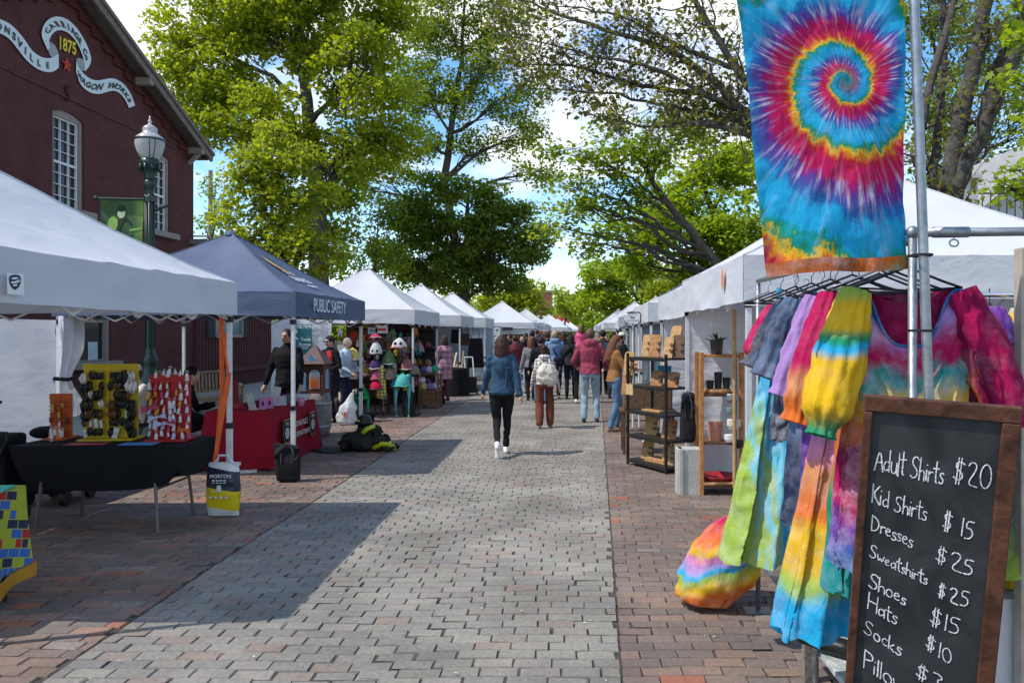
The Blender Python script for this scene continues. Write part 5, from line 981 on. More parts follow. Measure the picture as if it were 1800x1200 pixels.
# masters: earring card, clip, charm, bow
def goods(kind):
    mb = MB()
    if kind == 'clip': mb.tube([(-.012, 0, 0), (-.018, -.012, -.03), (-.01, -.006, -.075)], [.008, .016, .01], 6); mb.tube([(.012, 0, 0), (.018, -.012, -.03), (.01, -.006, -.075)], [.008, .016, .01], 6); mb.box((0, 0, .004), (.03, .012, .012))
    if kind == 'card': mb.box((0, -.004, -.04), (.04, .003, .085)); mb.tube([(-.008, -.01, -.03), (-.01, -.012, -.06)], .006, 5); mb.tube([(.008, -.01, -.03), (.01, -.012, -.06)], .006, 5)
    if kind == 'charm': mb.lathe([(.004, .02), (.008, .012), (.014, 0), (.012, -.02), (.018, -.032), (.01, -.042)], (0, -.012, -.02), 8); mb.tube([(-.012, -.01, .004), (0, -.01, .018), (.012, -.01, .004)], .003, 4)
    if kind == 'bow': mb.add([(0, -.02, 0), (-.07, -.035, .03), (-.075, -.03, -.035), (.07, -.04, .035), (.075, -.03, -.03), (0, -.035, .0)], [(0, 1, 2), (0, 4, 3), (5, 2, 1), (5, 3, 4)]); mb.ball((0, -.03, 0), .014, 6)
    return mb
gm_ = {'dark': mat('trinket_dark', (.02, .018, .02), rough=.35), 'white': mat('trinket_white', (.62, .6, .58), rough=.5), 'brown': mat('trinket_brown', (.12, .045, .02), rough=.4), 'gold': mat('trinket_gold', (.5, .3, .05), rough=.35), 'pink': mat('trinket_pink', (.45, .05, .12)), 'lilac': mat('trinket_lilac', (.45, .46, .62)), 'orange': mat('trinket_orange', (.65, .16, .03))}
masters = {}
def hang(kind, colr, root, lx, ly, lz, label, group, name, cat):
    k = (kind, colr, name)
    p = Vector(root.location)+Matrix.Rotation(root.rotation_euler.z, 3, 'Z') @ Vector((lx, ly, lz))
    if k not in masters: masters[k] = goods(kind).build(name, gm_[colr], None, local=True, smooth=kind in ('clip', 'charm')); o = masters[k]; tag(o, label, cat, group)
    else: o = masters[k].copy(); COL.objects.link(o); o['label'] = label; o['group'] = group
    o.location = p; o.rotation_euler = (0, random.uniform(-.25, .25), root.rotation_euler.z+random.uniform(-.5, .5)); o.scale = (random.uniform(.75, 1.35),)*3; return o
rr = np.random.default_rng(8)
for i, z in enumerate(np.linspace(.62, .1, 7)):
    for j, x in enumerate(np.linspace(-.21, .21, 10)):
        if rr.random() < .14 or abs(x+.02) < .02: continue
        q = rr.random(); kd, cl = ('clip', 'dark') if q < .62 else ('card', 'white') if q < .76 else ('clip', 'brown') if q < .9 else ('clip', 'white')
        hang(kd, cl, rk1, x+rr.normal(0, .006), -.03-.03*rr.random(), z+rr.normal(0, .006), {('clip', 'dark'): 'black hair clip hanging on the yellow rack', ('card', 'white'): 'white backing card with dark earrings on the yellow rack', ('clip', 'brown'): 'brown hair clip hanging on the yellow rack', ('clip', 'white'): 'white hair clip hanging on the yellow rack'}[(kd, cl)], 'trinkets on the yellow rack', 'hair_clip' if kd == 'clip' else 'earring_card', 'hair clip' if kd == 'clip' else 'earrings')
for i, z in enumerate(np.linspace(.53, .08, 7)):
    for j, x in enumerate(np.linspace(-.165, .165, 7)):
        if rr.random() < .2: continue
        q = rr.random(); kd, cl = ('charm', 'white') if q < .6 else ('charm', 'gold') if q < .75 else ('charm', 'pink') if q < .85 else ('charm', 'lilac')
        hang(kd, cl, rk2, x+rr.normal(0, .008), -.03, z+rr.normal(0, .008), f'small {cl if cl != "lilac" else "pale lilac"} animal charm hanging on the red rack', 'charms on the red rack', 'charm', 'charm')
for x, z, c, lb in ((-.1, .22, 'lilac', 'pale lilac bow pinned on the red rack upper left'), (-.04, .16, 'lilac', 'second lilac bow pinned lower on the red rack'), (-.15, .3, 'pink', 'pink bow at the left edge of the red rack'), (.03, .17, 'pink', 'dark pink bow in the middle of the red rack'), (.17, .1, 'orange', 'orange bow at the lower right of the red rack')):
    hang('bow', c, rk2, x, -.05, z, lb, 'bows on the red rack', 'hair_bow', 'hair bow')
for x, z in ((-.12, .63), (-.05, .645), (.0, .66), (.05, .65), (.1, .64), (.15, .62)): hang('charm', 'white', rk2, x, -.01, z, 'white charm standing along the top of the red rack', 'charms on top of the red rack', 'charm', 'charm')
for k in range(26): hang('charm', 'white' if k % 4 else 'orange', rk3, rr.normal(0, .05), -.05-.05*rr.random(), .05+.12*rr.random()*(1-k/40), 'white trinket heaped at the foot of the orange rack' if k % 4 else 'orange trinket heaped at the foot of the orange rack', 'trinkets heaped on the orange rack', 'trinket', 'trinket')
for k, (x, z, c) in enumerate(((-.05, .33, 'gold'), (.03, .34, 'gold'), (.0, .26, 'gold'), (-.08, .2, 'dark'), (.07, .2, 'dark'))): hang('charm', c, rk3, x, -.03, z, f'{"gold" if c == "gold" else "black"} trinket pinned on the orange rack', 'trinkets on the orange rack', 'trinket', 'trinket')
# papers and bags on the table
for px, py, c, lb, w_ in ((140, 783, (.35, .05, .08), 'red flyer lying at the front of the black table', .34), (240, 781, (.06, .25, .5), 'blue flyer lying between the two racks', .3)):
    g = G(px, py, TZ+.012); mb = MB(); mb.box((g.x, max(g.y, TY0+.1), TZ+.013), (w_, .16, .004), rz=.1); tag(mb.build('flyer', mat('flyer_'+lb[:4].strip(), c, rough=.4), None), lb, 'flyer')
mb = MB(); g = P(78, 772, 7.35); mb.ball((g.x, 7.35, TZ+.05), (.13, .12, .06), 12); mb.ball((g.x+.1, 7.4, TZ+.07), (.08, .1, .06), 10); remeshed(mb, 'cloth_bag', BLKC, None, .015, 3); o = bpy.context.scene.objects['cloth_bag']; tag(o, 'slumped black cloth bag at the left end of the black table', 'bag')
# orange strap from the tent corner to the salt bag
mb = MB(); S0 = P(388, 556, 7.4)
for a, b, t in (((388, 556, 7.38), (390, 700, 7.36), 0), ((393, 585, 7.38), (402, 660, 7.36), .3), ((402, 655, 7.36), (376, 812, 7.33), 0), ((390, 690, 7.36), (378, 812, 7.33), .2)):
    p, q = P(*a), P(*b); mb.grid(lambda u, v, p=p, q=q, t=t: p.lerp(q, v)+Vector((.022*(u-.5)*2*math.cos(t+v), .022*(u-.5)*2*math.sin(t+v)+.01, 0)), 1, 14)
tag(mb.build('ratchet_strap', mat('strap_orange', (.75, .13, .03), rough=.6), None), 'bright orange strap hanging from the nearest tent corner down to the salt bag', 'strap')
# salt bag
sb = thing('salt_bag', 'yellow and black printed salt bag with white handle tied to the tent leg', 'bag', (-3.42, 7.3, 0))
SX0, SX1, SYF = P(357, 850, 7.25).x, P(414, 850, 7.25).x, 7.25
def pillow(u, v):
    a = 2*math.pi*u; w_ = (SX1-SX0)/2*(1-.04*math.cos(v*6)); d = .085*(math.sin(math.pi*min(max(v, .02), .98))**.45); z = .01+.5*v
    return Vector(((SX0+SX1)/2+w_*math.copysign(abs(math.cos(a))**.55, math.cos(a))+.006*fbm(u*6, v*5, 3), SYF+.09+d*math.sin(a)+.012*fbm(u*9, v*6, 1), z))
mb = MB(); mb.grid(pillow, 40, 24, flip=False)
sbm = bpy.data.materials.new('salt_print'); sbm.use_nodes = True; t = sbm.node_tree; b = t.nodes['Principled BSDF']; b.inputs['Roughness'].default_value = .35
co = N(t, 'ShaderNodeTexCoord'); s_ = N(t, 'ShaderNodeSeparateXYZ'); L(t, co.outputs['Object'], s_.inputs[0]); a_ = N(t, 'ShaderNodeMath', operation='MULTIPLY_ADD'); L(t, s_.outputs[0], a_.inputs[0]); a_.inputs[1].default_value = .18; L(t, s_.outputs[2], a_.inputs[2])
m2 = N(t, 'ShaderNodeMath', operation='MULTIPLY'); L(t, a_.outputs[0], m2.inputs[0]); m2.inputs[1].default_value = 2.0; r_ = N(t, 'ShaderNodeValToRGB'); r_.color_ramp.interpolation = 'CONSTANT'; e = r_.color_ramp.elements
for k in range(2): e.new(.5)
for q, (p, c) in zip(e, ((0, (.7, .7, .68)), (.2, (.72, .55, .01)), (.58, (.02, .026, .05)), (.95, (.75, .75, .73)))): q.position = p; q.color = (*c, 1)
L(t, m2.outputs[0], r_.inputs[0]); L(t, r_.outputs[0], b.inputs['Base Color']); mb.build('bag', sbm, sb, smooth=True)
mb = MB(); cx = (SX0+SX1)/2; mb.tube([(cx-.11, SYF+.09, .5), (cx-.06, SYF+.09, .535), (cx-.045, SYF+.09, .58), (cx+.045, SYF+.09, .58), (cx+.06, SYF+.09, .535), (cx+.11, SYF+.09, .5)], .012, 8); mb.box((cx, SYF+.09, .5), (SX1-SX0, .05, .03)); mb.build('handle', PLW, sb, smooth=False)
mb = MB(); put_text(mb, 'MORTON', (cx+.015, SYF-.012, .385), (1, 0, 0), (0, 0, 1), .046, bold=.02)
for k in range(4): mb.box((cx-.05+k*.035, SYF-.012, .36), (.026, .002, .012)); mb.box((cx-.05+k*.035, SYF-.012, .338), (.022, .002, .008))
mb.build('lettering', WHITE, sb)
mb = MB(); mb.lathe([(.022, 0), (.024, .03), (.02, .06), (.01, .065)], (cx, SYF-.012, .25), 10, sy=.2)
for k in range(4): mb.box((cx-.08+k*.05, SYF-.006, .2), (.024, .003, .02))
mb.build('print_mark', PLW, sb)
# things under / beside the table
wg = thing('folding_wagon', 'black folding wagon stowed under the black table', 'wagon', (gx(105, 8.0), 8.0, 0)); x = gx(105, 8.0)
mb = MB(); mb.box((x, 8.0, .26), (.42, .5, .28)); mb.build('basket', BLK, wg, bevel=.02)
for q in ((-.19, -.2), (.19, -.2), (.19, .2), (-.19, .2)): mb = MB(); mb.tube([(x+q[0]-.025, 8+q[1], .07), (x+q[0]+.025, 8+q[1], .07)], .07, 14); mb.build('wheel', BLACKP, wg)
hd = thing('stacked_dolly', 'black wheeled case with a pull handle at the left picture edge', 'case', (gx(2, 7.0), 7.0, 0)); x = gx(2, 7.0)-.03
mb = MB(); mb.box((x, 7.0, .52), (.34, .3, .62)); mb.build('case', BLK, hd, bevel=.03)
mb = MB(); mb.tube([(x+.09, 6.84, .55), (x+.2, 6.84, .8), (x+.2, 6.84, .86), (x+.12, 6.84, .86)], .014, 8); mb.tube([(x-.05, 7.0, .8), (x-.05, 7, 1.12), (x+.03, 7, 1.12)], .016, 8); mb.build('handle', BLACKP, hd)
for q in (-.14, .14): mb = MB(); mb.tube([(x+q, 7.1, .09), (x+q+.03, 7.1, .09)], .09, 14); mb.build('wheel', BLACKP, hd)
# block print table at the left edge
bt = thing('block_print_table', 'table under a colourful toy block pattern cloth at the left edge', 'table', (-4.4, 4.7, 0))
def blockmat():
    m = bpy.data.materials.new('block_pattern'); m.use_nodes = True; t = m.node_tree; b = t.nodes['Principled BSDF']; b.inputs['Roughness'].default_value = .7
    co = N(t, 'ShaderNodeTexCoord'); s = N(t, 'ShaderNodeSeparateXYZ'); L(t, co.outputs['Object'], s.inputs[0]); ad = N(t, 'ShaderNodeMath', operation='ADD'); L(t, s.outputs[0], ad.inputs[0]); L(t, s.outputs[1], ad.inputs[1])
    cb = N(t, 'ShaderNodeCombineXYZ'); a9 = N(t, 'ShaderNodeMath', operation='ADD'); L(t, ad.outputs[0], a9.inputs[0]); a9.inputs[1].default_value = 57.0; L(t, a9.outputs[0], cb.inputs[0]); L(t, s.outputs[2], cb.inputs[1]); rt = N(t, 'ShaderNodeMapping'); rt.inputs['Rotation'].default_value = (0, 0, .22); rt.inputs['Location'].default_value = (40, 30, 0); L(t, cb.outputs[0], rt.inputs[0])
    br = N(t, 'ShaderNodeTexBrick'); br.inputs['Scale'].default_value = 1; br.inputs['Brick Width'].default_value = .095; br.inputs['Row Height'].default_value = .06; br.inputs['Mortar Size'].default_value = .003; br.inputs['Color1'].default_value = (0, 0, 0, 1); br.inputs['Color2'].default_value = (1, 1, 1, 1); br.inputs['Mortar'].default_value = (.5, .5, .5, 1); br.squash = .6; br.squash_frequency = 3
    L(t, rt.outputs[0], br.inputs['Vector']); r = N(t, 'ShaderNodeValToRGB'); r.color_ramp.interpolation = 'CONSTANT'; e = r.color_ramp.elements
    for k in range(3): e.new(.5)
    for q, (p, c) in zip(e, ((0, (.015, .02, .06)), (.18, (.03, .13, .42)), (.42, (.38, .4, .02)), (.72, (.42, .02, .02)), (.86, (.34, .4, .03)))): q.position = p; q.color = (*c, 1)
    L(t, br.outputs[0], r.inputs[0]); L(t, r.outputs[0], b.inputs['Base Color']); return m
bx1 = -3.62
mb = MB(); mb.box((-4.4, 4.71, .72), (1.55, .78, .03)); mb.build('tabletop', PLW, bt)
mb = MB()
mb.grid(lambda u, v: Vector((bx1+.02*math.sin(u*14)*v+.03*v*v, 4.3+.82*u, .735-.5*v-.05*math.sin(u*3.1)*v)), 20, 16, flip=True); mb.grid(lambda u, v: Vector((-5.15+1.53*u, 4.3-.03*v+.015*math.sin(u*30)*v, 0.735-.5*v)), 40, 14, flip=True)
mb.add([(-5.15, 4.3, .737), (bx1, 4.3, .737), (bx1, 5.12, .737), (-5.15, 5.12, .737)], [(0, 1, 2, 3)]); mb.build('cloth', blockmat(), bt)
mb = MB(); mb.grid(lambda u, v: Vector((bx1+.052+.02*math.sin(u*14), 4.3+.82*u, .232-.1*v-.05*math.sin(u*3.1)+.02*math.sin(u*9)*v)), 20, 4, flip=True); mb.grid(lambda u, v: Vector((-5.15+1.58*u, 4.265+.015*math.sin(u*30), .232-.1*v)), 40, 4, flip=True); mb.build('hem_band', fabric('ochre_cloth', (.5, .24, .03)), bt)
for q in ((-3.75, 4.4), (-3.72, 5.02), (-5.0, 4.4), (-5.0, 5.02)): mb = MB(); mb.tube([(q[0], q[1], .72), (q[0]+.03, q[1], 0)], .016, 8); mb.build('leg', BLACKP, bt)
mb = MB(); mb.box((-3.74, 4.86, .748), (.3, .3, .012), rz=.3); tag(mb.build('folder', mat('teal_card', (.04, .42, .33), rough=.5), None), 'flat teal folder lying on the block pattern table', 'folder')
# ---- red table of the fire department
rt = thing('red_cloth_table', 'table draped to the ground in dark red cloth with two white shield emblems', 'table', (-4.2, 10.7, 0))
RX0, RX1, RY0, RY1 = -4.62, -3.82, 9.75, 11.55
def drape(u, v):
    P4 = [(RX0, RY0), (RX1, RY0), (RX1, RY1), (RX0, RY1), (RX0, RY0)]; k = min(3, int(u*4)); t_ = u*4-k; x = P4[k][0]+(P4[k+1][0]-P4[k][0])*t_; y = P4[k][1]+(P4[k+1][1]-P4[k][1])*t_
    n = ((0, -1), (1, 0), (0, 1), (-1, 0))[k]; e = abs(2*t_-1)**6; am = (.035*math.sin(t_*(22 if k % 2 else 12)+k)*.6+.03*fbm(t_*4+k*3, v, 0, 1.5))*v+.02*v
    corner = e*.1*v; dx = (1 if x > (RX0+RX1)/2 else -1)*corner; dy = (1 if y > (RY0+RY1)/2 else -1)*corner
    return Vector((x+n[0]*am+dx*.8, y+n[1]*am+dy*.8, .755-.745*v+(0 if v < .95 else .02*math.sin(t_*15+k))))
mb = MB(); mb.grid(drape, 160, 20, flip=True); mb.add([(RX0, RY0, .755), (RX1, RY0, .755), (RX1, RY1, .755), (RX0, RY1, .755)], [(0, 1, 2, 3)]); mb.build('cloth', REDC, rt, smooth=True)
EMB = mat('emblem_black', (.015, .015, .018)); EMW = mat('emblem_white', (.62, .62, .6)); GOLD = mat('emblem_gold', (.35, .28, .1))
for yc in (10.2, 11.22):
    x = RX1+.075; sh_ = [(-.1, .15), (.1, .15), (.115, -.02), (.08, -.13), (0, -.19), (-.08, -.13), (-.115, -.02)]
    mb = MB(); mb.add([(x, yc+a*1.1, .44+b*1.1) for a, b in sh_], [tuple(range(7))]); em = mb.build('shield_emblem', GOLD, rt)
    mb = MB(); mb.add([(x+.003, yc+a, .44+b) for a, b in sh_], [tuple(range(7))]); mb.build('shield_field', EMB, em)
    mb = MB(); mb.add([(x+.006, yc+.075*math.cos(k*math.pi/8), .42+.075*math.sin(k*math.pi/8)) for k in range(16)], [tuple(range(16))])
    mb.build('medallion', EMW, em); mb = MB()
    for k in range(4):
        a = k*math.pi/2+.78; mb.add([(x+.008, yc, .42), (x+.008, yc+.06*math.cos(a-.35), .42+.06*math.sin(a-.35)), (x+.008, yc+.06*math.cos(a+.35), .42+.06*math.sin(a+.35))], [(0, 1, 2)])
    mb.build('maltese_cross', mat('emblem_grey', (.3, .3, .3)), em); mb = MB(); put_text(mb, 'FIRE', (x+.006, yc, .525), (0, 1, 0), (0, 0, 1), .06, bold=.02); mb.build('shield_lettering', EMW, em)
mb = MB(); x = RX1+.085; put_text(mb, 'ZIONSVILLE', (x, 10.71, .47), (0, 1, 0), (0, 0, 1), .105, bold=.015); put_text(mb, 'FIRE DEPARTMENT', (x, 10.71, .33), (0, 1, 0), (0, 0, 1), .095, sx=.92, bold=.015); mb.build('lettering', EMW, rt)
def item(name, mb, m, label, cat, smooth=False, bevel=0., group=None): return tag(mb.build(name, m, None, smooth=smooth, bevel=bevel), label, cat, group)
PB = mat('pink_card', (.5, .2, .38)); ZR = .757
for k, px in enumerate((462, 474)):
    p = P(px, 700, 10.0+k*.12); mb = MB(); mb.box((p.x, 10.0+k*.12, ZR+.075), (.085, .06, .15), rz=.5); o = item('goody_bag', mb, PB, ('pink' if k == 0 else 'second pink')+' paper goody bag with a purple flame print on the red table', 'gift bag')
    mb = MB(); mb.lathe([(.004, -.035), (.02, -.015), (.016, .01), (.004, .035)], (p.x+.015, 9.962+k*.12, ZR+.08), 8, sy=.1); mb.build('print', mat('purple_ink', (.14, .03, .16)), o)
for nm, px, Y, sz, col_, lb, ct in (('leaflet_holder', 445, 9.9, (.05, .02, .2), (.4, .38, .36), 'leaning white leaflet holder at the front of the red table', 'leaflet holder'), ('activity_box', 505, 10.75, (.14, .1, .14), (.13, .09, .16), 'dark purple box of leaflets in the middle of the red table', 'box'), ('leaflet_stack', 490, 10.5, (.2, .04, .13), (.5, .48, .5), 'pale folded leaflet stack standing on the red table', 'leaflets'), ('red_hat', 418, 10.05, (.16, .14, .09), (.3, .02, .03), 'red toy fire helmet on the near end of the red table', 'toy helmet'), ('tall_red_box', 412, 10.6, (.1, .1, .34), (.22, .02, .04), 'tall red and dark box at the near end of the red table', 'box')):
    p = P(px, 700, Y); mb = MB()
    if nm == 'red_hat': mb.lathe([(.11, 0), (.115, .012), (.075, .02), (.07, .06), (.04, .09), (.004, .095)], (p.x, Y, ZR), 14)
    elif nm == 'leaflet_holder': mb.box((0, 0, .11), (.09, .02, .22), M=Matrix.Translation((p.x, Y, ZR)) @ Matrix.Rotation(-.25, 4, 'Y')); mb.box((p.x+.01, Y, ZR+.012), (.1, .09, .02))
    else: mb.box((p.x, Y, ZR+sz[2]/2), sz, rz=.35, taper=.97)
    item(nm, mb, mat(nm+'_m', col_, var=.2, vscale=14), lb, ct, bevel=.003)
p = P(490, 705, 10.3); mb = MB(); mb.lathe([(.035, 0), (.045, .11), (.042, .11), (.032, .006)], (p.x+.25, 10.45, ZR), 14); item('pink_cup', mb, PB, 'pink patterned paper cup beside the pale leaflets on the red table', 'cup', True)
p = P(483, 690, 10.8); mb = MB(); mb.box((0, 0, .14), (.11, .012, .2), M=Matrix.Translation((p.x, 10.8, ZR)) @ Matrix.Rotation(.15, 4, 'Y')); mb.box((p.x, 10.8, ZR+.01), (.1, .1, .02)); item('table_sign', mb, PLW, 'small white upright card sign on the red table before the uniformed man', 'sign')
p = P(527, 700, 11.2); mb = MB(); mb.lathe([(.09, 0), (.14, .03), (.17, .09), (.175, .1), (.165, .1), (.13, .035), (.08, .012)], (p.x, 11.15, ZR), 24); item('white_bowl', mb, PLW, 'wide white bowl at the far end of the red table', 'bowl', True)
mb = MB(); g = G(432, 831); mb.box((g.x, g.y+.05, .012), (.22, .12, .02), rz=.3); item('white_packet', mb, PLW, 'white packet lying on the bricks under the red table corner', 'packet')
# ---- toy brick tower on a barrel
tw = thing('model_brick_tower', 'cardboard brick tower model with arched windows and a peaked roof on a barrel', 'model tower', (-4.33, 13.1, 0)); X, Y = -4.33, 13.1; CB = brickwall('card_brick', (.15, .06, .045), (.1, .05, .04), rough=.9, bump=.2)
mb = MB(); mb.box((X, Y, .98), (.4, .4, .5)); mb.build('wall', CB, tw)
mb = MB(); mb.add([(X-.24, Y-.24, 1.23), (X+.24, Y-.24, 1.23), (X+.24, Y+.24, 1.23), (X-.24, Y+.24, 1.23), (X, Y, 1.56)], [(0, 1, 4), (1, 2, 4), (2, 3, 4), (3, 0, 4), (3, 2, 1, 0)]); mb.build('roof', mat('card_roof', (.13, .075, .07), vscale=20, var=.2), tw)
def archpts(w_, h_): return [(-w_/2, 0), (w_/2, 0)]+[(w_/2*math.cos(a), h_-w_/2+w_/2*math.sin(a)) for a in np.linspace(0, math.pi, 10)]
for ox, oz, w_, h_, ax, c in ((.06, .82, .14, .3, 0, 'fire'), (-.13, .78, .08, .3, 0, 'sky'), (.0, 1.245, .12, .13, 0, 'sky'), (.0, .82, .14, .3, 1, 'sky')):
    P2 = (lambda a, b, d: (X+ox+a, Y-.2-d, oz+b)) if ax == 0 else (lambda a, b, d: (X+.2+d, Y+a, oz+b))
    mb = MB(); mb.add([P2(a*1.2, b*1.07-.01, .006) for a, b in archpts(w_, h_)], [tuple(range(12))]); f = mb.build('window', WHITE, tw)
    mb = MB(); mb.add([P2(a, b, .01) for a, b in archpts(w_, h_)], [tuple(range(12))]); mb.build('painted_pane', mat('paint_sky', (.15, .32, .55)) if c == 'sky' else gradmat('paint_fire', [(0, (.5, .06, .02)), (.5, (.6, .15, .03)), (.8, (.2, .35, .5))], scale=3.2, off=-2.55), f)
mb = MB(); mb.lathe([(.23, 0), (.26, .15), (.28, .36), (.27, .55), (.24, .725)], (X, Y, .005), 20); mb.build('barrel', mat('grey_barrel', (.2, .19, .17), vscale=9, var=.25, bump=.3), tw, smooth=True)
mb = MB()
for z, r_ in ((.17, .268), (.56, .275)): mb.lathe([(r_, -.02), (r_+.004, 0), (r_, .02)], (X, Y, z), 20)
mb.build('hoop', GALV, tw)
# teal poster on the side wall of the hat tent
pp = thing('teal_poster', 'teal hanging poster with white diamond mark and white lines of print', 'poster', (-5.75, 15.9, 1.2)); A_ = lambda px, py: P(px, py, 15.88)
mb = MB(); mb.add([A_(514, 570), A_(548, 570), A_(549, 622), A_(519, 622)], [(3, 2, 1, 0)]); mb.build('sheet', mat('teal_print', (.02, .14, .15), rough=.6), pp)
mb = MB(); Q = lambda px, py: P(px, py, 15.865)
mb.add([Q(516, 583), Q(520, 577), Q(523, 584), Q(519, 587)], [(3, 2, 1, 0)]); mb.add([Q(515, 588), Q(524, 595), Q(523, 597), Q(515, 591)], [(3, 2, 1, 0)])
for body, px, py, sz in (('First Night', 534, 577, .14), ('Theatre', 537, 599, .1), ('Programs', 536, 608, .1), ('for youth', 534, 613, .08)): put_text(mb, body, Q(px, py), (1, 0, 0), (0, 0, 1), sz, sx=.62, bold=.015)
mb.build('lettering', LET, pp)
# benches ---------------------------------------------------------------
def bench(label, x, y, rz):
    r0 = thing('park_bench', label, 'bench', (x, y, .0), rz, 'teak benches by the brick wall'); W2 = .62
    for sx in (-1, 1):
        mb = MB(); mb.box((sx*W2, -.22, .3), (.07, .07, .6)); mb.build('leg', WOODT, r0, local=True); mb = MB(); mb.bar((sx*W2, .24, 0), (sx*W2, .3, .95), .07, .06); mb.build('leg', WOODT, r0, local=True)
        mb = MB(); mb.tube([(sx*W2, .27, .66), (sx*W2, .05, .67), (sx*W2, -.2, .65), (sx*W2, -.3, .62)], [.03, .033, .042, .03], 8); mb.build('armrest', WOODT, r0, local=True, smooth=True)
    mb = MB()
    for k in range(6): mb.box((0, -.24+k*.085, .43), (2*W2, .065, .022))
    mb.box((0, -.25, .39), (2*W2, .03, .07)); mb.build('seat', WOODT, r0, local=True)
    mb = MB(); mb.bar((-W2, .3, .93), (W2, .3, .93), .07, .035); mb.bar((-W2, .27, .52), (W2, .27, .52), .06, .03)
    for k in range(13): mb.bar((-W2+.09+k*.088, .275, .54), (-W2+.09+k*.088, .297, .9), .045, .014)
    mb.build('backrest', WOODT, r0, local=True); return r0
bench('teak slatted bench left of the tent leg, partly behind the red rack', -8.6, 15.6, 1.2)
bench('teak slatted bench with curved arm behind the orange strap', -7.45, 15.9, 1.15)
def fold_chair(label, x, y, rz):
    c = thing('folding_chair', label, 'chair', (x, y, 0), rz); mb = MB(); mb.box((0, 0, .44), (.42, .4, .03)); mb.build('seat', BLK, c, local=True, bevel=.01); mb = MB(); mb.box((0, -.2, .72), (.42, .02, .3)); mb.build('backrest', BLK, c, local=True, bevel=.008)
    for q in (-1, 1): mb = MB(); mb.tube([(q*.2, -.2, .9), (q*.2, .18, 0)], .012, 6); mb.build('leg', BLACKP, c, local=True); mb = MB(); mb.tube([(q*.2, .17, .44), (q*.2, -.22, 0)], .012, 6); mb.build('leg', BLACKP, c, local=True)
fold_chair('black folding chair under the vendor in sunglasses', -6.2, 11.0, math.pi-.6); fold_chair('black folding chair under the person reaching for the red table', -5.25, 10.2, -1.15); fold_chair('black folding chair under the seated seller behind the metal shelf', 1.6, 12.6, 2.6)
# ---- weight bags ------------------------------------------------------
def weight(label, x, y, h=.42, w_=.22, z=0, d=.14):
    r0 = thing('weight_bag', label, 'sandbag', (x, y, z), group='black sandbags on tent legs'); sd_ = x*3.1+y
    def sk(u, v):
        a = 2*math.pi*u; t = v; ww = w_/2*(1-.12*t+.1*math.sin(3.1*t+sd_)); dd = d/2*(1.0-.75*max(0, t-.55)/.45+.06*math.sin(t*9+sd_)); k = min(1, t*8+.75)
        px_ = math.copysign(abs(math.cos(a))**.6, math.cos(a))*ww*k; py_ = math.copysign(abs(math.sin(a))**.75, math.sin(a))*dd*k
        n = .018*fbm(u*5+sd_, t*4, sd_, 1.3)+.008*math.sin(a*9+t*5)*t; return Vector((px_*(1+n*4)+.03*t*math.sin(sd_*2), py_*(1+n*6), .008+h*t*(1+.07*math.sin(a+sd_)*t)))
    mb = MB(); mb.grid(sk, 40, 20); mb.add([sk(i/40, 1) for i in range(40)], [tuple(range(40))]); mb.build('sack', fabric('sandbag_black', (.016, .016, .019), rough=.55, bump=.6, bscale=9), r0, local=True, smooth=True)
    for q in (-1, 1): mb = MB(); mb.tube([(q*w_*.2, -d*.55, h*.55), (q*w_*.24, -d*.42, h*.85), (q*w_*.1, -d*.2, h*1.05), (q*w_*.02, 0, h*1.1)], .011, 5, sq=.3); mb.build('strap', fabric('strap_grey', (.05, .05, .055)), r0, local=True)
    mb = MB(); mb.grid(lambda u, v: Vector((w_*(u-.5)*.9, -d*.3-.05*math.sin(v*3+u*4)*v-.02*v, h*(1.0-.3*v)+.03*math.sin(u*7+sd_))), 8, 6); mb.build('flap', fabric('sandbag_black', (.016,)*3), r0, local=True, smooth=True)
    return r0
weight('black sandbag at the foot of the navy tent nearest leg', -3.3, 9.04, .42, .3); weight('black sandbag slumped at the far navy tent leg behind the fire gear', -3.2, 12.25, .45, .24)
weight('black sandbag standing at the near hat tent leg', -3.32, 16.0, .5, .26); weight('black sandbag at the far hat tent leg', -3.2, 19.0, .42, .3); weight('tall black sandbag hung on the plant tent leg above the concrete block', 1.33, 8.62, .52, .17, z=.52)
# ---- fire gear pile -----------------------------------------------------
fg = thing('fire_gear_pile', 'heap of dark firefighter turnout gear with lime reflective bands', 'turnout gear', (-2.98, 11.5, 0)); X, Y = -3.05, 11.5; mb = MB()
for c, r_ in (((-.12, .0, .14), (.24, .22, .15)), ((.05, .05, .26), (.2, .2, .13)), ((.2, -.05, .13), (.2, .18, .13)), ((-.25, -.06, .1), (.14, .16, .1)), ((.0, -.16, .11), (.2, .13, .1)), ((.36, -.12, .06), (.18, .1, .06)), ((-.05, .1, .36), (.12, .12, .08))): mb.ball((X+c[0], Y+c[1], c[2]), r_, 12)
o = remeshed(mb, 'coat', fabric('turnout_black', (.03, .028, .024), bump=.8, bscale=12), fg, .016, 2, local=False); o.location = (-fg.location.x, -fg.location.y, 0)
for v in o.data.vertices: f_ = fbm(v.co.x*6, v.co.y*6, v.co.z*9, 1.2, 4); v.co += v.normal*(f_*.045-.01); v.co.z = max(.004, v.co.z)
HV = mat('reflective_lime', (.42, .5, .02), rough=.4)
def band(pts, w_): mb = MB(); mb.tube([(X+a, Y+b, c) for a, b, c in pts], w_, 8, sq=.4); mb.build('reflective_band', HV, fg, smooth=True)
band([(.16, -.19, .05), (.3, -.2, .12), (.42, -.18, .1), (.5, -.14, .03)], .035); band([(.0, -.16, .27), (.08, -.14, .34), (.16, -.08, .37)], .035); band([(.36, -.21, .1), (.4, -.1, .14), (.4, .0, .1)], .03); band([(-.1, -.08, .44), (-.02, -.02, .46), (.05, .06, .44)], .03)
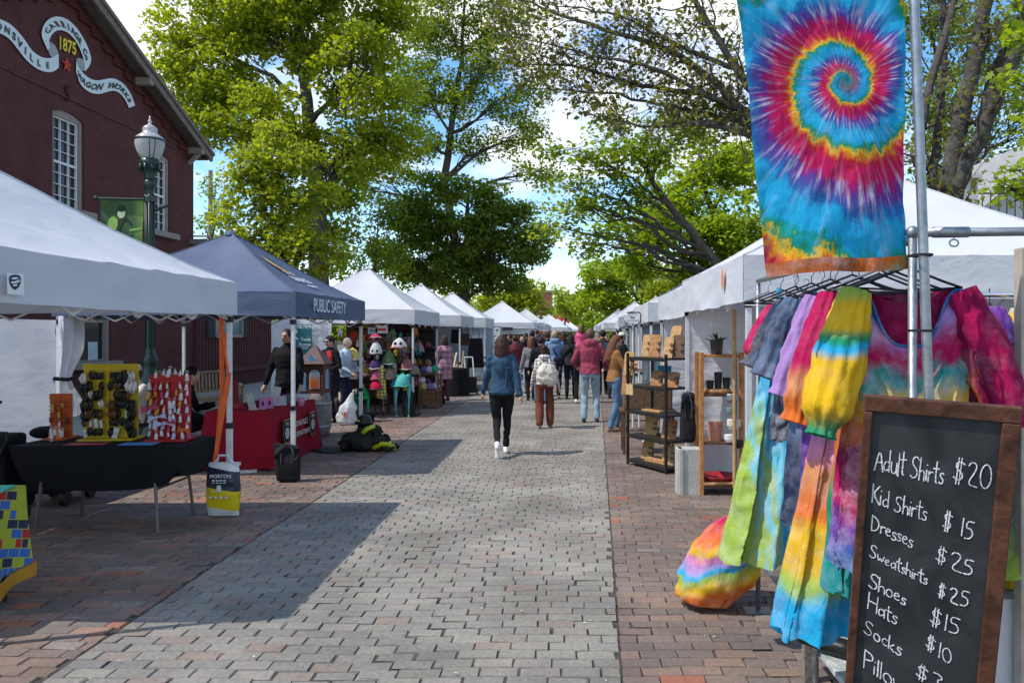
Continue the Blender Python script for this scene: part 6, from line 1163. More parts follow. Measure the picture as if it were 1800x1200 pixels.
mb = MB(); mb.lathe([(.02, .0), (.13, .01), (.15, .03), (.11, .05), (.1, .1), (.06, .14), (.01, .15)], (X-.02, Y+.02, .38), 16); mb.build('helmet', mat('helmet_black', (.02, .02, .02), rough=.35), fg, smooth=True)
# shopping bags by the hat stall
mb = MB(); g = at(608, 746)
def pbag(u, v):
    a = 2*math.pi*u; r_ = np.interp(v, [0, .08, .3, .55, .75, .9, 1], [.13, .18, .19, .14, .075, .045, .03]); n = 1+.22*fbm(math.cos(a)*1.5, math.sin(a)*1.5, v*3, 1.5)+.07*math.sin(a*7+v*9)
    return Vector((g[0]+r_*n*math.cos(a)+.13*v*v, g[1]+r_*n*.7*math.sin(a), .01+.6*v))
mb.grid(pbag, 36, 24); mb.tube([(g[0]+.12, g[1], .58), (g[0]+.15, g[1], .66), (g[0]+.2, g[1], .68), (g[0]+.19, g[1], .6)], .014, 6); wb = item('shopping_bag', mb, mat('thin_white_plastic', (.72, .72, .72), rough=.35, trans=.3, bump=.8, bscale=14), 'white plastic shopping bag with a red mark beside the hat stall', 'shopping bag', True)
mb = MB(); put_text(mb, '((', (g[0]+.04, g[1]-.135, .17), (1, 0, 0), (0, 0, 1), .13, bold=.03); put_text(mb, 'o', (g[0]+.0, g[1]-.135, .19), (1, 0, 0), (0, 0, 1), .13, bold=.03); mb.build('print', mat('print_red', (.6, .04, .03)), wb)
mb = MB(); mb.lathe([(.06, 0), (.075, .04), (.07, .3), (.05, .42), (.02, .5), (.03, .55), (.01, .56)], (-4.65, 15.75, .0), 14); item('bottle_bag', mb, CREAM, 'cream patterned bottle bag standing under the hat stall counter', 'bag', True).location.z = .28
mb = MB(); mb.box((-4.9, 15.65, .2), (.36, .22, .4), taper=1.04); item('paper_bag', mb, mat('kraft_paper', (.2, .14, .09), bump=.5), 'brown paper carrier bag on the bricks under the hat counter', 'paper bag', bevel=.006)
mb = MB(); mb.box((-4.65, 15.9, .14), (.28, .2, .28)); item('kraft_box', mb, mat('kraft_box', (.16, .11, .07)), 'brown cardboard box under the cream bottle bag', 'box', bevel=.004)
# ---- hat stall -------------------------------------------------------------
DKW = mat('dark_walnut', (.06, .03, .02), rough=.6, vscale=14, var=.3)
ct = thing('hat_counter', 'dark brown counter table at the front of the hat stall', 'table', (-4.35, 16.6, 0)); mb = MB(); mb.box((-4.6, 16.35, .78), (1.5, .6, .05)); mb.build('tabletop', DKW, ct); mb = MB(); mb.box((-4.6, 16.1, .58), (1.46, .03, .36)); mb.build('apron', DKW, ct)
for q in ((-5.3, 16.1), (-3.9, 16.1), (-5.3, 16.6), (-3.9, 16.6)): mb = MB(); mb.box((*q, .38), (.05, .05, .76)); mb.build('leg', DKW, ct)
mb = MB(); mb.ball((-4.95, 16.2, .83), (.3, .12, .03), 12); item('dark_scarf', mb, BLK2, 'folded dark knitted scarf on the hat counter', 'scarf', True)
mb = MB(); mb.box((-4.55, 16.25, .87), (.2, .14, .13)); item('blue_carton', mb, LBLUE, 'pale blue carton on the hat counter beside the grey haired shopper', 'box', bevel=.004)
mb = MB(); mb.box((-4.3, 16.25, .95), (.12, .1, .28), taper=.85); mb.tube([(-4.3, 16.18, 1.1), (-4.3, 16.15, 1.16)], .02, 8); item('card_reader', mb, GREYC, 'grey card stand on the hat counter under the white hat', 'card stand', bevel=.006)
gr = thing('wire_display_grid', 'black wire grid display stand holding knitted hats at the hat stall front', 'display stand', (-3.75, 16.3, 0)); mb = MB()
GX0, GX1 = gx(660, 16.25), gx(735, 16.25)
for k in range(9): mb.tube([(GX0+(GX1-GX0)*k/8, 16.25, .05), (GX0+(GX1-GX0)*k/8, 16.25, 1.75)], .005 if 0 < k < 8 else .012, 5)
for k in range(15): mb.tube([(GX0, 16.25, .05+k*.12), (GX1, 16.25, .05+k*.12)], .004, 5)
mb.build('grid', BLACKP, gr)
for x in (GX0, GX1): mb = MB(); mb.box((x, 16.25, .02), (.04, .5, .03)); mb.build('foot', BLACKP, gr)
ht = thing('hat_tree', 'dark wooden hat stand with pegs at the left of the hat stall front', 'hat stand', (gx(632, 16.15), 16.15, 0)); X = gx(632, 16.15); mb = MB(); mb.tube([(X, 16.15, 0), (X, 16.15, 1.7)], .025, 8); mb.build('pole', DKW, ht); mb = MB(); mb.lathe([(.25, 0), (.25, .03), (.05, .05)], (X, 16.15, 0), 14); mb.build('base', DKW, ht)
mb = MB()
for k in range(8): a = k*.8; mb.tube([(X, 16.15, .7+k*.12), (X+.22*math.cos(a), 16.15-.1-.1*abs(math.sin(a)), .74+k*.12)], .01, 5)
mb.build('peg', DKW, ht)
def knit(n, c, v=.2): return mat('knit_'+n, c, rough=.95, var=v, vscale=30, bump=.8, bscale=70)
def hat(label, px, py, Y, r_, m, flare=1.0, tass=None, ears=False, face=None, h=1.0, eye=False, tl=.32):
    c = P(px, py, Y); o = thing('knitted_hat', label, 'knitted hat', (c.x, Y, c.z-r_*.8*h), group='knitted hats hanging at the hat stall'); mb = MB()
    mb.lathe([(r_*flare, 0), (r_*1.02, r_*.12), (r_*.98, r_*.5*h), (r_*.8, r_*1.0*h), (r_*.5, r_*1.4*h), (r_*.15, r_*1.62*h), (.01, r_*1.7*h)], (0, 0, 0), 16); mb.build('crown', m, o, local=True, smooth=True)
    mb = MB(); mb.tube([(r_*flare*1.03*math.cos(a), r_*flare*1.03*math.sin(a), .01+.008*math.sin(a*5+px)) for a in np.linspace(0, 2*math.pi, 25)], r_*.11, 6, cap=False); mb.build('brim', knit('brim%d' % (int(px) % 4), [(.5, .45, .4), (.08, .06, .07), (.3, .1, .08), (.1, .16, .2)][int(px) % 4]) if not tass else m, o, local=True, smooth=True)
    if h < 1.1 and int(px) % 2 and not ears: mb = MB(); mb.ball((0, 0, r_*1.72*h), r_*.3, 8); mb.build('pom', knit('pom%d' % (int(py) % 3), [(.5, .46, .4), (.4, .06, .1), (.07, .07, .08)][int(py) % 3]), o, local=True, smooth=True)
    if tass:
        for q in (-1, 1): mb = MB(); mb.tube([(q*r_*.8, -.02, .02), (q*r_*.85, -.03, -tl*.5), (q*r_*.8, -.02, -tl)], [r_*.3, r_*.13, r_*.1], 6); mb.ball((q*r_*.8, -.02, -tl-.03), (.025, .025, .045), 8); mb.build('tassel', tass, o, local=True, smooth=True)
    if ears:
        for q in (-1, 1): mb = MB(); mb.ball((q*r_*.7, 0, r_*1.3*h), r_*.3, 8); mb.build('ear', face or m, o, local=True, smooth=True)
    if eye:
        for q in (-1, 1): mb = MB(); mb.ball((q*r_*.35, -r_*.85, r_*.6), (r_*.2, .02, r_*.22), 8); mb.build('eye', knit('black', (.02, .02, .02)), o, local=True, smooth=True)
    return o
hat('pale yellow bell shaped knitted hat with an orange flower', 620, 622, 15.9, .15, knit('yellow', (.6, .48, .14)), flare=1.35); f_ = P(620, 625, 15.9); mb = MB(); mb.ball((f_.x, 15.73, f_.z), (.05, .02, .05), 8); item('felt_flower', mb, knit('orange', (.5, .12, .02)), 'orange felt flower on the yellow bell hat', 'flower', True)
hat('white penguin faced knitted hat below the yellow bell hat', 616, 655, 15.9, .13, knit('white', (.55, .55, .54)), eye=True, h=1.2); hat('mustard knitted hat with owl eyes beside the white one', 640, 652, 16.0, .11, knit('mustard', (.45, .24, .03)), eye=True)
hat('bright green knitted monster hat with long tassels', 637, 690, 15.9, .15, knit('green', (.02, .3, .09)), tass=knit('green', (.02, .3, .09)), tl=.5, eye=True); hat('white bird hat with black eyes and orange beak', 661, 612, 15.9, .13, knit('white', (.55, .55, .54)), h=1.25, eye=True)
hat('hot pink pom hat on top of the bird hat', 660, 590, 15.9, .1, knit('hotpink', (.55, .03, .12)), h=.5); hat('purple knitted hat under the bird hat', 660, 640, 15.9, .14, knit('purple', (.05, .03, .1)), h=.9); hat('pink frilled knitted hat in the middle column', 662, 658, 15.9, .13, knit('pink', (.5, .12, .2)))
hat('crimson ball shaped knitted hat low in the middle', 661, 676, 15.85, .14, knit('crimson', (.5, .01, .06)), h=.85); hat('turquoise knitted hat with long hanging tassels', 708, 668, 15.95, .16, knit('turquoise', (.09, .42, .38)), tass=knit('turquoise', (.09, .42, .38)), tl=.6, ears=True)
hat('blue knitted hat just left of the turquoise one', 697, 673, 16.0, .12, knit('blue', (.02, .2, .38))); hat('taupe animal hat with ears and dangling tassels', 684, 656, 16.0, .14, knit('taupe', (.25, .18, .14)), tass=knit('taupe', (.25, .18, .14)), ears=True, tl=.6); hat('black and white panda knitted hat', 702, 603, 16.0, .16, knit('white', (.55, .55, .54)), ears=True, face=knit('black', (.02, .02, .02)), eye=True, h=.8)
hat('olive green knitted hood hat beside the panda', 684, 628, 16.0, .13, knit('olive', (.08, .16, .06)), h=1.4); hat('red and orange shaggy hat at the back left', 622, 593, 18.0, .17, knit('redorange', (.5, .06, .02))); hat('grey pom knitted hat high at the back', 686, 592, 18.0, .15, knit('grey', (.25, .2, .2)), ears=True); hat('dark red knitted hat high behind the bird hat', 652, 592, 18.0, .15, knit('darkred', (.3, .03, .03))); hat('rosy brown hat above the turquoise one', 716, 640, 16.1, .14, knit('rosybrown', (.25, .1, .1))); hat('grey brown hat at right end of the grid', 729, 650, 16.1, .12, knit('greybrown', (.2, .15, .12)))
hat('small golden hat high at the back', 640, 597, 18.0, .12, knit('gold', (.55, .33, .03)))
for k, (px, py, Y, n, c) in enumerate(((655, 650, 17.8, 'rust', (.28, .08, .03)), (690, 640, 17.8, 'plum', (.12, .03, .09)), (705, 630, 17.8, 'moss', (.1, .12, .04)), (720, 600, 17.8, 'slate', (.1, .12, .15)), (735, 610, 17.8, 'pinkish', (.45, .2, .24)), (668, 608, 17.8, 'charcoal', (.05, .05, .05)), (710, 612, 17.8, 'beige', (.4, .32, .22)))): hat(f'{n} knitted hat hung on the dark shelf behind the front row', px, py, Y, .14, knit(n, c), ears=bool(k % 2))
pl_c = {'white': (.55, .53, .5), 'orange': (.5, .16, .04), 'teal': (.04, .28, .26), 'mauve': (.25, .12, .22), 'brown': (.16, .08, .05), 'green': (.06, .2, .07), 'golden': (.5, .33, .05), 'rose': (.48, .16, .2)}
pm_ = {}
for k in range(56):
    cn = list(pl_c)[k % 8]; px, py, Y = 600+rs_.uniform(0, 138) if False else 598+((k*37) % 140), 584+((k*53) % 118), 16.2+((k*29) % 14)/10
    p = P(px, py, Y)
    if cn not in pm_:
        mb = MB(); mb.lathe([(.005, .1), (.03, .095), (.042, .07), (.035, .045), (.048, .02), (.05, -.02), (.03, -.055), (.005, -.06)], (0, 0, 0), 10)
        for q in (-1, 1): mb.ball((q*.03, 0, .1), .016, 6); mb.tube([(q*.03, -.02, -.04), (q*.04, -.03, -.1)], .014, 5); mb.ball((q*.016, -.042, .075), .007, 5)
        mb.tube([(0, 0, .1), (0, 0, .2)], .002, 4); o = mb.build('knitted_plush', knit('plush_'+cn, pl_c[cn]), None, local=True, smooth=True); pm_[cn] = o
    else: o = pm_[cn].copy(); COL.objects.link(o)
    o.location = p; o.rotation_euler = (0, 0, k*1.3); tag(o, f'small {cn} knitted plush hanging on a string at the hat stall', 'plush toy', 'small plush hung at the hat stall')
mb = MB(); a = [(668, 642), (671, 650), (669, 660), (672, 672), (670, 688), (668, 700)]
mb.tube([P(x_, y_, 15.85) for x_, y_ in a], [.06, .07, .065, .075, .11, .09], 10, sq=.35, side=(1, 0, 0)); item('snake_scarf', mb, checker('snake_knit', (.55, .5, .12), (.06, .06, .02), 14, (2, 0)), 'long yellow and black snake scarf hanging in the middle of the hats', 'scarf', True)
bs = thing('dark_back_shelf', 'dark shelving crammed with goods across the back of the hat tent', 'shelf', (-4.2, 18.8, 0)); mb = MB(); mb.box((-4.25, 18.95, 1.0), (1.9, .05, 2.0)); mb.build('back_panel', mat('shelf_dark', (.025, .018, .018)), bs)
for z in (.5, .95, 1.4, 1.85): mb = MB(); mb.box((-4.25, 18.75, z), (1.9, .36, .03)); mb.build('shelf', DKW, bs)
rs = np.random.default_rng(5)
for z in (.515, .965, 1.415):
    for k in range(9):
        m_ = knit(f'mix{rs.integers(0, 8)}', tuple(rs.uniform(.03, .4, 3)*np.array((1, .55, .5)))); mb = MB(); r_ = rs.uniform(.06, .1); mb.lathe([(r_, 0), (r_*1.05, r_*.5), (r_*.7, r_*1.3), (.01, r_*1.7)], (-5.1+k*.21, 18.65, z), 10); item('folded_hat', mb, m_, 'knitted hat sitting on the dark back shelf', 'knitted hat', True, group='hats on the dark back shelf')
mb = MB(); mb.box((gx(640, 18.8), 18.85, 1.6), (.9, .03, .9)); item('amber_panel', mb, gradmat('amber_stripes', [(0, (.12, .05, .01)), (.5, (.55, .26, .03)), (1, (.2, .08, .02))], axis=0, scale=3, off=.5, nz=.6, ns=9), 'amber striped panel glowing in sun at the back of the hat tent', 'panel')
for px, py, tx in ((660, 578, 'HATS'), (683, 578, 'SALE')): pass
p = P(671, 579, 16.4); mb = MB(); mb.box((p.x, 16.4, p.z), (.26, .01, .16)); ps = item('price_card', mb, PLW, 'white and red price card under the hat tent roof edge', 'sign'); mb = MB(); mb.box((p.x, 16.39, p.z), (.18, .006, .05)); mb.build('print', mat('print_red', (.6, .04, .03)), ps)
p = P(655, 581, 16.4); mb = MB(); mb.box((p.x, 16.4, p.z), (.2, .01, .14)); ps = item('price_card', mb, LBLUE, 'pale blue price card under the hat tent roof edge', 'sign'); mb = MB(); mb.box((p.x, 16.39, p.z), (.12, .006, .04)); mb.build('print', GREYC, ps)
# wooden crate stool with yarn
cs_ = thing('crate_stand', 'slatted wooden crate stand piled with yarn bundles', 'crate stand', (gx(760, 18), 18, 0)); X = gx(757, 17.9); CR = mat('crate_wood', (.2, .1, .05), vscale=12, var=.3)
for q in ((-.2, -.2), (.2, -.2), (.2, .2), (-.2, .2)): mb = MB(); mb.box((X+q[0], 17.9+q[1], .4), (.05, .05, .8)); mb.build('leg', CR, cs_)
for z in (.12, .42, .8): 
    mb = MB()
    for k in range(5): mb.box((X-.18+k*.09, 17.9, z), (.075, .46, .02))
    mb.build('shelf', CR, cs_)
mb = MB()
for k in range(6): mb.bar((X-.2, 17.68, .14+k*.05), (X+.2, 17.68, .14+k*.05), .01, .035)
mb.build('front_slats', CR, cs_)
for k, (dx, z, c, n) in enumerate(((-.12, .9, (.1, .08, .25), 'violet'), (.0, .9, (.45, .42, .5), 'pale grey'), (.13, .92, (.05, .35, .22), 'sea green'), (-.13, .51, (.55, .5, .15), 'yellow'), (.02, .51, (.25, .17, .4), 'lilac'), (.14, .52, (.4, .4, .5), 'grey blue'), (-.18, .66, (.6, .58, .55), 'white'))): mb = MB(); mb.ball((X+dx, 17.75, z), (.1, .09, .085), 12); item('yarn_ball', mb, knit('yarn_'+n.replace(' ', '_'), c, .4), f'{n} yarn bundle on the slatted crate stand', 'yarn', True)
# black draped table with wooden crafts
bk = thing('black_craft_table', 'round black draped table topped with pale wooden crafts', 'table', (gx(803, 21.5), 21.5, 0)); X = gx(803, 21.5); mb = MB(); mb.lathe([(.36, .01), (.34, .3), (.33, .74), (.32, .76), (.02, .765)], (X, 21.5, 0), 24); mb.build('cloth', BLKC, bk, smooth=False)
CRF = mat('pale_wood', (.42, .3, .17), vscale=20, var=.25)
for k in range(9):
    a = rs.uniform(-.25, .25); h = rs.uniform(.12, .5); mb = MB(); mb.bar((X+a, 21.5+rs.uniform(-.15, .15), .77), (X+a+rs.uniform(-.1, .1), 21.5, .77+h), .05, .02); mb.lathe([(.03, 0), (.05, .03), (.03, .06)], (X+a, 21.35, .77), 10); item('wood_craft', mb, CRF if k % 3 else CREAM, 'pale wooden craft piece on the black draped table', 'wooden craft', group='wood crafts on the black table')
# hanging black bags in tent 4
for px, py, w_, h_, c, lb in ((801, 585, .3, .42, BLK, 'black tote bag hanging at the front of the fourth left tent'), (817, 592, .34, .36, fabric('brown_bag', (.06, .04, .025)), 'brown and black handbag hanging in the fourth left tent'), (836, 600, .5, .9, BLK, 'long black cape hanging in the fourth left tent')):
    p = P(px, py, 23.4); mb = MB(); mb.box((p.x, 23.4, p.z-h_/2+.1), (w_, .1, h_), taper=.82); mb.tube([(p.x-w_*.25, 23.4, p.z+.08), (p.x-w_*.18, 23.4, p.z+.35), (p.x+w_*.18, 23.4, p.z+.35), (p.x+w_*.25, 23.4, p.z+.08)], .012, 5); item('hanging_bag' if h_ < .8 else 'hanging_cape', mb, c, lb, 'bag' if h_ < .8 else 'cape', bevel=.02)
ht_ = thing('hand_truck', 'white folding hand truck with a dark crate by the craft table', 'hand truck', (gx(828, 22), 22, 0)); X = gx(828, 22); mb = MB()
for q in (-.12, .12): mb.tube([(X+q, 22, .05), (X+q-.1, 22.2, 1.05)], .018, 6)
mb.tube([(X-.22, 22.2, 1.05), (X+.02, 22.2, 1.05)], .018, 6); mb.build('frame', STEEL, ht_); mb = MB(); mb.box((X, 21.85, .28), (.34, .3, .45)); mb.build('crate', BLK2, ht_, bevel=.01)
for q in (-.17, .17): mb = MB(); mb.tube([(X+q-.02, 22.05, .1), (X+q+.02, 22.05, .1)], .1, 14); mb.build('wheel', BLACKP, ht_)
ft = thing('wood_craft_table', 'small slatted table of wooden wares in the fourth left tent', 'table', (gx(840, 24), 24, 0)); X = gx(842, 24); mb = MB(); mb.box((X, 24, .74), (.8, .6, .04)); mb.build('tabletop', CRF, ft)
for q in ((-.35, -.25), (.35, -.25), (.35, .25), (-.35, .25)): mb = MB(); mb.box((X+q[0], 24+q[1], .36), (.05, .05, .72)); mb.build('leg', CRF, ft)
for k in range(6): mb = MB(); mb.box((X-.3+k*.12, 23.85, .8), (.09, .09, .08+.03*(k % 3))); item('wood_box', mb, CRF, 'small wooden box on the slatted craft table', 'wooden box', group='wooden boxes on the craft table')
# ================================================================== TIE-DYE STALL
RB = {'magenta': (.5, .012, .1), 'burg': (.22, .008, .06), 'red': (.55, .02, .04), 'orange': (.72, .17, .03), 'peach': (.7, .3, .14), 'yellow': (.78, .47, .02), 'lime': (.36, .5, .08), 'green': (.02, .27, .12), 'teal': (.01, .3, .3), 'cyan': (.02, .38, .66), 'blue': (.03, .14, .42), 'navy': (.018, .03, .09), 'purple': (.16, .04, .28), 'lav': (.42, .24, .55), 'pink': (.72, .25, .42), 'dnavy': (.025, .045, .095), 'grey': (.1, .1, .115), 'slate': (.1, .15, .25), 'lcyan': (.2, .58, .72), 'brown': (.3, .09, .03)}
def clothnodes(m, colsock, t, bump=.6, trans=.22):
    b = t.nodes['Principled BSDF']; o = t.nodes['Material Output']; b.inputs['Roughness'].default_value = .85; b.inputs['Specular IOR Level'].default_value = .12
    L(t, colsock, b.inputs['Base Color']); co = N(t, 'ShaderNodeTexCoord')
    mpx = N(t, 'ShaderNodeMapping'); mpx.inputs['Scale'].default_value = (1, 1, .35); L(t, co.outputs['Object'], mpx.inputs[0])
    n = N(t, 'ShaderNodeTexNoise', i_Scale=22.0, i_Detail=6.0, i_Roughness=.6); n.inputs['Distortion'].default_value = .8; L(t, mpx.outputs[0], n.inputs['Vector'])
    bp = N(t, 'ShaderNodeBump'); bp.inputs['Strength'].default_value = bump; bp.inputs['Distance'].default_value = .02; L(t, n.outputs[0], bp.inputs['Height']); L(t, bp.outputs[0], b.inputs['Normal'])
    tr = N(t, 'ShaderNodeBsdfTranslucent'); L(t, colsock, tr.inputs[0]); ms = N(t, 'ShaderNodeMixShader'); ms.inputs[0].default_value = trans
    L(t, b.outputs[0], ms.inputs[1]); L(t, tr.outputs[0], ms.inputs[2]); L(t, ms.outputs[0], o.inputs[0])
def dye(name, stops, axis=(0, 0, 1), off=0., scale=1., warp=.14, ws=3.5, fine=.06, pale=.25, trans=.22, interp='EASE', vst=1.0):
    """bands of dye along axis (object space), edges bleeding by noise"""
    m = bpy.data.materials.new(name); m.use_nodes = True; t = m.node_tree
    co = N(t, 'ShaderNodeTexCoord'); d = N(t, 'ShaderNodeVectorMath', operation='DOT_PRODUCT'); L(t, co.outputs['Object'], d.inputs[0]); d.inputs[1].default_value = axis
    n1 = N(t, 'ShaderNodeTexNoise', i_Scale=float(ws), i_Detail=5.0, i_Roughness=.6); sv = N(t, 'ShaderNodeMapping'); sv.inputs['Scale'].default_value = (1, 1, vst); L(t, co.outputs['Object'], sv.inputs[0]); L(t, sv.outputs[0], n1.inputs['Vector'])
    st = N(t, 'ShaderNodeMapping'); st.inputs['Scale'].default_value = (26, 26, 3); L(t, co.outputs['Object'], st.inputs[0]); n2 = N(t, 'ShaderNodeTexNoise', i_Scale=1.0, i_Detail=3.0); L(t, st.outputs[0], n2.inputs['Vector'])
    a = N(t, 'ShaderNodeMath', operation='MULTIPLY_ADD'); L(t, d.outputs['Value'], a.inputs[0]); a.inputs[1].default_value = scale; a.inputs[2].default_value = off-warp/2-fine/2
    a1 = N(t, 'ShaderNodeMath', operation='MULTIPLY_ADD'); L(t, n1.outputs[0], a1.inputs[0]); a1.inputs[1].default_value = warp; L(t, a.outputs[0], a1.inputs[2])
    a2 = N(t, 'ShaderNodeMath', operation='MULTIPLY_ADD'); L(t, n2.outputs[0], a2.inputs[0]); a2.inputs[1].default_value = fine; L(t, a1.outputs[0], a2.inputs[2])
    r = N(t, 'ShaderNodeValToRGB'); r.color_ramp.interpolation = interp; e = r.color_ramp.elements
    while len(e) < len(stops): e.new(.5)
    for q, (p, c) in zip(e, stops): q.position = p; q.color = (*RB[c], 1)
    L(t, a2.outputs[0], r.inputs[0])
    n3 = N(t, 'ShaderNodeTexNoise', i_Scale=9.0, i_Detail=7.0, i_Roughness=.7); L(t, co.outputs['Object'], n3.inputs['Vector']); pr = N(t, 'ShaderNodeValToRGB'); pr.color_ramp.elements[0].position = .46; pr.color_ramp.elements[1].position = .7; pr.color_ramp.elements[1].color = (pale*1.3, pale*1.3, pale*1.3, 1); L(t, n3.outputs[0], pr.inputs[0])
    mx = N(t, 'ShaderNodeMix', data_type='RGBA'); L(t, pr.outputs[0], mx.inputs[0]); L(t, r.outputs[0], mx.inputs[6]); mx.inputs[7].default_value = (.75, .7, .75, 1)
    clothnodes(m, mx.outputs[2], t, trans=trans); return m
def spiral_mat(name, cx, cz, r0, stops, k=3.0):
    m = bpy.data.materials.new(name); m.use_nodes = True; t = m.node_tree; M_ = lambda op, a, b=None: (lambda n: (L(t, a, n.inputs[0]) if not isinstance(a, (int, float)) else setattr(n.inputs[0], 'default_value', a), (L(t, b, n.inputs[1]) if b is not None and not isinstance(b, (int, float)) else (setattr(n.inputs[1], 'default_value', b) if b is not None else None)), n.outputs[0])[-1])(N(t, 'ShaderNodeMath', operation=op))
    uv = N(t, 'ShaderNodeAttribute', attribute_name='cloth'); s = N(t, 'ShaderNodeSeparateXYZ'); L(t, uv.outputs['Vector'], s.inputs[0])
    dx = M_('SUBTRACT', s.outputs[0], cx); dz = M_('SUBTRACT', s.outputs[1], cz)
    r = M_('SQRT', M_('ADD', M_('MULTIPLY', dx, dx), M_('MULTIPLY', dz, dz))); th = M_('DIVIDE', M_('ARCTAN2', M_('MULTIPLY', dx, -1.0), dz), 2*math.pi)      # 0 up, ccw (left .25)
    lr = M_('DIVIDE', M_('LOGARITHM', M_('DIVIDE', M_('ADD', r, .06), r0), math.e), math.log(k))
    # radial streaks: noise that varies fast round the centre and slowly outwards
    cs = N(t, 'ShaderNodeCombineXYZ'); L(t, M_('MULTIPLY', M_('DIVIDE', dx, M_('ADD', r, .01)), 9.0), cs.inputs[0]); L(t, M_('MULTIPLY', M_('DIVIDE', dz, M_('ADD', r, .01)), 9.0), cs.inputs[1]); L(t, M_('MULTIPLY', lr, .9), cs.inputs[2])
    ns = N(t, 'ShaderNodeTexNoise', i_Scale=1.0, i_Detail=6.0, i_Roughness=.65); L(t, cs.outputs[0], ns.inputs['Vector'])
    n1 = N(t, 'ShaderNodeTexNoise', i_Scale=14.0, i_Detail=5.0, i_Roughness=.6); L(t, uv.outputs['Vector'], n1.inputs['Vector'])
    ph = M_('SUBTRACT', lr, th); ph = M_('ADD', ph, M_('MULTIPLY', M_('SUBTRACT', ns.outputs[0], .5), .42)); ph = M_('ADD', ph, M_('MULTIPLY', M_('SUBTRACT', n1.outputs[0], .5), .3)); ph = M_('FRACT', M_('ADD', ph, 20.0))
    ra = N(t, 'ShaderNodeValToRGB'); e = ra.color_ramp.elements
    while len(e) < len(stops): e.new(.5)
    for q, (p, c) in zip(e, stops): q.position = p; q.color = (*RB[c], 1)
    L(t, ph, ra.inputs[0])
    # undyed streaks where folds kept the dye out
    cs2 = N(t, 'ShaderNodeCombineXYZ'); L(t, M_('MULTIPLY', M_('DIVIDE', dx, M_('ADD', r, .01)), 22.0), cs2.inputs[0]); L(t, M_('MULTIPLY', M_('DIVIDE', dz, M_('ADD', r, .01)), 22.0), cs2.inputs[1]); L(t, M_('MULTIPLY', lr, 2.5), cs2.inputs[2])
    n4 = N(t, 'ShaderNodeTexNoise', i_Scale=1.0, i_Detail=4.0); L(t, cs2.outputs[0], n4.inputs['Vector']); pr = N(t, 'ShaderNodeValToRGB'); pr.color_ramp.elements[0].position = .5; pr.color_ramp.elements[1].position = .68; pr.color_ramp.elements[1].color = (.8, .8, .8, 1); L(t, n4.outputs[0], pr.inputs[0])
    band = N(t, 'ShaderNodeValToRGB'); be = band.color_ramp.elements; be[0].position = .3; be[0].color = (.2,)*3+(1,); be[1].position = .5; be[1].color = (1,)*3+(1,); q = be.new(.68); q.color = (.2,)*3+(1,); L(t, ph, band.inputs[0])
    fac = M_('MULTIPLY', pr.outputs[0], band.outputs[0]); mx = N(t, 'ShaderNodeMix', data_type='RGBA'); L(t, fac, mx.inputs[0]); L(t, ra.outputs[0], mx.inputs[6]); mx.inputs[7].default_value = (.72, .66, .74, 1)
    cen = N(t, 'ShaderNodeMapRange'); L(t, M_('ADD', r, M_('MULTIPLY', M_('SUBTRACT', n1.outputs[0], .5), .12)), cen.inputs[0]); cen.inputs[1].default_value = .03; cen.inputs[2].default_value = .11; cen.inputs[3].default_value = .85; cen.inputs[4].default_value = 0; m3 = N(t, 'ShaderNodeMix', data_type='RGBA'); L(t, cen.outputs[0], m3.inputs[0]); L(t, mx.outputs[2], m3.inputs[6]); m3.inputs[7].default_value = (.02, .22, .25, 1)
    clothnodes(m, m3.outputs[2], t, bump=.5, trans=.28); return m
def set_cloth(o, uvs): a = o.data.attributes.new('cloth', 'FLOAT_VECTOR', 'POINT'); a.data.foreach_set('vector', np.array(uvs, dtype=np.float32).reshape(-1))
# ---- the spiral tapestry -------------------------------------------------
YB = 2.66
TL, TR, BL, BR = P(1287, -46, YB), P(1587, -46, YB), P(1357, 485, YB-.02), P(1604, 469, YB)
tp = thing('tie_dye_tapestry', 'large rainbow spiral tie dye tapestry hanging from the tall grey pole', 'tapestry', tuple(BR))
def ban(u, v):
    a = TL.lerp(TR, u); b = BL.lerp(BR, u); p = a.lerp(b, v)
    p.x += .012*math.sin(v*3.3)*(1-u)-.012*math.sin(math.pi*v)*u; p.y += .03*math.sin(u*5+v*2.6)*(.3+v)+.012*math.sin(u*13-v*7)+.012*fbm(u*5, v*8, 2, 1.4)+.05*(1-u)*v
    p.z += .006*math.sin(u*6)*v; return p
mb = MB(); nu, nv = 60, 90; mb.grid(ban, nu, nv, flip=True)
px2 = lambda p: ((p.x*F/p.y+VPX-1470)/300, -((HZ-(p.z-EYE)*F/p.y)-150)/300)
banm = spiral_mat('spiral_dye', 0, 0, .3, [(0, 'yellow'), (.06, 'orange'), (.13, 'red'), (.22, 'magenta'), (.34, 'magenta'), (.45, 'purple'), (.6, 'blue'), (.69, 'cyan'), (.84, 'cyan'), (.9, 'teal'), (.95, 'green'), (1.0, 'yellow')], k=2.5)
uvs = [(( -.61+1.0*i/nu + .035*0), (.5+.155)-(531/300)*(j/nv)+.0, 0) for j in range(nv+1) for i in range(nu+1)]
# cloth coordinates straight on the fabric, centre of the spiral at 0.6 across, a third down
uvs = [((i/nu)*.98-.60, .653-(j/nv)*1.77, 0) for j in range(nv+1) for i in range(nu+1)]
o = mb.build('cloth', banm, tp, smooth=True); set_cloth(o, uvs)
mb = MB(); mb.grid(lambda u, v: ban(u, .955+.047*v)+Vector((0, -.004, 0)), 60, 3, flip=True); mb.build('bottom_hem', dye('hem_dye', [(0, 'orange'), (.35, 'brown'), (.5, 'orange'), (.62, 'green'), (.75, 'peach'), (1, 'orange')], axis=(1, 0, .3), off=.6, scale=.9, warp=.5, ws=5), tp, smooth=True)
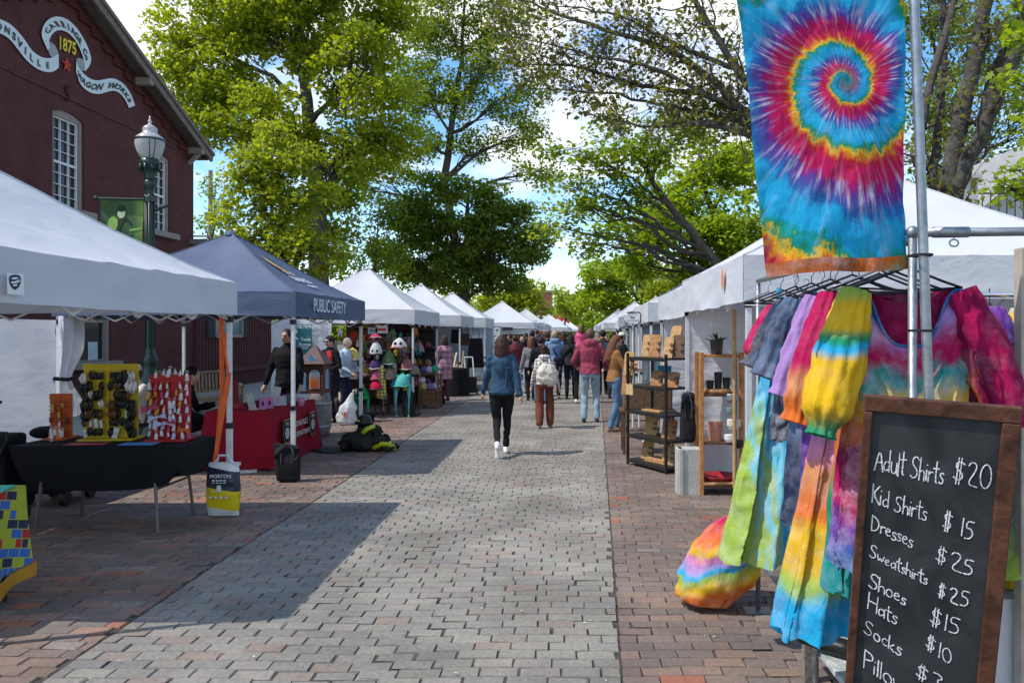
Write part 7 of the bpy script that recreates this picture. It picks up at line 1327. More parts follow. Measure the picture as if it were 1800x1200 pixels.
# ---- poles and rack -------------------------------------------------------
pl = thing('tapestry_pole', 'tall galvanised pole strapped to the clothes rack and holding the spiral tapestry', 'pole', (1.2, 2.66, 0))
mb = MB(); a = P(1635, 760, 2.6); mb.tube([(a.x+.02, 2.6, 0), a, P(1607, 0, 2.62), P(1600, -190, 2.63)], .0165, 14); mb.build('pole', GALV, pl, smooth=True)
mb = MB(); q = P(1602, -60, 2.63); mb.tube([q, P(1280, -55, 2.63)], .012, 8); mb.build('cross_arm', GALV, pl, smooth=True)
for py in (449, 581): mb = MB(); c = P(1620, py, 2.61); mb.tube([(c.x-.035, 2.585, c.z), (c.x-.02, 2.57, c.z), (c.x+.02, 2.575, c.z), (c.x+.03, 2.61, c.z), (c.x+.0, 2.64, c.z), (c.x-.035, 2.63, c.z), (c.x-.035, 2.585, c.z)], .005, 5); mb.build('zip_tie', BLACKP, pl)
rk = thing('clothes_rack', 'galvanised pipe clothes rack carrying the row of tie dye garments', 'clothes rack', (1.2, 3.6, 0))
RX = 1.19; ZB = 2.075
n_ = P(1604, 480, 2.68)
mb = MB(); mb.tube([(n_.x, 2.68, ZB), (RX, 4.83, ZB)], .0155, 12); mb.build('top_bar', GALV, rk, smooth=True)
posts = [(n_.x+.0, 2.68), (P(1433, 1200, 3.55).x, 3.55), (RX, 4.83)]
for k, (x, y) in enumerate(posts):
    zt_ = (P(1604, 405, 2.68).z if k == 0 else ZB if k == 2 else .62); mb = MB(); mb.tube([(x, y, .01), (x, y, zt_)], .0155, 12); pp_ = mb.build('post', GALV, rk, smooth=True); mb = MB(); mb.box((x, y, .006), (.17, .12, .01)); mb.build('base_plate', GALV, pp_)
mb = MB(); q = P(1604, 409, 2.68); mb.tube([q, P(1800, 407, 2.66), P(2000, 405, 2.64)], .0155, 12); mb.tube([P(1640, 408.5, 2.675), P(1702, 408, 2.67)], .019, 12); mb.build('side_bar', GALV, rk, smooth=True)
mb = MB(); c = P(1677, 425, 2.67); mb.tube([(c.x, 2.67, c.z+.03), (c.x, 2.67, c.z+.012)], .003, 6); mb.tube([(c.x+.016*math.cos(a), 2.67, c.z-.004+.012*math.sin(a)) for a in np.linspace(0, 6.28, 14)], .003, 6); mb.build('screw_eye', GALV, rk)
q = P(1604, 409, 2.68); mb = MB(); mb.ball(q, .024, 12); mb.build('elbow', GALV, rk, smooth=True)
mb = MB(); mb.bar((RX, 3.5, .33), (RX, 4.8, .33), .03, .015); mb.build('low_rail', GALV, rk)
# ---- hangers and garments --------------------------------------------------
def hanger(x, y, z, m, label, wd=.21, rz=0):
    o = MB(); o.tube([(0, 0, 0), (0, 0, .03), (.014, 0, .05), (.012, 0, .072), (-.006, 0, .08), (-.016, 0, .066)], .0022, 5); o.tube([(-wd, 0, -.075), (-wd*.7, 0, -.055), (0, 0, 0), (wd*.7, 0, -.055), (wd, 0, -.075)], .0095, 8, sq=.5); o.tube([(-wd, 0, -.075), (0, 0, -.085), (wd, 0, -.075)], .004, 6)
    r_ = o.build('coat_hanger', m, None, local=True, smooth=True); r_.location = (x, y, z); r_.rotation_euler = (0, 0, rz); return tag(r_, label, 'hanger', 'hangers on the front clothes rack')
def garment(label, x, y, zsh, zhem, mats, cat='dress', wsh=.2, wch=.21, wst=.2, whem=.33, dep=.07, neck=(.09, .12), sleeves=None, smat=None, folds=7, famp=.025, seed=0, rz=0, group=None, name='dress', waist=.42, strap=False, drift=0., lining=False):
    """cloth shell hanging from the shoulders; local frame: x across, -y front, z up from the hem"""
    root = thing(name, label, cat, (x, y, zhem), rz, group or 'tie dye garments on the front rack'); H_ = zsh-zhem; nu, nv = 110, 70
    def fn(u, v):
        a = 2*math.pi*u; ca, sa = math.cos(a), math.sin(a)
        # widths down the garment
        w_ = np.interp(v, [0, .1, .28, waist, .7, 1], [wsh, wsh*1.02, wch, wst, wst+(whem-wst)*.45, whem]); d_ = np.interp(v, [0, .1, .3, waist, 1], [.018, .05, dep, dep*.85, dep*1.5])
        px_ = math.copysign(abs(ca)**.75, ca)*w_; fr = sa < 0
        top = H_-.42*max(0, abs(px_)-neck[0]*.6)*(.75)-(neck[1] if fr else neck[1]*.35)*math.exp(-(px_/neck[0])**4)*(1 if abs(px_) < neck[0]*1.6 else 0)
        f_ = famp*min(1, max(0, v-.08)*1.6); f = f_*math.sin(folds*a+seed*1.7+2.2*fbm(u*3+seed, v*1.3, 0, 1.1))+f_*.6*math.sin(folds*2.3*a+seed+v*3)
        y_ = math.copysign(abs(sa)**.8, sa)*d_+f*(.4+abs(sa)); x_ = px_+f*.7*ca+drift*v
        n = .012*fbm(x_*14+seed, y_*14, v*9, 1.0, 3)+.006*math.sin(x_*31+v*23+fbm(x_*6, v*6, seed)*7); z_ = top*(1-v)+v*(.015*math.sin(folds*a+seed)+.01*fbm(u*9, 1, seed))
        return Vector((x_+n*.6, y_+n, z_))
    mb = MB(); mb.grid(fn, nu, nv); o = mb.build('bodice_and_skirt' if cat == 'dress' else 'bodice', mats, root, local=True, smooth=True)
    if lining:
        lm_ = dye('dye_lining', [(0, 'burg'), (.4, 'burg'), (.6, 'magenta'), (1, 'burg')], warp=.8, ws=7, pale=.03, trans=.05); mb = MB()
        def lf_(u, v): p = fn(.02+u*.46, v*.34); return Vector((p.x*.97, p.y-.012, p.z))
        mb.grid(lf_, 50, 24); mb.build('back_lining', lm_, root, local=True, smooth=True)
        mb = MB(); mb.tube([fn(.5+.5*q, .004)+Vector((0, -.002, 0)) for q in np.linspace(.1, .9, 40)], .006, 6); mb.build('neck_binding', dye('dye_binding', [(0, 'teal'), (1, 'blue')]), root, local=True, smooth=True)
    if sleeves:
        for k, sp in enumerate(sleeves):
            if not sp: continue
            s = (-1, 1)[k]; ln, r0_, r1_, r2_, ang, fwd = sp; st = Vector((s*(wsh-.03), 0, H_-.045)); d = Vector((s*math.sin(ang), fwd, -math.cos(ang)))
            pts = [st+d*ln*t for t in np.linspace(0, 1, 26)]; sx = d.cross(Vector((0, 1, 0))).normalized(); sy = d.cross(sx)
            def sf(u, v, pts=pts, sx=sx, sy=sy, d=d, s=s, k=k):
                a = 2*math.pi*u; r = np.interp(v, [0, .12, .5, .85, .95, 1], [r0_*.8, r0_, r1_, r1_*.97, r2_, r2_*1.18]); g = .1*math.sin(11*a+k)*(1 if v > .85 or v < .14 else .55)+.07*abs(math.sin(a*4+v*13+2*fbm(v*5, k, seed)))+.2*fbm(math.cos(a)*1.5+k, math.sin(a)*1.5, v*2.5+seed, 1.4)
                return st+d*ln*v+Vector((0, 0, -.04*v*v))+(sx*math.cos(a)*.72+sy*math.sin(a)*.78)*r*(1+g)
            mb = MB(); mb.grid(sf, 56, 34); mb.build('sleeve', (smat[k] if smat else mats), root, local=True, smooth=True)
    return root
def ctr(px, Y): return (px-VPX)*Y/F
ZSH = 1.975
# nearest: multi coloured smock dress
d1 = dye('dye_smock', [(.0, 'blue'), (.12, 'purple'), (.24, 'magenta'), (.36, 'burg'), (.46, 'orange'), (.56, 'yellow'), (.64, 'teal'), (.7, 'magenta'), (.8, 'lav'), (.88, 'blue'), (1, 'teal')], scale=.92, warp=.3, ws=5, pale=.3)
sl_y = dye('dye_sleeve_yellow', [(0, 'green'), (.16, 'yellow'), (.5, 'yellow'), (.6, 'cyan'), (.66, 'green'), (.76, 'yellow'), (.9, 'yellow'), (1, 'lime')], scale=2.0, off=-1.0, warp=.14, pale=.06); sl_b = dye('dye_sleeve_burg', [(0, 'yellow'), (.5, 'orange'), (.57, 'orange'), (.63, 'burg'), (.72, 'magenta'), (.8, 'burg'), (.88, 'magenta'), (1, 'brown')], axis=(1.2, 0, .5), scale=1.0, off=.03, warp=.16, ws=6, pale=.12)
garment('nearest multi coloured tie dye dress with one yellow and one burgundy puff sleeve', ctr(1594, 2.8), 2.8, 1.945, .9, d1, wsh=.215, wch=.225, wst=.22, whem=.27, dep=.08, neck=(.125, .24), lining=True, sleeves=((.5, .085, .12, .06, .3, -.12), (.48, .09, .125, .07, .36, -.1)), smat=(sl_y, sl_b), folds=9, famp=.02, seed=1)
hanger(ctr(1594, 2.8), 2.8, 1.99, BLACKP, 'black hanger in the nearest multi coloured dress', .2)
d2 = dye('dye_long_yellow', [(0, 'cyan'), (.1, 'cyan'), (.15, 'lime'), (.2, 'yellow'), (.3, 'yellow'), (.36, 'orange'), (.47, 'peach'), (.53, 'pink'), (.6, 'lav'), (.68, 'cyan'), (.75, 'cyan'), (.79, 'teal'), (.82, 'yellow'), (.88, 'peach'), (.93, 'magenta'), (1, 'burg')], scale=.715, warp=.07, ws=5, fine=.06, pale=.22)
sl_m = dye('dye_sleeve_magenta', [(0, 'orange'), (.15, 'peach'), (.35, 'magenta'), (1, 'magenta')], scale=2.2, off=-2.1, warp=.2, pale=.05)
garment('long tie dye dress banded cyan, yellow, orange and lavender with magenta sleeves', ctr(1545, 3.12), 3.12, 1.95, .53, d2, wsh=.22, wch=.22, wst=.21, whem=.31, dep=.08, neck=(.11, .12), sleeves=((.5, .08, .105, .075, .3, -.05), (.5, .08, .105, .075, .3, 0)), smat=(sl_m, sl_m), folds=8, famp=.026, seed=2, drift=-.1)
hanger(ctr(1545, 3.12), 3.12, 1.99, BLACKP, 'black hanger in the long yellow and cyan dress', .2)
d3 = dye('dye_lavender', [(0, 'blue'), (.3, 'purple'), (.55, 'lav'), (1, 'lav')], scale=1.0, warp=.2, pale=.1)
garment('lavender and purple top half hidden behind the magenta sleeves', ctr(1510, 3.38), 3.38, 1.95, .98, d3, cat='blouse', name='blouse', wsh=.22, wch=.22, wst=.22, whem=.24, sleeves=((.42, .075, .09, .085, .32, 0), (.42, .075, .09, .085, .3, 0)), seed=3)
hanger(ctr(1510, 3.38), 3.38, 1.99, BLACKP, 'black hanger in the lavender top', .2)
d4 = dye('dye_indigo', [(0, 'dnavy'), (.3, 'navy'), (.45, 'slate'), (.55, 'dnavy'), (.7, 'slate'), (.85, 'dnavy'), (1, 'slate')], scale=.9, warp=.4, ws=7, pale=.16)
garment('indigo blue shibori dress with loose short sleeves and a tie at the waist', ctr(1468, 3.68), 3.68, 1.95, .83, d4, wsh=.215, wch=.215, wst=.19, whem=.24, dep=.07, neck=(.1, .1), sleeves=((.36, .085, .11, .115, .36, 0), (.36, .085, .11, .115, .36, 0)), folds=8, famp=.025, seed=4)
hanger(ctr(1468, 3.68), 3.68, 1.99, BLACKP, 'black hanger in the indigo dress', .2)
d5 = dye('dye_charcoal', [(0, 'grey'), (.35, 'slate'), (.5, 'grey'), (.75, 'dnavy'), (1, 'grey')], scale=1.2, warp=.8, ws=9, pale=.3)
garment('charcoal grey marbled tie dye tee with wide sleeves', ctr(1445, 3.95), 3.95, 1.95, 1.2, d5, cat='shirt', name='shirt', wsh=.21, wch=.23, wst=.23, whem=.24, sleeves=((.34, .08, .11, .12, .42, 0), (.34, .08, .11, .12, .4, 0)), seed=5)
hanger(ctr(1445, 3.95), 3.95, 1.99, BLACKP, 'black hanger in the charcoal tee', .2)
d6 = dye('dye_lime_cyan', [(0, 'lime'), (.14, 'lime'), (.19, 'lcyan'), (.24, 'lime'), (.3, 'lcyan'), (.35, 'cyan'), (.42, 'lcyan'), (.5, 'lime'), (.66, 'lime'), (.72, 'cyan'), (.78, 'lime'), (1, 'lcyan')], axis=(1, .4, .06), scale=1.3, off=.5, warp=.42, ws=4, fine=.2, pale=.3, vst=.3)
garment('long lime green and cyan strappy sundress hanging at the aisle side', ctr(1400, 4.25), 4.25, 1.8, .5, d6, wsh=.15, wch=.2, wst=.22, whem=.34, dep=.08, neck=(.11, .06), folds=7, famp=.035, seed=6, strap=True, drift=-.06)
mb = MB()
for q in (-1, 1): mb.tube([(ctr(1400, 4.25)+q*.1, 4.22, 1.8), (ctr(1400, 4.25)+q*.1, 4.25, 2.0)], .014, 6, sq=.3)
so = mb.build('dress_strap', dye('dye_strap', [(0, 'cyan'), (1, 'cyan')]), None); sr = [o for o in COL.objects if o.get('label', '').startswith('long lime green')][0]; so.parent = sr; so.location = so.location-sr.location; so.name = 'strap'
hanger(ctr(1400, 4.25), 4.25, 1.99, BLACKP, 'black hanger in the lime and cyan sundress', .2)
d7 = dye('dye_blue_red', [(0, 'blue'), (.3, 'navy'), (.42, 'purple'), (.5, 'red'), (.58, 'orange'), (.64, 'purple'), (.72, 'blue'), (.8, 'navy'), (.88, 'magenta'), (1, 'magenta')], scale=.95, warp=.3, ws=4, pale=.25)
sl_r = dye('dye_sleeve_red', [(0, 'orange'), (.2, 'red'), (.5, 'magenta'), (1, 'magenta')], scale=2.2, off=-1.15, warp=.25, pale=.1)
garment('blue dress with crimson gathered sleeves at the far end of the rack', ctr(1418, 4.55), 4.55, 1.95, .95, d7, wsh=.2, wch=.2, wst=.2, whem=.27, sleeves=((.34, .09, .125, .055, .42, 0), (.34, .09, .125, .055, .4, 0)), smat=(sl_r, sl_r), seed=7)
hanger(ctr(1418, 4.55), 4.55, 1.99, BLACKP, 'black hanger in the crimson sleeved dress', .2)
d8 = dye('dye_orange_teal', [(0, 'teal'), (.3, 'green'), (.5, 'orange'), (.8, 'brown'), (1, 'burg')], scale=.9, warp=.3, pale=.15)
garment('orange and teal dress hidden between the nearest two', ctr(1570, 2.97), 2.97, 1.93, .76, d8, wsh=.2, wch=.21, wst=.21, whem=.25, sleeves=(None, (.42, .08, .11, .08, .34, 0)), seed=8)
hanger(ctr(1570, 2.97), 2.97, 1.99, BLACKP, 'black hanger in the orange and teal dress', .2)
for k in range(7):
    y_ = 2.9+k*.27+.07; hanger(ctr(1604, 2.68)+(RX-ctr(1604, 2.68))*(y_-2.68)/2.15, y_, 1.995, BLACKP if k % 6 else GALV, 'spare black hanger on the front clothes rack' if k % 6 else 'grey metal hanger on the front clothes rack', .2, rz=.2*math.sin(k*5))
# white neck label inside the nearest dress
mb = MB(); c = P(1542, 545, 2.86); mb.box((c.x, 2.86, c.z), (.05, .004, .022), rz=.1); tag(mb.build('neck_label', PLW, None), 'small white label inside the neckline of the nearest dress', 'label')
# second rack under the tent
r2k = thing('clothes_rack', 'second chrome clothes rack crowded with garments under the white tent', 'clothes rack', (2.5, 4.5, 0)); za = P(1750, 518, 4.2).z
mb = MB(); mb.tube([(1.75, 4.2, za), (3.6, 4.2, za)], .014, 10); mb.build('top_bar', mat('chrome', (.6, .6, .62), rough=.2, metal=.9), r2k, smooth=True)
for x in (1.72, 3.6): mb = MB(); mb.tube([(x, 4.2, 0), (x, 4.2, za+.02)], .016, 8); mb.build('post', GALV, r2k)
mats9 = [dye('dye_rack_a', [(0, 'teal'), (.4, 'lime'), (.6, 'yellow'), (.8, 'cyan'), (1, 'lime')], warp=.5, pale=.3), dye('dye_rack_b', [(0, 'yellow'), (.4, 'yellow'), (.6, 'cyan'), (.8, 'yellow'), (1, 'orange')], warp=.5), dye('dye_rack_c', [(0, 'lcyan'), (.5, 'pink'), (1, 'lav')], warp=.5, pale=.5), dye('dye_rack_d', [(0, 'blue'), (.4, 'navy'), (.7, 'purple'), (1, 'cyan')], warp=.4, pale=.2)]
src = []
for k in range(11):
    x_ = 1.85+k*.15; lb = ['pale green and cyan tee on the rear rack', 'yellow and blue tee on the rear rack', 'pastel pink tee on the rear rack', 'dark blue tee on the rear rack'][k % 4]
    if k < 4: g_ = garment(lb, x_, 4.2, za-.05, za-.75, mats9[k], cat='shirt', name='shirt', wsh=.2, wch=.2, wst=.2, whem=.22, sleeves=((.2, .08, .1, .1, .6, 0), (.2, .08, .1, .1, .6, 0)), seed=20+k, rz=1.2, group='tee shirts on the rear rack'); src.append(g_)
    else: dup(src[k % 4], (x_, 4.2, za-.75), lb, 1.2+.1*math.sin(k*3))
    h_ = hanger(x_, 4.2, za-.045, BLACKP, 'black hanger on the rear rack', .19, rz=1.2); h_['group'] = 'hangers on the rear rack'
# lower shirts pile and timber post at the right edge
mb = MB(); c = P(1793, 600, 2.9); mb.box((c.x+.02, 2.9, 1.035), (.06, .05, 2.07)); tag(mb.build('timber_post', mat('pale_timber', (.42, .37, .3), vscale=14, var=.2), None, bevel=.004), 'pale upright timber post at the right picture edge', 'post')
garment('bright cyan and lime tee low at the right edge beside the chalkboard', ctr(1830, 3.0), 3.0, P(1800, 690, 3.0).z, P(1800, 690, 3.0).z-.7, dye('dye_edge', [(0, 'lime'), (.5, 'cyan'), (.8, 'cyan'), (1, 'lime')], warp=.4), cat='shirt', name='shirt', seed=33, sleeves=((.2, .08, .1, .1, .7, 0), (.2, .08, .1, .1, .7, 0)))
tb2 = thing('stock_table', 'table of folded tie dye stock under a white cloth behind the chalkboard', 'table', (1.9, 3.3, 0)); mb = MB(); mb.grid(lambda u, v: Vector((1.45+.012*math.sin(v*30+u*9)*(1-u), 2.95+.9*v, .72*u+.005)) if True else None, 12, 30); mb.grid(lambda u, v: Vector((1.45+1.2*u, 2.95-.02*v+.012*math.sin(u*34)*v, .725-.72*v)), 40, 10); mb.add([(1.45, 2.95, .727), (2.65, 2.95, .727), (2.65, 3.85, .727), (1.45, 3.85, .727)], [(0, 1, 2, 3)]); mb.build('cloth', fabric('white_cloth', (.6, .6, .63)), tb2)
for k in range(6):
    mb = MB(); 
    for j in range(3): mb.box((1.62+k*.18, 3.15, .76+j*.06), (.16, .24, .055), rz=.03*j)
    tag(mb.build('folded_stock', [mats9, mats9][0][k % 4], None, bevel=.02), ['lime', 'yellow', 'pastel', 'dark blue', 'second lime', 'second yellow'][k]+' pile of folded shirts on the table behind the chalkboard', 'folded shirts')
# ---- black shoes on a low plank bench
pb2 = thing('plank_bench', 'low weathered plank bench holding black shoes under the dresses', 'bench', (1.3, 3.45, 0)); mb = MB()
for k in range(3): mb.box((1.22+k*.15, 3.42, .27), (.13, 1.1, .028))
mb.build('seat', mat('bleached_plank', (.4, .42, .4), vscale=22, var=.3, bump=.4), pb2, bevel=.004)
for y_ in (3.0, 3.85):
    for x_ in (1.2, 1.52): mb = MB(); mb.box((x_, y_, .13), (.05, .05, .25)); mb.build('leg', SHING, pb2)
def shoe(label, x, y, z, rz, s=1.0):
    mb = MB(); mb.tube([(0, -.12, .03), (0, -.05, .035), (0, .05, .045), (0, .12, .055), (0, .145, .06)], [.03, .042, .036, .04, .02], 12, sq=.9); mb.tube([(0, .1, .05), (0, .11, .1), (0, .11, .16)], [.04, .042, .045], 10); o = remeshed(mb, 'black_boot', mat('shoe_black', (.012, .012, .013), rough=.4), None, .009, 2); o.location = (x, y, z); o.rotation_euler = (0, 0, rz); o.scale = (s,)*3; return tag(o, label, 'boot')
shoe('black boot on the plank bench under the cyan hem', 1.2, 3.5, .285, 1.0, 1.15); shoe('second black boot on the plank bench beside the chalkboard edge', 1.32, 3.1, .285, 1.4, 1.2); shoe('black boot at the back of the plank bench', 1.34, 3.75, .285, .6, 1.1)
# ---- tie dye bean bag
bb = thing('tie_dye_bag', 'bulging tie dye laundry bag on the bricks beside the rack', 'bag', (.98, 4.85, 0))
def bag(u, v):
    a = 2*math.pi*u; r_ = np.interp(v, [0, .06, .3, .6, .85, 1], [.03, .17, .235, .225, .15, .04]); n = 1+.16*fbm(math.cos(a)*1.2, math.sin(a)*1.2, v*3, 1.3)+.05*abs(math.sin(a*5+v*7+2*fbm(v*3, a, 1)))+.03*math.sin(a*9+v*4)*(1 if v > .7 or v < .2 else .3)
    return Vector((.86+.3*v+r_*n*math.cos(a), 4.92+r_*n*.9*math.sin(a), .005+.62*v+.1*r_*math.cos(a)*-1+(.0 if v > .05 else 0)))
mb = MB(); mb.grid(bag, 64, 44); o = mb.build('sack', dye('dye_bag', [(0, 'peach'), (.22, 'orange'), (.3, 'yellow'), (.38, 'lime'), (.43, 'cyan'), (.5, 'lav'), (.56, 'pink'), (.62, 'yellow'), (.7, 'orange'), (.8, 'magenta'), (1, 'magenta')], axis=(-.35, 0, 1.25), scale=1.1, off=.04, warp=.24, ws=5, pale=.2), bb, smooth=True)
mn = min(v.co.z for v in o.data.vertices)+o.location.z; o.location.z -= mn-.004
mb = MB(); mb.tube([Vector(bag(.8, v))+Vector((0, -.008, -mn)) for v in np.linspace(.08, .92, 16)], .0035, 5); mb.build('piping', mat('piping_brown', (.2, .08, .03)), bb)
# ---- chalkboard ---------------------------------------------------------------
Yt, Yb = 2.34, 2.49
A0 = P(1520, 693, Yt); A2 = P(1485, 1200, Yb)
A1 = min((P(1797, 715, Yt+k*.0005) for k in range(-700, 700)), key=lambda q: abs((q-A0).dot(A2-A0))); U = (A1-A0).normalized(); Vd = (A2-A0); Vd = (Vd-U*Vd.dot(U)).normalized(); NB = U.cross(Vd).normalized()*-1
if NB.y > 0: NB = -NB
Wb = (A1-A0).length; Hb = 1.36
cb_ = thing('chalkboard_sign', 'brown framed chalkboard price list with handwritten white prices', 'chalkboard', tuple(A0+Vd*Hb+U*Wb/2))
pt = lambda u, v, n=0: A0+U*u+Vd*v+NB*n
FW = .048; FRM = bpy.data.materials.new('stained_frame'); FRM = mat('stained_frame_wood', (.085, .032, .018), rough=.5, vscale=16, var=.45, bump=.3, bscale=30)
def slab(u0, v0, u1, v1, n0, n1): mb = MB(); q = [(u0, v0), (u1, v0), (u1, v1), (u0, v1)]; mb.add([pt(*a, n0) for a in q]+[pt(*a, n1) for a in q], [(0, 1, 2, 3), (7, 6, 5, 4), (0, 4, 5, 1), (1, 5, 6, 2), (2, 6, 7, 3), (3, 7, 4, 0)]); return mb
for q in ((0, 0, Wb, FW), (0, Hb-FW, Wb, Hb)): slab(*q, -.012, .014).build('frame', FRM, cb_, bevel=.004)
for q in ((0, FW+.001, .026, Hb-FW-.001), (Wb-FW, FW+.001, Wb, Hb-FW-.001)): slab(*q, -.012, .0145).build('frame', FRM, cb_, bevel=.004)
SLT = bpy.data.materials.new('chalk_slate'); SLT.use_nodes = True; t = SLT.node_tree; b = t.nodes['Principled BSDF']; b.inputs['Roughness'].default_value = .75; co = N(t, 'ShaderNodeTexCoord')
n1 = N(t, 'ShaderNodeTexNoise', i_Scale=4.0, i_Detail=6.0, i_Roughness=.6); n1.inputs['Distortion'].default_value = 1.0; L(t, co.outputs['Object'], n1.inputs['Vector']); r_ = N(t, 'ShaderNodeValToRGB'); r_.color_ramp.elements[0].position = .4; r_.color_ramp.elements[0].color = (.009, .01, .012, 1); r_.color_ramp.elements[1].position = .75; r_.color_ramp.elements[1].color = (.045, .047, .05, 1); L(t, n1.outputs[0], r_.inputs[0]); L(t, r_.outputs[0], b.inputs['Base Color'])
slab(.021, FW-.005, Wb-FW+.005, Hb-FW+.005, -.008, .002).build('slate', SLT, cb_)
CHALK = bpy.data.materials.new('chalk'); CHALK.use_nodes = True; t = CHALK.node_tree; b = t.nodes['Principled BSDF']; o_ = t.nodes['Material Output']; b.inputs['Base Color'].default_value = (.74, .74, .73, 1); b.inputs['Roughness'].default_value = .95; co = N(t, 'ShaderNodeTexCoord'); n1 = N(t, 'ShaderNodeTexNoise', i_Scale=260.0, i_Detail=2.0); L(t, co.outputs['Object'], n1.inputs['Vector']); mr = N(t, 'ShaderNodeMapRange'); mr.inputs[1].default_value = .37; mr.inputs[2].default_value = .5; L(t, n1.outputs[0], mr.inputs[0]); tr = N(t, 'ShaderNodeBsdfTransparent'); ms = N(t, 'ShaderNodeMixShader'); L(t, mr.outputs[0], ms.inputs[0]); L(t, tr.outputs[0], ms.inputs[1]); L(t, b.outputs[0], ms.inputs[2]); L(t, ms.outputs[0], o_.inputs[0])
EL = lambda cx, cy, rx, ry: [(cx+rx*math.sin(a), cy+ry*math.cos(a)) for a in np.linspace(.2, 6.4, 14)]
GL = {'A': ([[(0, 0), (.22, 1), (.46, 0)], [(.08, .36), (.42, .38)]], .5), 'd': ([[(.32, 1), (.34, 0)], [(.33, .42), (.14, .5), (0, .25), (.1, 0), (.32, .14)]], .42), 'u': ([[(0, .5), (.02, .12), (.14, 0), (.28, .12), (.3, .5)], [(.3, .5), (.33, 0)]], .4), 'l': ([[(0, 1), (.02, 0)]], .12), 't': ([[(.1, .95), (.1, .05), (.2, 0)], [(-.08, .6), (.28, .64)]], .3),
      'S': ([[(.4, .85), (.24, 1), (.04, .86), (.08, .6), (.34, .42), (.36, .16), (.16, 0), (-.03, .14)]], .48), 's': ([[(.24, .42), (.12, .5), (.02, .4), (.1, .28), (.22, .2), (.2, .04), (.08, 0), (-.02, .07)]], .3), 'h': ([[(0, 1), (0, 0)], [(0, .32), (.14, .5), (.27, .36), (.28, 0)]], .37), 'i': ([[(0, .5), (.01, 0)], [(0, .7), (.02, .75)]], .13), 'r': ([[(0, .5), (0, 0)], [(0, .32), (.12, .5), (.24, .46)]], .28),
      '$': ([[(.4, .8), (.22, .9), (.04, .76), (.1, .55), (.34, .42), (.36, .2), (.16, .08), (-.02, .2)], [(.14, 1.05), (.12, -.1)], [(.26, 1.06), (.24, -.09)]], .55), '2': ([[(.02, .8), (.14, 1), (.34, .95), (.36, .7), (.02, .02), (.46, .0)]], .55), '0': ([EL(.22, .5, .22, .5)], .55), 'K': ([[(0, 1), (.02, 0)], [(.36, .95), (.02, .48), (.42, 0)]], .48), '1': ([[(.06, 1), (.05, 0)]], .18), '5': ([[(.38, 1), (.06, .98), (.03, .58), (.26, .62), (.38, .36), (.26, .06), (0, .02)]], .5),
      'D': ([[(0, 1), (.02, 0)], [(-.02, 1), (.34, .86), (.46, .5), (.3, .1), (0, 0)]], .56), 'e': ([[(.02, .26), (.28, .3), (.2, .5), (.05, .44), (0, .2), (.12, 0), (.29, .08)]], .37), 'w': ([[(0, .5), (.09, 0), (.2, .36), (.3, 0), (.42, .5)]], .5), 'a': ([[(.28, .4), (.12, .5), (0, .22), (.1, 0), (.27, .2)], [(.28, .5), (.31, 0)]], .38), 'o': ([EL(.15, .25, .15, .25)], .38), 'H': ([[(0, 1), (0, 0)], [(.4, 1), (.4, 0)], [(0, .5), (.4, .52)]], .5), 'k': ([[(0, 1), (0, 0)], [(.26, .5), (.02, .24), (.28, 0)]], .36), 'c': ([[(.26, .42), (.12, .5), (0, .25), (.12, 0), (.28, .08)]], .35), 'P': ([[(0, 1), (.02, 0)], [(0, 1), (.3, .95), (.33, .66), (.02, .48)]], .42), '3': ([[(.02, .9), (.2, 1), (.36, .8), (.12, .55), (.38, .3), (.22, .02), (0, .1)]], .5), ' ': ([], .28), '8': ([EL(.2, .75, .17, .24), EL(.2, .25, .2, .26)], .5)}
def onboard(px, py):
    d = Vector(((px-VPX)/F, 1, (HZ-py)/F)); e = Vector((0, 0, EYE)); n = NB; t_ = (A0-e).dot(n)/d.dot(n); q = e+d*t_-A0; return q.dot(U), q.dot(Vd)
rcw = np.random.default_rng(12)
def chalk(text, p0, p1, hpx):
    u0, v0 = onboard(*p0); u1, v1 = onboard(*p1); ln = math.hypot(u1-u0, v1-v0); ax, ay = (u1-u0)/ln, (v1-v0)/ln; h = hpx*2.4/F; tot = sum(GL[c][1] for c in text)-.1; k = ln/(tot*h); x = 0; mb = MB()
    for c in text:
        jit = rcw.normal(0, .03); sc = 1+rcw.normal(0, .05)
        for st in GL[c][0]:
            pts = []
            for (a, b) in st:
                X = (x+a*sc)*h*k; Yy = (b*sc+jit)*h; pts.append((u0+ax*X+Yy*.03, v0+ay*X-Yy))
            # smooth
            for _ in range(2 if len(pts) > 2 else 1):
                n = [pts[0]]
                for i in range(len(pts)-1): a_, b_ = pts[i], pts[i+1]; n += [(a_[0]*.75+b_[0]*.25, a_[1]*.75+b_[1]*.25), (a_[0]*.25+b_[0]*.75, a_[1]*.25+b_[1]*.75)]
                pts = n+[pts[-1]]
            wv = .0019*(1+rcw.normal(0, .12)); mb.tube([pt(a_, b_, .0035) for a_, b_ in pts], wv, 6, sq=.45, side=tuple(U))
        x += GL[c][1]
    mb.build('chalk_writing', CHALK, cb_)
z2 = lambda x, y: (1460+x/2.2222, 660+y/2.2222)
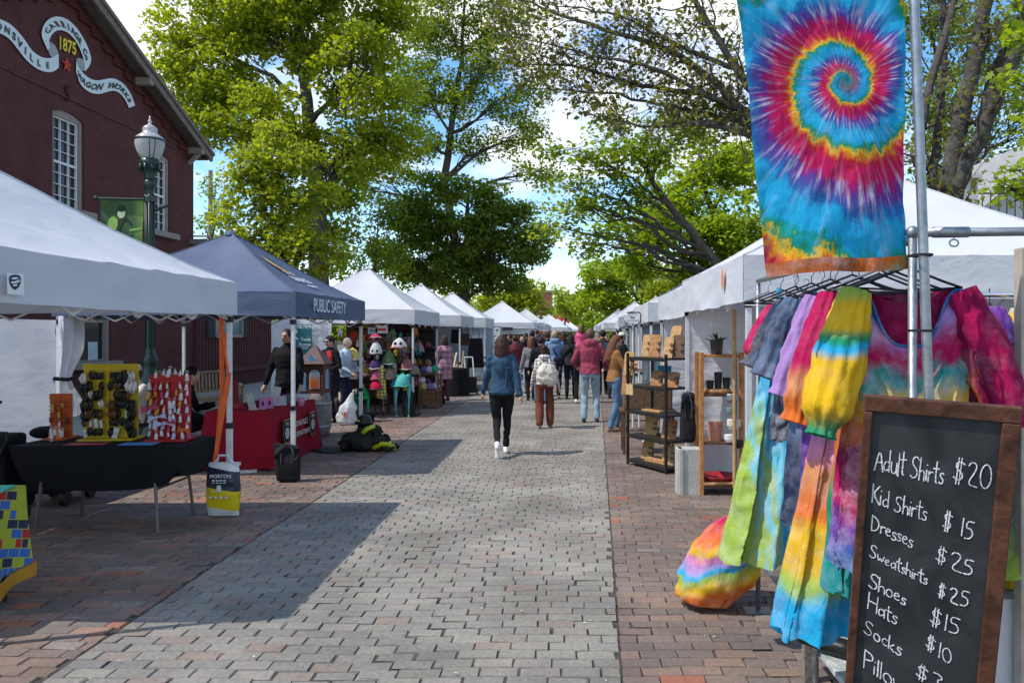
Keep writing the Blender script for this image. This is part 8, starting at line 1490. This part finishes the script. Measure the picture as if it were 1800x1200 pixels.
for tx, a, b, h in (('Adult Shirts', (170, 368), (436, 424), 92), ('$20', (478, 410), (620, 446), 88), ('Kid Shirts', (160, 496), (370, 566), 72), ('$ 15', (436, 598), (556, 640), 74), ('Dresses', (158, 600), (316, 668), 62), ('$25', (410, 728), (556, 784), 66), ('Sweatshirts', (152, 706), (374, 816), 54), ('$25', (418, 856), (536, 906), 62), ('Shoes', (150, 824), (290, 892), 60), ('$15', (388, 962), (500, 1016), 68), ('Hats', (145, 908), (254, 972), 66), ('$10', (372, 1062), (472, 1132), 64), ('Socks', (130, 1002), (270, 1092), 62), ('$3', (334, 1172), (435, 1236), 62), ('Pillows', (128, 1132), (310, 1262), 74), ('$8', (310, 1290), (400, 1350), 62)):
    chalk(tx, z2(*a), z2(*b), h/2.2222)
for u0 in (.02, Wb-FW*.5):
    mb = MB(); a = pt(u0, Hb-.02, 0); t_ = a.z/-Vd.z; b = a+Vd*t_; mb.bar(a, b, .045, .03, up=tuple(NB)); mb.build('leg', FRM, cb_)
# ================================================================== PLANT STALL, SHELVES
OAK = mat('honey_wood', (.42, .19, .06), rough=.55, vscale=14, var=.25, bump=.2); DKM = mat('dark_metal_frame', (.02, .018, .017), rough=.5); BRD = mat('cutting_board', (.34, .165, .065), rough=.55, vscale=16, var=.35); BRD2 = mat('pale_board', (.45, .26, .11), rough=.55, vscale=16, var=.25); BRD3 = mat('walnut_board', (.13, .065, .035), rough=.5, vscale=16, var=.35)
ps_ = thing('plant_shelf', 'tall honey wood ladder shelf with potted plants by the white plant tent', 'shelf', (1.6, 8.45, 0)); x0, x1, y0, y1 = 1.43, 1.86, 8.28, 8.6
for x, y in ((x0, y0), (x1, y0), (x0, y1), (x1, y1)): mb = MB(); mb.box((x, y, .77), (.045, .045, 1.54)); mb.build('post', OAK, ps_, bevel=.004)
SHZ = (.1, .56, 1.08, 1.5)
for z in SHZ: mb = MB(); mb.box(((x0+x1)/2, (y0+y1)/2, z), (x1-x0-.05, y1-y0+.02, .03)); mb.build('shelf', BRD3 if z < 1.4 else OAK, ps_)
def leafy(mb, x, y, z, n, ln, r, w_=.02):
    for k in range(n):
        a = r.uniform(0, 6.28); e = r.uniform(.3, 1.2); d = Vector((math.cos(a)*math.cos(e), math.sin(a)*math.cos(e), math.sin(e)))*ln*r.uniform(.6, 1.2); s = Vector((-math.sin(a), math.cos(a), 0))*w_; b = Vector((x, y, z)); mb.add([b, b+d*.5+s, b+d+Vector((0, 0, -.02)), b+d*.5-s], [(0, 1, 2, 3)])
rp = np.random.default_rng(3); PG = mat('plant_green', (.05, .1, .04), var=.3, trans=.2); XC = (x0+x1)/2
def potplant(label, x, y, z, r_, h, m, n, ln, w_): o = thing('potted_plant', label, 'potted plant', (x, y, z)); mb = MB(); mb.lathe([(r_*.8, 0), (r_, h), (r_*.92, h), (r_*.88, h*.85)], (x, y, z), 16); mb.build('pot', m, o, smooth=False); mb = MB(); leafy(mb, x, y, z+h*.8, n, ln, rp, w_); mb.build('leaves', PG, o)
potplant('dark metal potted plant on the top of the wood ladder shelf', XC-.03, 8.4, 1.517, .075, .16, mat('dark_pot', (.05, .042, .038), rough=.45), 16, .16, .016)
mb = MB(); mb.lathe([(.15, 0), (.16, .02), (.15, .045)], (XC-.03, 8.4, 1.097), 18); tag(mb.build('wood_slice', BRD, None), 'round wood slice under the black pots on the ladder shelf', 'wood slice')
for q, h, n, lb in ((-.09, .09, 4, 'small black pot on the wood slice'), (.0, .18, 9, 'tall black pot with a succulent on the wood slice'), (.09, .12, 3, 'middle black pot on the wood slice')): potplant(lb, XC-.02+q, 8.36, 1.144, .045, h, BLACKP, n, .07, .015)
potplant('terracotta pink pot with succulent on the third ladder shelf', XC-.05, 8.38, .577, .085, .2, mat('pink_terracotta', (.5, .2, .14), rough=.7), 14, .09, .018)
mb = MB(); mb.lathe([(.02, .0), (.15, .02), (.21, .07), (.215, .08), (.2, .078), (.14, .04), (.02, .02)], (XC, 8.42, .12), 20); tag(mb.build('red_bowl', mat('red_glaze', (.3, .02, .03), rough=.2), None, smooth=True), 'glossy red bowl on the bottom of the ladder shelf', 'bowl')
mb = MB(); mb.tube([(XC-.1, 8.27, .13), (XC+.3, 8.2, .15)], .018, 8); mb.box((XC-.14, 8.28, .13), (.12, .09, .02)); tag(mb.build('wooden_paddle', BRD2, None), 'pale wooden paddle sticking out of the bottom shelf', 'paddle')
for px, py, r_, m, lb, nm, ct in ((1288, 700, .07, GALV, 'grey metal cup hooked at the right of the ladder shelf', 'metal_cup', 'cup'), (1290, 745, .075, CREAM, 'round cream dish at the right of the ladder shelf', 'round_dish', 'dish'), (1285, 722, .05, mat('sage', (.15, .25, .2)), 'small sage green jar at the right of the ladder shelf', 'small_jar', 'jar'), (1283, 770, .06, PLW, 'small white pot with trailing leaves low on the ladder shelf', 'small_pot', 'pot'), (1296, 780, .06, BLACKP, 'small black pot low at the right of the ladder shelf', 'small_pot', 'pot')):
    p = P(px, py, 8.25); mb = MB(); mb.lathe([(r_*.7, -r_*.7), (r_, -r_*.2), (r_, r_*.6), (r_*.9, r_*.7)], p, 16, sy=.6); tag(mb.build(nm, m, None, smooth=False), lb, ct)
mb = MB(); p = P(1291, 565, 8.2); mb.tube([(p.x, 8.2, 2.0), (p.x, 8.2, .1)], .02, 8); tag(mb.build('wooden_pole', BRD2, None), 'light wooden pole standing between the ladder shelf and the tent leg', 'pole')
cbk = MB(); cbk.box((1.3, 8.38, .25), (.26, .2, .5)); cbk.box((1.21, 8.36, .25), (.05, .2, .5)); tag(cbk.build('concrete_block', mat('concrete_grey', (.42, .42, .38), rough=.9, bump=.4, bscale=60), None, bevel=.008), 'pale grey concrete block weight under the hanging sandbag', 'concrete block')
# metal shelf of cutting boards (stands askew to the street)
ms_ = thing('metal_shelf', 'black metal five tier shelf of cutting boards at the aisle edge', 'shelf', (.79, 10.3, 0), math.atan2(9.56-10.3, 1.2-.79)); W_ = .86; D_ = .4
for q in ((0, 0), (W_, 0), (0, D_), (W_, D_)): mb = MB(); mb.box((q[0], q[1], .74), (.03, .03, 1.48)); mb.build('post', DKM, ms_, local=True)
MZ = (.06, .39, .71, 1.05, 1.42)
for z in MZ: mb = MB(); mb.box((W_/2, D_/2, z), (W_+.02, D_+.02, .022)); mb.box((W_/2, -.008, z-.012), (W_+.03, .012, .035)); mb.build('shelf', DKM, ms_, local=True)
Ms = Matrix.Translation(ms_.location) @ Matrix.Rotation(ms_.rotation_euler.z, 4, 'Z')
def board(label, u, d, z, w_, h, m, lean=.25, rz=0, notch=True, flat=False):
    mb = MB()
    if flat: mb.box((0, 0, .012), (w_, h, .024))
    else:
        k = 10; pts = [(-w_/2, 0), (w_/2, 0), (w_/2, h*.9), (w_*.36, h), (-w_*.36, h), (-w_/2, h*.9)]; mb.poly([(a, 0, b) for a, b in pts], .022, (0, 1, 0))
    o = mb.build('cutting_board', m, None, local=True, bevel=.003); o.matrix_world = Ms @ Matrix.Translation((u, d, z)) @ Matrix.Rotation(rz, 4, 'Z') @ Matrix.Rotation(-lean if not flat else 0, 4, 'X'); tag(o, label, 'cutting board', 'cutting boards on the black metal shelf')
    if notch and not flat:
        for q in (.35, .62): mb = MB(); mb.box((w_*.4, -.012, h*q), (.05, .03, .025)); mb.build('dark_cleat', BRD3, o, local=True)
    return o
for i, (sh, u, d, w_, h, m, lb, rz) in enumerate(((4, .12, .2, .12, .3, BRD2, 'slim leaning board at the left of the top tier', .5), (4, .34, .18, .17, .3, BRD, 'brown notched board in the middle of the top tier', .4), (4, .62, .26, .22, .42, BRD2, 'tall round shouldered board at the back of the top tier', 0), (4, .72, .12, .14, .27, BRD2, 'notched board front right on the top tier', .4), (4, .82, .2, .16, .3, BRD3, 'dark walnut board at the right end of the top tier', .6), (3, .44, .14, .2, .2, BRD, 'reddish square board left on the second tier', .2), (3, .78, .14, .2, .2, BRD, 'reddish square board right on the second tier', .2), (1, .24, .18, .22, .25, BRD2, 'patterned board left on the fourth tier', .15), (1, .68, .16, .22, .25, BRD, 'patterned board right on the fourth tier', .3), (0, .18, .16, .2, .25, BRD2, 'square framed board left on the bottom tier', .1), (0, .7, .14, .17, .25, BRD2, 'square framed board right on the bottom tier', .5))):
    board(lb, u, d, MZ[sh]+.014, w_, h, m, .22, rz)
for sh, u, d, lb in ((2, .38, .2, 'flat pale board lying on the middle tier'), (0, .45, .2, 'flat board lying on the bottom tier'), (0, .46, .2, 'upper flat board stacked on the bottom tier')):
    o = board(lb, u, d, MZ[sh]+.014+(.026 if lb.startswith('upper') else 0), .36, .22, BRD2, flat=True, rz=.1)
for dx, dz, lb, m in ((-.04, 1.18, 'honey board hung on the left end of the metal shelf, upper', BRD2), (-.09, .92, 'honey board hung on the left end of the metal shelf, lower', BRD)): o = board(lb, dx, .02, dz, .17, .32, m, .15, .25)
mb = MB(); mb.box((.09, -.03, 1.0), (.16, .012, .14)); o = mb.build('price_card', mat('kraft_card', (.5, .36, .17)), None, local=True); o.matrix_world = Ms; tag(o, 'tan price card hung on the front of the metal shelf', 'price card')
mb = MB(); mb.box((.42, .3, 1.24), (.14, .12, .16)); o = mb.build('blue_box', mat('bright_blue', (.02, .25, .42)), None, local=True); o.matrix_world = Ms; tag(o, 'bright blue box behind the second tier of the metal shelf', 'box')
bw = thing('basket_table', 'brown woven baskets table behind the metal shelf', 'table', (1.1, 11.3, 0)); mb = MB(); mb.box((1.15, 11.3, .82), (.7, .4, .36)); mb.build('basket', mat('woven_brown', (.14, .085, .05), vscale=30, var=.4, bump=.6), bw, bevel=.02); mb = MB(); mb.box((1.15, 11.3, .62), (.8, .5, .03)); mb.build('tabletop', BRD3, bw)
for q in ((-.35, -.2), (.35, -.2), (.35, .2), (-.35, .2)): mb = MB(); mb.box((1.15+q[0], 11.3+q[1], .3), (.04, .04, .6)); mb.build('leg', BRD3, bw)
# oval dog sign on its stand
sgn = thing('oval_sign', 'white oval sign with a black dog hanging from a bracket stand', 'sign', (P(1113, 580, 14.2).x, 14.2, 0)); Q = lambda px, py, o_=0: P(px, py, 14.2-o_)
mb = MB(); mb.poly([Q(1112+15*math.cos(a), 559.5+9*math.sin(a)) for a in np.linspace(0, 2*math.pi, 28)[:-1]], .03, (0, 1, 0)); mb.build('panel', PLW, sgn)
mb = MB(); dg = [(1108, 555.5), (1109.5, 556), (1111, 557), (1114, 557), (1116, 556), (1116.3, 557), (1115, 558.5), (1115, 560), (1114, 560), (1113.5, 558.8), (1111, 558.8), (1110.5, 560), (1109.8, 560), (1109.5, 558), (1108.2, 557)]; mb.add([Q(*p, .012) for p in dg], [tuple(range(len(dg)))]); mb.build('dog_emblem', EMB, sgn)
mb = MB(); put_text(mb, 'COAL IN TOWN', Q(1112, 564.5, .012), (1, 0, 0), (0, 0, 1), .035, sx=.85, bold=.01); mb.build('lettering', GREYC, sgn)
for px in (1113, 1124): mb = MB(); c = Q(px, 568); mb.tube([(c.x, 14.26, 0), (c.x, 14.26, c.z+.05)], .02, 8); mb.build('post', STEEL, sgn)
mb = MB(); mb.tube([Q(1126, 568), Q(1126.5, 552), Q(1124, 549), Q(1102, 549.5)], .012, 6); mb.build('bracket', DKM, sgn)
# bits of litter and leaves lying on the bricks
lv = MB(); rl = np.random.default_rng(19)
for k in range(420):
    x = rl.uniform(-3.4, 1.2); y = rl.uniform(3.0, 16); a = rl.uniform(0, 6.28); s = rl.uniform(.004, .013); d = Vector((math.cos(a), math.sin(a), 0))*s; e = Vector((-d.y, d.x, 0))*.6; b = Vector((x, y, .009)); lv.add([b-d, b-e+Vector((0, 0, .004)), b+d, b+e+Vector((0, 0, .003))], [(0, 1, 2, 3)])
tag(lv.build('fallen_petals', mat('petal_pale', (.5, .46, .38), var=.4, vscale=2), None, local=True), 'pale petals and crumbs of blossom scattered over the bricks', 'petals', kind='stuff')
